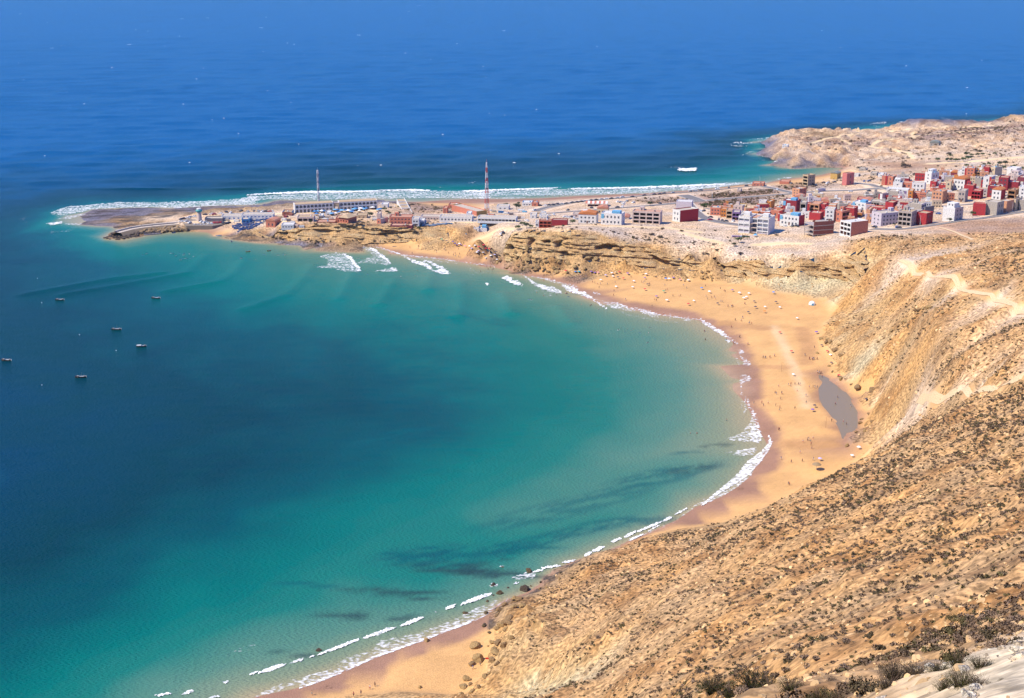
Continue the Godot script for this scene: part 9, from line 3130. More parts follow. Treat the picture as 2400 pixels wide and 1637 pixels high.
var PEOPLE := [
	["land", "on the sand right of the boulder heap", "22.5 -946.8, 29.3 -953, 30.4 -962.6, 36.7 -950, 44.3 -947.3, 47.9 -952.6, 48.9 -949.9, 50.6 -953.1, 52.9 -951.9, 53.1 -947.3"],
	["land", "on the sand below the sandstone cliff", "56.7 -934.8, 58.2 -932.9, 59.9 -929.7, 60.5 -920.7, 61.8 -928.8, 66.7 -927.2, 68.9 -899.3, 70.2 -911.5, 72.3 -930.4, 84.7 -944.9"],
	["land", "on the sand below the overhanging rock", "76.3 -888.4, 92.3 -870.7, 95.6 -885.5, 96.6 -884.1, 98.2 -854.2, 133.6 -916.2, 130.5 -890.1, 130.7 -883.8, 133.8 -887.4, 135.8 -888.5, 136 -884.7, 142.8 -908.6, 138.7 -878, 139.6 -876.6, 144.6 -902.9, 145.1 -901.5, 141.5 -865.7, 141.6 -865.9, 143.6 -864.4, 144 -865.4, 144.5 -865.5, 144.8 -865.3"],
	["land", "on the sand below the cliff hollows", "84.7 -930.8, 90.8 -930.3, 91.8 -928.7, 93.2 -931.7, 95.7 -925.4, 95.8 -922.3, 102.7 -941.3, 105.9 -938.2, 105.9 -919.9, 105.2 -906.8, 106.5 -908.1, 108.6 -893, 112.5 -891.4, 113.7 -892.5, 118.7 -918.9, 120.1 -911.4"],
	["land", "on the damp patch of the upper beach", "136.6 -818.7, 133.3 -788.5, 133.2 -787.4, 141.3 -833.6, 141.4 -834.1, 138.2 -797.3, 138.3 -797.4, 138.7 -798.3, 144.8 -831.7, 144.9 -831.9, 146.6 -837.6, 147 -839, 153.2 -870.2, 153.4 -869.6, 140.6 -781, 140.8 -781.6, 148.4 -823.9, 149.3 -826.7, 150 -823.6, 177 -765.9"],
	["sea", "in the surf off the boulder heap", "-23.6 -995.4, -23.1 -975.9, -21.2 -998, -19 -990.1, -17.6 -982.9, -16.1 -988.3, -14.7 -981.2, -13.9 -982.9, -3.5 -897.8, 3.1 -916.2, 3.3 -916.2, 4.1 -917.8, 4.3 -917.7, 7.2 -922.5, 7.4 -922.5, 17 -913.1, 21.7 -903.9, 30.7 -906.9, 36.8 -910, 37.5 -909.4, 38 -908.4"],
	["sea", "in the shallows off the sandstone cliff", "46.3 -880.1, 52 -877.2, 52.8 -878.6, 57 -868.6, 68.3 -822.8, 70 -814, 71.9 -820.3, 74 -816.5, 76 -820.3, 84.5 -811.5, 85.9 -822.8, 86.9 -822.1"],
	["sea", "in the shallows off the long beach", "87.5 -630.4, 90.7 -630, 119.2 -814, 119.5 -814.7, 117.3 -795, 117.4 -795.5, 108.1 -648.7, 133.2 -788.2"],
	["board", "in the shallows off the long beach", "11.6 -893.9, 12.9 -893, 38.4 -901.4, 66.2 -817.8, 79 -811.5, 81.7 -789.6, 130 -795.5"],
	["land", "on the dry middle of the upper beach", "144.9 -753.6, 144.7 -752.4, 145.7 -751.9, 146.1 -752.1, 148.5 -752.2, 148.6 -752.6, 151.6 -754.6, 151.8 -754.8"],
	["land", "by the fallen boulders at the slope", "168.6 -752.1, 168.5 -751.1, 169.5 -744.2, 169.8 -744.9, 171 -743.8, 171 -742.6, 171.6 -743.7, 172 -743.5, 173.7 -743.2, 173.7 -743.2, 169.4 -722.2, 169.6 -723.2, 170.4 -722.1, 170.5 -721.3, 171.3 -721.7, 171.3 -721.6"],
	["land", "left of the tidal pool", "159.5 -695.6, 161.5 -696.3, 162.4 -695.9, 163.8 -696.2, 170.5 -715"],
	["land", "beside the pale sand track", "139.6 -687.7, 143.6 -698.8, 143 -687.3, 149.3 -700.8, 150.1 -699.4, 150.8 -702, 152.9 -701.7, 151.7 -689.7, 154.7 -701.6, 155.5 -701"],
	["land", "on the wet edge of the middle beach", "126.1 -674.3, 130 -672.9, 130.1 -668.8, 133 -671.4, 136.2 -667.2, 140 -686.4, 136.7 -660.3, 137.6 -663.5, 140.6 -677.4, 143 -686, 144.9 -661.6, 154.6 -681.2, 152.4 -670"],
	["land", "in the tidal pool", "167.4 -669.4, 171.1 -680.5, 165.2 -642, 165.7 -637.9, 174.5 -665.8, 182.2 -665.7"],
	["land", "on the dark sand patch of the lower beach", "131 -631.7, 131.4 -631.6, 139.2 -613.3, 141.9 -616.2, 142.7 -617.1, 143.1 -614.2, 142.4 -610.2, 141.7 -605.1, 145 -618, 159.4 -642.4"],
	["land", "at the lower end of the long beach", "124.7 -592, 121.3 -557.7, 121.6 -556.6, 128.3 -586.4, 134.8 -598.5, 133.2 -585.8, 138.4 -586.5"],
	["land", "on the sand nearest the viewer", "-63.7 -385.4, -49.7 -379.7, -47.7 -382.4, -45.4 -387.2, -44 -389.3, -12.8 -397.9, -10.4 -399.8"],
	["land", "on the small beach under the promontory", "-80.1 -1049.6, -77.2 -1033, -74 -1043.2, -73.5 -1048.8, -72.7 -1043.3, -67.4 -1039.4, -65.4 -1050.5, -61.9 -1041.7, -58.4 -1032.2, -54.7 -1043.6, -52.2 -1036, -52 -1041.3"],
	["land", "on the middle of the small beach", "-49 -1030.2, -44.9 -1024.1, -44.7 -1029.8, -43.4 -1028.1, -43.1 -1021.1, -40.9 -1019.2, -41.7 -1039.6, -40.3 -1026.3"],
	["land", "on the crowded end of the small beach", "-39.6 -1017.1, -33.5 -1040, -32.3 -1015.2, -28 -1010, -25.5 -1009.4, -23 -1009.1, -20.5 -1008.6, -19.8 -1018.4, -18 -1005.7, -15.3 -995.5, -12.1 -1000.7, -5.4 -984"],
	["land", "at the rocky end of the small beach", "-106.2 -1060.1, -99.5 -1063.9, -94 -1029.5"],
	["sea", "in the waves off the promontory", "-175.6 -1029.8, -119.4 -999.2, -115 -1019.8, -116.2 -1043.2, -99.5 -1006.6"],
	["sea", "in the waves off the small beach", "-90.4 -955.2, -80.1 -975.9, -70 -963.7, -69.8 -979.4, -68.3 -962, -69.4 -981.2, -67.5 -958.6, -65.1 -962"],
	["board", "in the waves off the promontory", "-180.6 -1031.7, -177.2 -1034.5, -175.4 -1033.7, -114.3 -971.7, -117.5 -1019.1, -105.1 -967.8"],
	["board", "in the waves off the small beach", "-80.5 -961"],
	["board", "in the sheltered water off the breakwater", "-285.1 -1031.1, -283.7 -1037.3, -271.6 -1029.1, -265.1 -1038.1, -262.9 -1036.2, -259.2 -1029.5, -258.7 -1038.1, -252 -1014.9, -251.8 -1019.5, -253.9 -1032.2, -254.4 -1036.2, -250 -1020.6, -247.4 -1016.8, -250.5 -1036.2, -245.3 -1018.7, -244.5 -1026.4, -207.5 -1021.3, -207 -1020.6, -192 -1033.7"],
	["sea", "in the water off the boat slip", "-233.1 -1022.6, -233 -1036.2, -220.3 -1019.5, -195.3 -1016.3"],
	["land", "on the wet sand of the ocean beach", "31.8 -1289.4, 34.4 -1289.4, 39.1 -1288.2, 45.2 -1283.1, 48.7 -1292.3, 50.4 -1295.3"],
	["pier", "on the breakwater deck", "-323 -1119.2, -301.6 -1126.2, -295.4 -1130.9, -285.8 -1145.1"],
]

var PARASOLS := [
	["red", "on the sand right of the boulder heap", "38.7 -960.1"],
	["blue", "on the sand right of the boulder heap", "45.8 -959.2"],
	["teal", "on the sand right of the boulder heap", "48.3 -958.8"],
	["violet", "on the sand below the sandstone cliff", "57.1 -956.8, 59.4 -954.1, 82.9 -952.2"],
	["pink", "on the sand below the sandstone cliff", "61.6 -952.5"],
	["lilac", "on the sand below the sandstone cliff", "66.8 -947.5"],
	["white", "on the sand below the sandstone cliff", "62.7 -937, 71.4 -951.2, 71.8 -946, 72.2 -919.2"],
	["tan", "on the sand below the sandstone cliff", "74.2 -952.5"],
	["red", "on the sand below the sandstone cliff", "77.1 -954.3, 78.8 -939.9"],
	["dark", "on the sand below the sandstone cliff", "75.1 -942.4"],
	["white", "on the sand below the cliff hollows", "83.4 -916, 85.5 -931.6, 95.6 -948.8, 110.7 -935.7"],
	["violet", "on the sand below the cliff hollows", "94 -940.4, 97.3 -891.2, 113.9 -937.2"],
	["dark", "on the sand below the cliff hollows", "94.2 -921.8"],
	["red", "on the sand below the cliff hollows", "91.1 -909.1"],
	["blue", "on the sand below the cliff hollows", "108.4 -936.1"],
	["pink", "on the sand below the cliff hollows", "118 -932.3"],
	["tan", "on the sand below the cliff hollows", "120.5 -930.3"],
	["white", "on the sand below the overhanging rock", "103.3 -881.6, 123.4 -929.3, 121 -879.5, 134 -899.3"],
	["green", "on the sand below the cliff hollows", "103.3 -902.3"],
	["red", "on the sand below the overhanging rock", "116.4 -872"],
	["blue", "on the sand below the overhanging rock", "130 -908.7"],
	["violet", "on the sand below the overhanging rock", "150.1 -902.6"],
	["white", "on the damp patch of the upper beach", "153.6 -894.4, 153.7 -894.2, 154.6 -881.6, 154.6 -881.8, 156.7 -884.3, 159.7 -892.3, 164.8 -859.7, 174 -857.4, 179.7 -830"],
	["dark", "on the sand below the overhanging rock", "135.6 -871.3"],
	["dark", "on the damp patch of the upper beach", "152 -848.1, 160 -873.2, 158.5 -859.6, 173.8 -870.3, 181.4 -767"],
	["orange", "on the damp patch of the upper beach", "162.3 -848"],
	["blue", "on the damp patch of the upper beach", "176.1 -891.9"],
	["red", "on the damp patch of the upper beach", "163.2 -799.9"],
	["violet", "on the damp patch of the upper beach", "184.2 -794.5"],
	["red", "by the fallen boulders at the slope", "162.3 -759.5, 181.9 -754.2"],
	["dark", "by the fallen boulders at the slope", "179.5 -733.3"],
	["white", "by the fallen boulders at the slope", "181.9 -746"],
	["red", "in the tidal pool", "178.8 -711.5"],
	["white", "beside the pale sand track", "155 -716.7"],
	["violet", "on the wet edge of the middle beach", "153 -657.1"],
	["lilac", "at the lower end of the long beach", "141.2 -585.6"],
	["thatch", "at the lower end of the long beach", "137.2 -574.3"],
	["white", "in the tidal pool", "156.7 -588.7, 162.5 -600"],
	["dark", "on the wet edge of the middle beach", "155.5 -663.8"],
	["dark", "in the tidal pool", "182.1 -665.4"],
	["green", "on the small beach under the promontory", "-55.2 -1054.2"],
	["dark", "on the middle of the small beach", "-51.1 -1050.2"],
	["violet", "on the middle of the small beach", "-46.3 -1049, -44.5 -1046.9, -42.8 -1046.9"],
	["white", "on the middle of the small beach", "-41.2 -1049.4"],
	["violet", "on the crowded end of the small beach", "-39.9 -1049.2"],
	["pink", "on the crowded end of the small beach", "-36.7 -1045.9"],
	["white", "on the crowded end of the small beach", "-33.2 -1044.5, -28.1 -1015.4, -26.4 -1009.6, -15.9 -1003.9, -11.3 -1002.5"],
	["lilac", "on the crowded end of the small beach", "-30.6 -1014.7, -25.5 -1010.7, -13 -1004.1"],
	["red", "on the crowded end of the small beach", "-25.2 -1013.9, -21.5 -1017.6, -19.8 -1017.4, -17.1 -1007.7"],
	["grey", "on the crowded end of the small beach", "-21.8 -1010.9, -19.6 -1004.8"],
	["dark", "on the crowded end of the small beach", "-16.7 -1005.3, -12.2 -1007.1"],
]

var BOULDERS := [
	["in the swash at the hill foot", "-16.7 -442.6 2.4 1, -15 -441.5 1.1 1, -13.6 -443.1 0.8 1, -9.8 -431 2.6 1, -9.1 -441.9 2.4 1, -9 -451.9 1.5 1, -7.7 -423.1 1.8 1, -6.9 -456.6 1.2 1, -4.2 -458.2 3.0 1, -1.5 -462.7 1.4 1, 4.8 -460.8 3.9 1, 7 -464.2 1.4 1, 10.9 -467 1.4 1"],
	["standing in the sea off the hill foot", "-65.5 -415.7 2.5 1, -7 -464.7 2.5 1, -3.8 -480.4 1.4 1, 6.6 -476.7 3.4 1"],
	["in the heap of rocks under the hill", "-5.3 -436.4 2.1 0, -5.2 -423.2 2.6 0, -4.3 -439.1 2.7 0, -3.7 -424.3 3.1 0, -2.8 -441.9 3.2 0, -2.1 -413 2.5 0, -0.9 -421.5 4.9 0, -0.4 -415.3 3.0 0, 0.9 -444.7 3.2 0, 0.9 -433.3 2.6 0, 2.5 -443.1 2.7 0, 3.5 -433.5 3.1 0"],
	["on the near sand beside the hill", "-29.4 -386.9 1.5 0, -29.2 -421.9 2.8 0, -15.8 -368.3 2.3 0, -15.6 -385.9 2.8 0, -14.5 -391.3 2.9 0, -13.1 -386.2 1.7 0, -13.2 -401 2.5 0, -12.4 -376.7 2.4 0, -12.3 -413.4 4.1 0, -10.8 -403.5 5.0 0, -10.2 -377.2 1.9 0, -8.4 -380.7 2.1 0, -8 -412.4 1.0 0, -7.1 -383.5 1.9 0, -6.6 -413.4 2.3 0, -6.3 -397.5 2.9 0, -6.2 -389.9 1.9 0, -5.4 -401.2 4.4 0, -4.8 -389.9 2.4 0, -4.5 -407.4 3.5 0, -2.9 -389.3 2.9 0, -2.5 -400.4 3.4 0, -0.6 -400.3 2.5 0"],
	["at the foot of the slope by the beach", "176.2 -755.2 2.4 0, 183.6 -780.4 3.6 0, 184.5 -769 3.5 0, 185.9 -773.1 2.7 0, 177.9 -730.6 2.1 0, 186 -764.5 3.5 0, 177.3 -720.8 2.1 0, 184.7 -748.9 4.3 0, 178.7 -712.6 2.1 0, 187.6 -751.1 3.0 0, 185.6 -736.7 3.8 0, 178.8 -706 2.9 0, 158.7 -607 2.9 0, 181.9 -695.9 2.0 0, 166 -620.3 2.2 0, 183.8 -687.7 4.8 0, 172.7 -638.6 2.6 0, 174.9 -644.5 2.3 0, 169.4 -617.5 2.6 0, 173.6 -630.9 2.2 0, 178.2 -643.9 2.3 0, 175.6 -628.2 3.0 0, 186.4 -671.6 4.7 0"],
	["in the boulder heap at the cliff", "-11 -995.3 4.1 0, -8.5 -993.9 4.1 0, -3.6 -983.7 3.3 0, -1.4 -984.5 3.2 0, -1.2 -982.6 2.2 0, -0.3 -990.2 2.6 0, 0 -987.2 2.7 0, 0.7 -989.9 2.4 0, 2.1 -978.2 3.2 0, 3 -988.8 6.5 0, 3.5 -983.7 3.3 0, 5 -974 2.3 1, 5.4 -976.7 4.0 0, 5.9 -979.7 2.2 0, 6.1 -976.3 1.5 0, 6.3 -974.3 1.4 0, 6.7 -983.1 1.6 0, 6.9 -977.3 1.6 0, 7.4 -972 2.4 1, 7.8 -980.2 2.6 0, 8 -975.8 3.1 0, 8 -972.8 3.2 0, 8.2 -974.5 3.3 0, 8.6 -971.8 3.2 0, 10.1 -980.5 1.6 0, 10.9 -979.7 2.3 0, 11.4 -981.7 3.4 0, 11.7 -972.1 2.5 0, 11.8 -975.6 4.8 0, 12.1 -974.4 1.8 0, 13 -968.2 1.6 1, 13.1 -980.2 1.8 0, 13.1 -975 2.1 0, 13.2 -982.4 2.7 0, 13.6 -977.8 1.8 0, 15 -970.9 3.1 0, 16.5 -967.8 1.4 1, 16.5 -969.1 4.8 0, 16.7 -975.3 3.1 0, 16.9 -976.1 2.8 0, 16.9 -969.3 3.4 1, 17.3 -974.6 2.6 0, 17.6 -980.1 2.3 0, 18.4 -979.1 1.3 0, 19 -971.1 4.8 0, 19.1 -968.8 1.3 1, 19.6 -973.2 2.2 0, 19.8 -970.9 2.0 0, 20 -974.6 3.2 0, 20.8 -978.2 1.4 0, 20.8 -975 2.3 0, 21.8 -973.5 1.4 0, 22.4 -971.7 2.0 0, 22.6 -972.2 2.1 0, 22.9 -968 2.3 1, 23 -976.1 1.4 0, 23.2 -969.5 3.2 0, 24.1 -974.5 3.3 0, 24.6 -972.1 4.8 0, 25.2 -972.5 1.8 0, 26.1 -966.7 4.0 0, 27 -971 1.4 0, 30.4 -968.1 3.1 0, 30.5 -973.4 1.8 0, 31.5 -971.4 2.1 0, 32.4 -972.5 2.9 0, 32.4 -964.3 4.8 0, 32.6 -968.5 2.5 0, 32.8 -970 1.7 0, 33.9 -968.8 2.9 0, 34.2 -971.7 4.8 0, 36.5 -968.7 1.3 0, 38.7 -970 2.2 0, 40.2 -959.6 3.2 0, 40.5 -969.2 4.0 0, 42.1 -968 1.9 0, 45.8 -965.8 1.3 0, 45.9 -963 4.8 0, 48 -964.3 1.5 0, 52.6 -961.8 3.6 0, 54.9 -968.8 4.8 0, 61.2 -968 4.0 0"],
	["in the outcrops of the far slope", "197.5 -707.1 2.2 0, 200.2 -705.3 2.1 0, 203.8 -704.5 2.5 0, 206.2 -701.5 2.8 0, 207.7 -699.9 2.1 0, 209.1 -698.2 2.8 0, 212.9 -696.2 2.8 0, 213.3 -691 3.5 0, 213.6 -685.7 3.1 0, 214.5 -682.5 2.8 0, 215.6 -679.9 3.1 0, 210.2 -654.1 2.3 0, 205.7 -630 2.3 0, 190.2 -575.9 2.4 0, 190.6 -568.3 2.3 0, 182.4 -527.9 2.2 0, 180.9 -515.3 2.7 0, 269.9 -788.6 3.2 0, 183.2 -513.8 2.1 0"],
	["on the rough lower end of the near hill", "-5.6 -435.1 1.2 0, -4.6 -437.5 1.1 0, -3.8 -417.4 1.1 0, -3.4 -439.6 1.1 0, -2.5 -405.8 0.9 0, -2 -401.4 0.8 0, -1.4 -391.6 0.5 0, -1.1 -426.7 0.5 0, -0.5 -431.2 0.6 0, -0.3 -434.8 0.6 0, -0.2 -423.7 1.2 0, 0.1 -396.7 0.9 0, 0.9 -426.4 1.2 0, 1.1 -406.4 0.5 0, 1.5 -443 0.8 0, 2.1 -400.1 0.8 0, 2.9 -411.2 0.6 0, 3.2 -443.4 0.5 0, 4.1 -399.3 0.5 0, 5.1 -395.7 0.9 0, 5.3 -405 0.9 0, 5.5 -407.4 0.6 0, 6.1 -418.2 1.2 0, 6.5 -434.2 1.0 0, 6.6 -400.7 1.1 0, 7.1 -396.8 0.8 0, 7.6 -426.7 0.7 0, 7.6 -404.4 1.2 0, 8 -413.8 1.0 0, 8.3 -424.2 1.0 0, 10.3 -459 1.4 0, 9.9 -423.6 1.1 0, 10.4 -415.4 0.6 0, 10.7 -423.9 1.3 0, 11.2 -440.7 1.1 0, 12.6 -453.6 1.2 0, 12.9 -435.8 1.0 0, 13.4 -445.3 0.6 0, 15 -465 0.5 0, 14.7 -447 1.0 0, 16.1 -422 0.9 0, 17.6 -461.1 1.2 0, 16.5 -428.4 0.8 0, 19.1 -436.2 1.3 0, 23.3 -458.7 0.8 0"],
	["in the rubble below the overhang", "94.2 -951.3 1.3 0, 102.2 -943.9 2.1 0, 108.5 -941.2 1.7 0, 108.9 -945.6 1.8 0, 112.2 -946.8 2.2 0, 114 -937.6 1.5 0, 114.9 -945.3 1.2 0, 117.3 -947.6 1.0 0, 118 -936.7 2.1 0, 120.8 -932.9 2.2 0, 122.6 -941.7 2.2 0, 122.8 -934.3 1.3 0, 123.4 -937.3 1.8 0, 127.3 -932 1.2 0, 128.1 -934.2 1.7 0, 133.4 -934.7 2.5 0, 133.1 -930.1 2.5 0, 133.6 -933.8 2.3 0, 133.9 -931.8 1.9 0, 134.8 -929.3 1.6 0, 136.1 -933.2 2.2 0, 136.6 -930.5 2.4 0, 137.6 -933.9 2.6 0, 139.3 -930 1.7 0, 139.7 -927.3 2.3 0, 140.1 -929 2.1 0"],
	["along the dark foot of the promontory", "-222.3 -1100.1 1.6 1, -215.5 -1096.1 2.1 1, -212.9 -1096.1 1.4 1, -205.8 -1096.6 2.3 1, -203 -1091.5 2.4 1, -196.7 -1093 1.9 1, -193.4 -1083.7 2.8 1, -192.8 -1085.6 2.1 1, -190.5 -1081.7 1.9 1, -190 -1083.5 1.7 1, -187.1 -1081.8 2.7 1, -185 -1080.5 2.3 1, -184.1 -1081 1.5 1, -182.6 -1080.8 1.5 1, -174.2 -1075.3 1.7 1, -173.2 -1073.7 2.4 1, -169.8 -1072.8 1.9 1, -164.9 -1071.5 2.2 1, -163.1 -1067 1.5 1, -162.2 -1069.6 2.4 1, -160.8 -1066.8 1.4 1, -160 -1067.8 1.9 1, -156.9 -1065 1.9 1, -156.5 -1065.9 1.5 1, -156.2 -1067.2 2.4 1, -155 -1064.5 2.1 1, -155 -1067 2.1 1, -152.6 -1068.9 2.2 1, -150 -1067.4 1.5 1, -148.1 -1066.3 1.1 1, -144.8 -1067.3 1.6 1, -141.5 -1065.2 1.3 1, -138.4 -1063 2.3 1, -134.2 -1064 2.4 1, -127 -1066.2 1.3 1, -123.8 -1067.7 2.5 1, -118.9 -1066.3 2.0 1, -116.7 -1067 2.4 1, -113.5 -1066.2 2.3 1, -110.2 -1065.4 1.9 1, -109.8 -1066.2 2.6 1, -107 -1064.5 1.8 1, -100.9 -1065.9 2.3 1, -97.3 -1065.7 2.7 1, -94.7 -1064.9 2.4 1, -93.8 -1066.3 1.6 1, -92.3 -1064.1 2.0 1, -88.8 -1065 1.1 1, -88 -1065.7 2.1 1, -85.8 -1064.7 1.9 1, -83.1 -1064.7 1.4 1, -79.8 -1064.1 1.6 1"],
]

var LEDGE_SHRUBS := [
	["thorny dark shrub at the bottom edge, left end of the ledge", 28.09, -170.13, 3.65],
	["low olive shrub at the bottom edge beside the thorny one", 28.65, -158.25, 3.01],
	["tall dark green shrub, biggest on the ledge", 30.38, -152.8, 4.45],
	["broad dark green shrub touching the tallest one", 30.94, -143.24, 4.01],
	["yellowish green shrub at the right of the big clump", 11.84, -51.34, 1.05],
	["brown green shrub between the clump and the white rock", 12.01, -47.13, 0.91],
	["grey twiggy shrub at the bottom edge before the white rock", 11.97, -44.79, 0.75],
	["grey shrub on the left edge of the white rock", 12.57, -40.62, 0.79],
	["wide grey shrub above the white rock", 13.59, -43, 1.05],
	["grey brown shrub behind the white rock", 13.85, -41.66, 0.92],
	["dark upright shrub behind the white rock", 13.94, -39.77, 0.67],
	["flat olive shrub behind the white rock top", 14.22, -38.88, 0.76],
	["olive shrub above the white rock edge", 14.03, -36.45, 0.62],
	["brown tuft in a hollow of the white rock", 12.6, -35.33, 0.60],
	["big olive shrub growing out of the white rock", 12.58, -33.89, 0.84],
	["dry shrub right of the olive one on the white rock", 12.31, -31.9, 0.59],
	["small dark tuft on the white rock near the right edge", 13.11, -32.45, 0.21],
]

const TENT := Vector3(196.1, 4.21, -863.68)

const CANOE := Vector3(-7.1, 5.27, -399.86)

const POLE_A := Vector3(150.02, 1.94, -725.07)

const POLE_B := Vector3(154.43, 2.09, -633.1)

const LOG := Vector3(-92.77, 1.32, -1056.58)

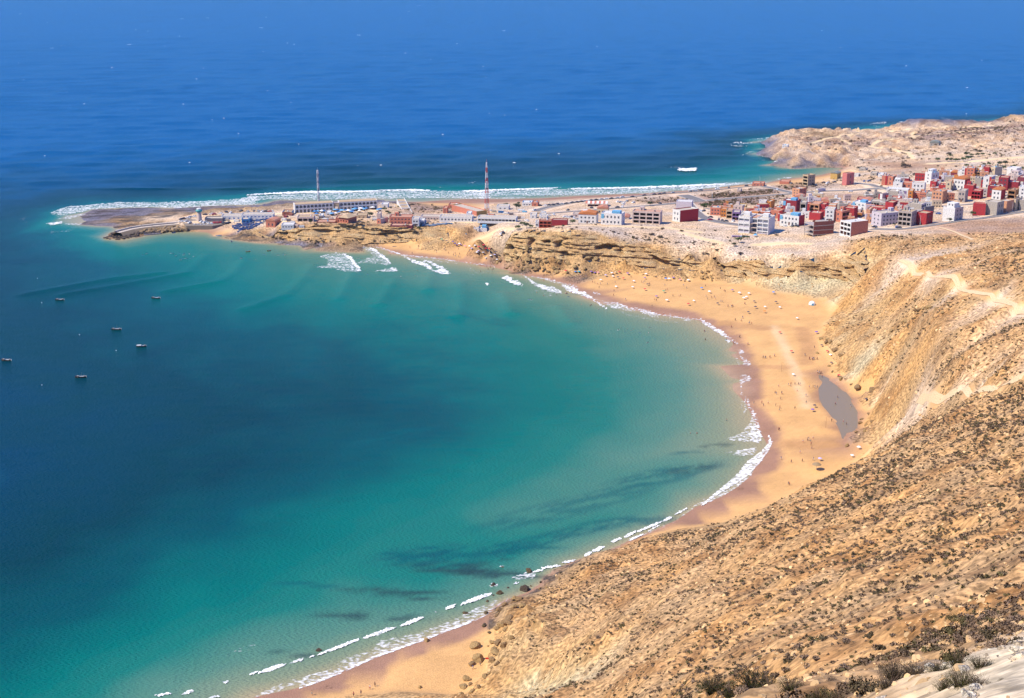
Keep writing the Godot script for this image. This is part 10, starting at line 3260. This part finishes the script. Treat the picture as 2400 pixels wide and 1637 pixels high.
var HUTS := [
	["near the ocean end of the market street", "-74.2 -1124.6 3.5 2.0 white, -69.6 -1105.1 3.9 2.2 pinkish, -70.0 -1127.8 3.0 2.0 pinkish, -64.9 -1123.9 3.9 1.7 concrete, -30.3 -1095.8 2.9 1.4 white, -24.4 -1137.6 5.5 1.2 brick, -19.7 -1093.4 2.9 1.9 concrete, -19.0 -1173.0 2.6 1.8 white, -17.1 -1141.8 4.5 1.3 salmon, -15.3 -1163.7 3.1 2.0 concrete, -9.2 -1159.1 4.6 2.0 blue, -4.7 -1154.7 4.0 1.8 white, -0.6 -1139.4 3.5 2.2 slate, 5.2 -1106.4 3.9 2.4 slate, 8.0 -1171.5 5.6 1.8 white, 9.0 -1104.1 2.9 1.9 white, 11.0 -1162.8 3.6 1.8 skyblue, 22.8 -1144.0 4.5 1.8 cream, 27.1 -1154.1 3.5 1.8 white"],
	["between the harbour sheds and the arcaded wing", "-242.5 -1145.1 3.1 2.1 concrete, -233.2 -1141.0 4.6 1.8 white, -222.2 -1154.8 4.6 1.8 blue, -216.0 -1142.9 3.6 1.8 tan, -212.6 -1146.3 3.1 2.0 brick, -195.6 -1132.0 4.5 2.3 tan, -189.3 -1117.7 3.5 2.5 white, -190.4 -1133.5 3.0 2.0 plum, -184.5 -1112.0 3.0 2.5 slate, -187.2 -1142.0 3.5 2.5 brick, -179.3 -1100.3 3.4 2.4 white, -174.2 -1088.9 3.4 2.2 pinkish, -169.5 -1083.4 3.9 1.9 white"],
	["among the holiday houses of the promontory", "-164.2 -1121.1 4.0 2.2 white, -159.8 -1124.6 3.0 2.2 slate, -154.0 -1110.9 4.4 2.0 white, -153.9 -1124.6 4.0 2.0 concrete, -150.1 -1117.7 3.0 2.0 pinkish, -127.2 -1131.4 3.0 2.0 tan, -113.2 -1110.2 3.9 2.0 white, -75.0 -1111.5 2.9 2.9 white, -71.3 -1098.8 2.4 2.4 skyblue"],
	["between the houses of the lower village", "178.5 -1122.2 7.3 6.5 salmon, 177.1 -1106.4 7.7 3.7 cream, 182.0 -1133.8 6.6 7.0 orange, 185.0 -1142.0 8.3 4.1 peach, 190.1 -1129.0 7.7 6.7 pinkish, 195.4 -1113.4 6.6 5.5 peach, 195.5 -1092.2 7.3 4.3 crimson, 194.7 -1082.1 7.7 6.9 orange, 203.4 -1107.7 7.6 5.6 lilac, 210.2 -1128.9 8.3 6.8 crimson, 204.1 -1085.8 7.9 5.9 salmon, 202.7 -1068.7 7.3 5.6 white, 216.9 -1089.3 7.1 4.3 orange, 221.3 -1108.6 5.6 3.8 white, 214.6 -1067.5 6.8 5.9 crimson, 225.3 -1100.4 5.2 4.8 lilac, 228.5 -1106.9 6.7 6.3 white, 223.7 -1077.5 5.1 3.9 pinkish, 225.8 -1084.4 5.0 4.4 orange, 239.6 -1132.3 6.0 6.3 concrete, 234.5 -1076.0 7.3 5.6 white, 241.8 -1069.7 6.8 6.0 white, 255.5 -1089.0 5.7 5.5 crimson, 258.6 -1066.0 7.1 3.4 pinkish, 259.7 -1030.0 5.1 4.8 peach, 274.3 -1081.3 6.0 6.8 orange, 273.7 -1072.5 7.5 5.7 pinkish, 273.0 -1028.6 5.8 6.2 lilac, 270.4 -1017.6 4.8 4.7 peach, 287.7 -1040.9 5.9 3.6 cream, 292.7 -1056.6 5.9 5.0 salmon, 287.3 -1014.0 6.1 5.5 peach, 296.2 -1036.3 5.4 6.7 peach, 305.0 -1059.9 6.3 4.0 crimson, 308.0 -1045.0 7.0 5.9 concrete, 305.3 -1028.7 7.2 3.5 concrete, 304.7 -1021.2 5.7 4.1 lilac, 313.5 -1038.9 5.7 4.9 white"],
	["between the houses of the middle village", "250.9 -1164.5 6.9 7.1 concrete, 249.0 -1137.8 6.5 3.5 orange, 251.1 -1147.6 5.4 4.2 crimson, 260.9 -1184.1 6.0 6.2 cream, 261.2 -1175.7 7.7 6.2 lilac, 261.8 -1158.5 6.1 7.0 lilac, 269.1 -1188.8 8.4 7.5 cream, 256.7 -1128.4 7.3 6.6 concrete, 269.5 -1180.4 8.7 3.5 orange, 277.9 -1168.1 7.4 4.5 concrete, 283.1 -1176.2 6.4 3.7 white, 280.3 -1150.3 8.5 4.2 white, 270.8 -1105.0 7.4 6.4 concrete, 279.5 -1141.0 7.7 4.0 peach, 275.9 -1124.2 7.8 3.6 salmon, 294.1 -1185.6 5.9 5.6 pinkish, 282.8 -1126.3 6.2 3.6 white, 292.0 -1114.0 8.2 5.4 lilac, 313.4 -1187.5 7.7 3.8 concrete, 291.7 -1098.3 7.1 5.0 lilac, 321.2 -1189.1 6.3 5.1 concrete, 322.4 -1176.7 5.6 4.5 crimson, 303.6 -1098.5 7.9 6.2 concrete, 320.2 -1157.6 7.5 6.5 crimson, 319.0 -1134.8 6.9 5.6 concrete, 307.1 -1091.0 8.1 4.9 white, 310.9 -1081.4 5.2 5.2 pinkish, 326.4 -1132.1 8.4 3.8 pinkish, 337.5 -1168.9 6.7 3.8 lilac, 317.9 -1091.4 8.2 5.9 crimson, 327.4 -1117.2 7.4 5.8 pinkish, 331.8 -1087.7 7.2 3.4 white, 352.4 -1156.9 7.5 4.9 peach, 330.5 -1076.2 6.8 6.9 white, 340.9 -1099.6 7.7 4.8 white, 342.0 -1089.2 7.8 6.2 cream, 362.4 -1134.4 7.7 6.1 peach, 358.1 -1116.0 5.3 7.4 peach, 367.0 -1144.0 7.2 5.7 concrete, 363.4 -1124.1 7.3 6.0 salmon"],
	["between the houses of the upper village", "358.4 -1292.0 6.5 6.8 lilac, 366.8 -1295.2 9.1 3.9 salmon, 363.7 -1271.9 7.2 7.2 pinkish, 364.1 -1263.5 6.1 4.6 lilac, 375.4 -1298.7 8.1 6.5 concrete, 388.1 -1290.0 9.0 7.3 crimson, 370.9 -1187.8 6.2 5.0 salmon, 393.1 -1258.2 7.6 4.0 white, 388.1 -1237.6 5.9 4.7 lilac, 406.3 -1281.0 8.5 4.2 crimson, 410.3 -1289.2 9.2 7.9 peach, 374.6 -1168.9 8.8 4.1 white, 407.5 -1270.9 9.3 5.3 lilac, 386.5 -1201.1 8.3 4.0 concrete, 410.4 -1248.9 9.3 5.1 orange, 411.8 -1235.0 7.0 7.2 salmon, 405.2 -1207.3 8.9 5.2 white, 397.2 -1168.1 8.1 3.8 concrete, 443.2 -1307.1 6.2 7.6 concrete, 422.9 -1242.2 7.2 5.9 cream, 390.6 -1143.6 6.2 6.4 lilac, 402.8 -1180.2 8.1 3.8 lilac, 426.6 -1249.3 6.7 5.1 orange, 443.0 -1291.4 7.3 5.6 white, 453.0 -1307.9 9.2 6.0 orange, 397.6 -1140.6 8.7 6.1 white, 439.4 -1263.5 7.1 7.6 peach, 415.5 -1191.8 5.7 6.7 crimson, 451.0 -1296.0 8.6 7.9 white, 425.5 -1212.5 9.1 6.8 white, 432.6 -1220.1 7.9 7.8 cream, 423.9 -1191.1 6.7 5.1 white, 416.6 -1169.8 7.6 7.3 salmon, 412.7 -1150.2 6.9 7.3 white, 433.3 -1205.6 8.9 3.8 cream, 417.8 -1128.7 5.4 4.2 concrete, 446.5 -1201.8 5.7 8.0 pinkish, 439.3 -1176.8 8.6 5.6 white, 468.7 -1244.6 7.5 5.0 lilac, 435.1 -1150.9 8.6 4.1 peach"],
]
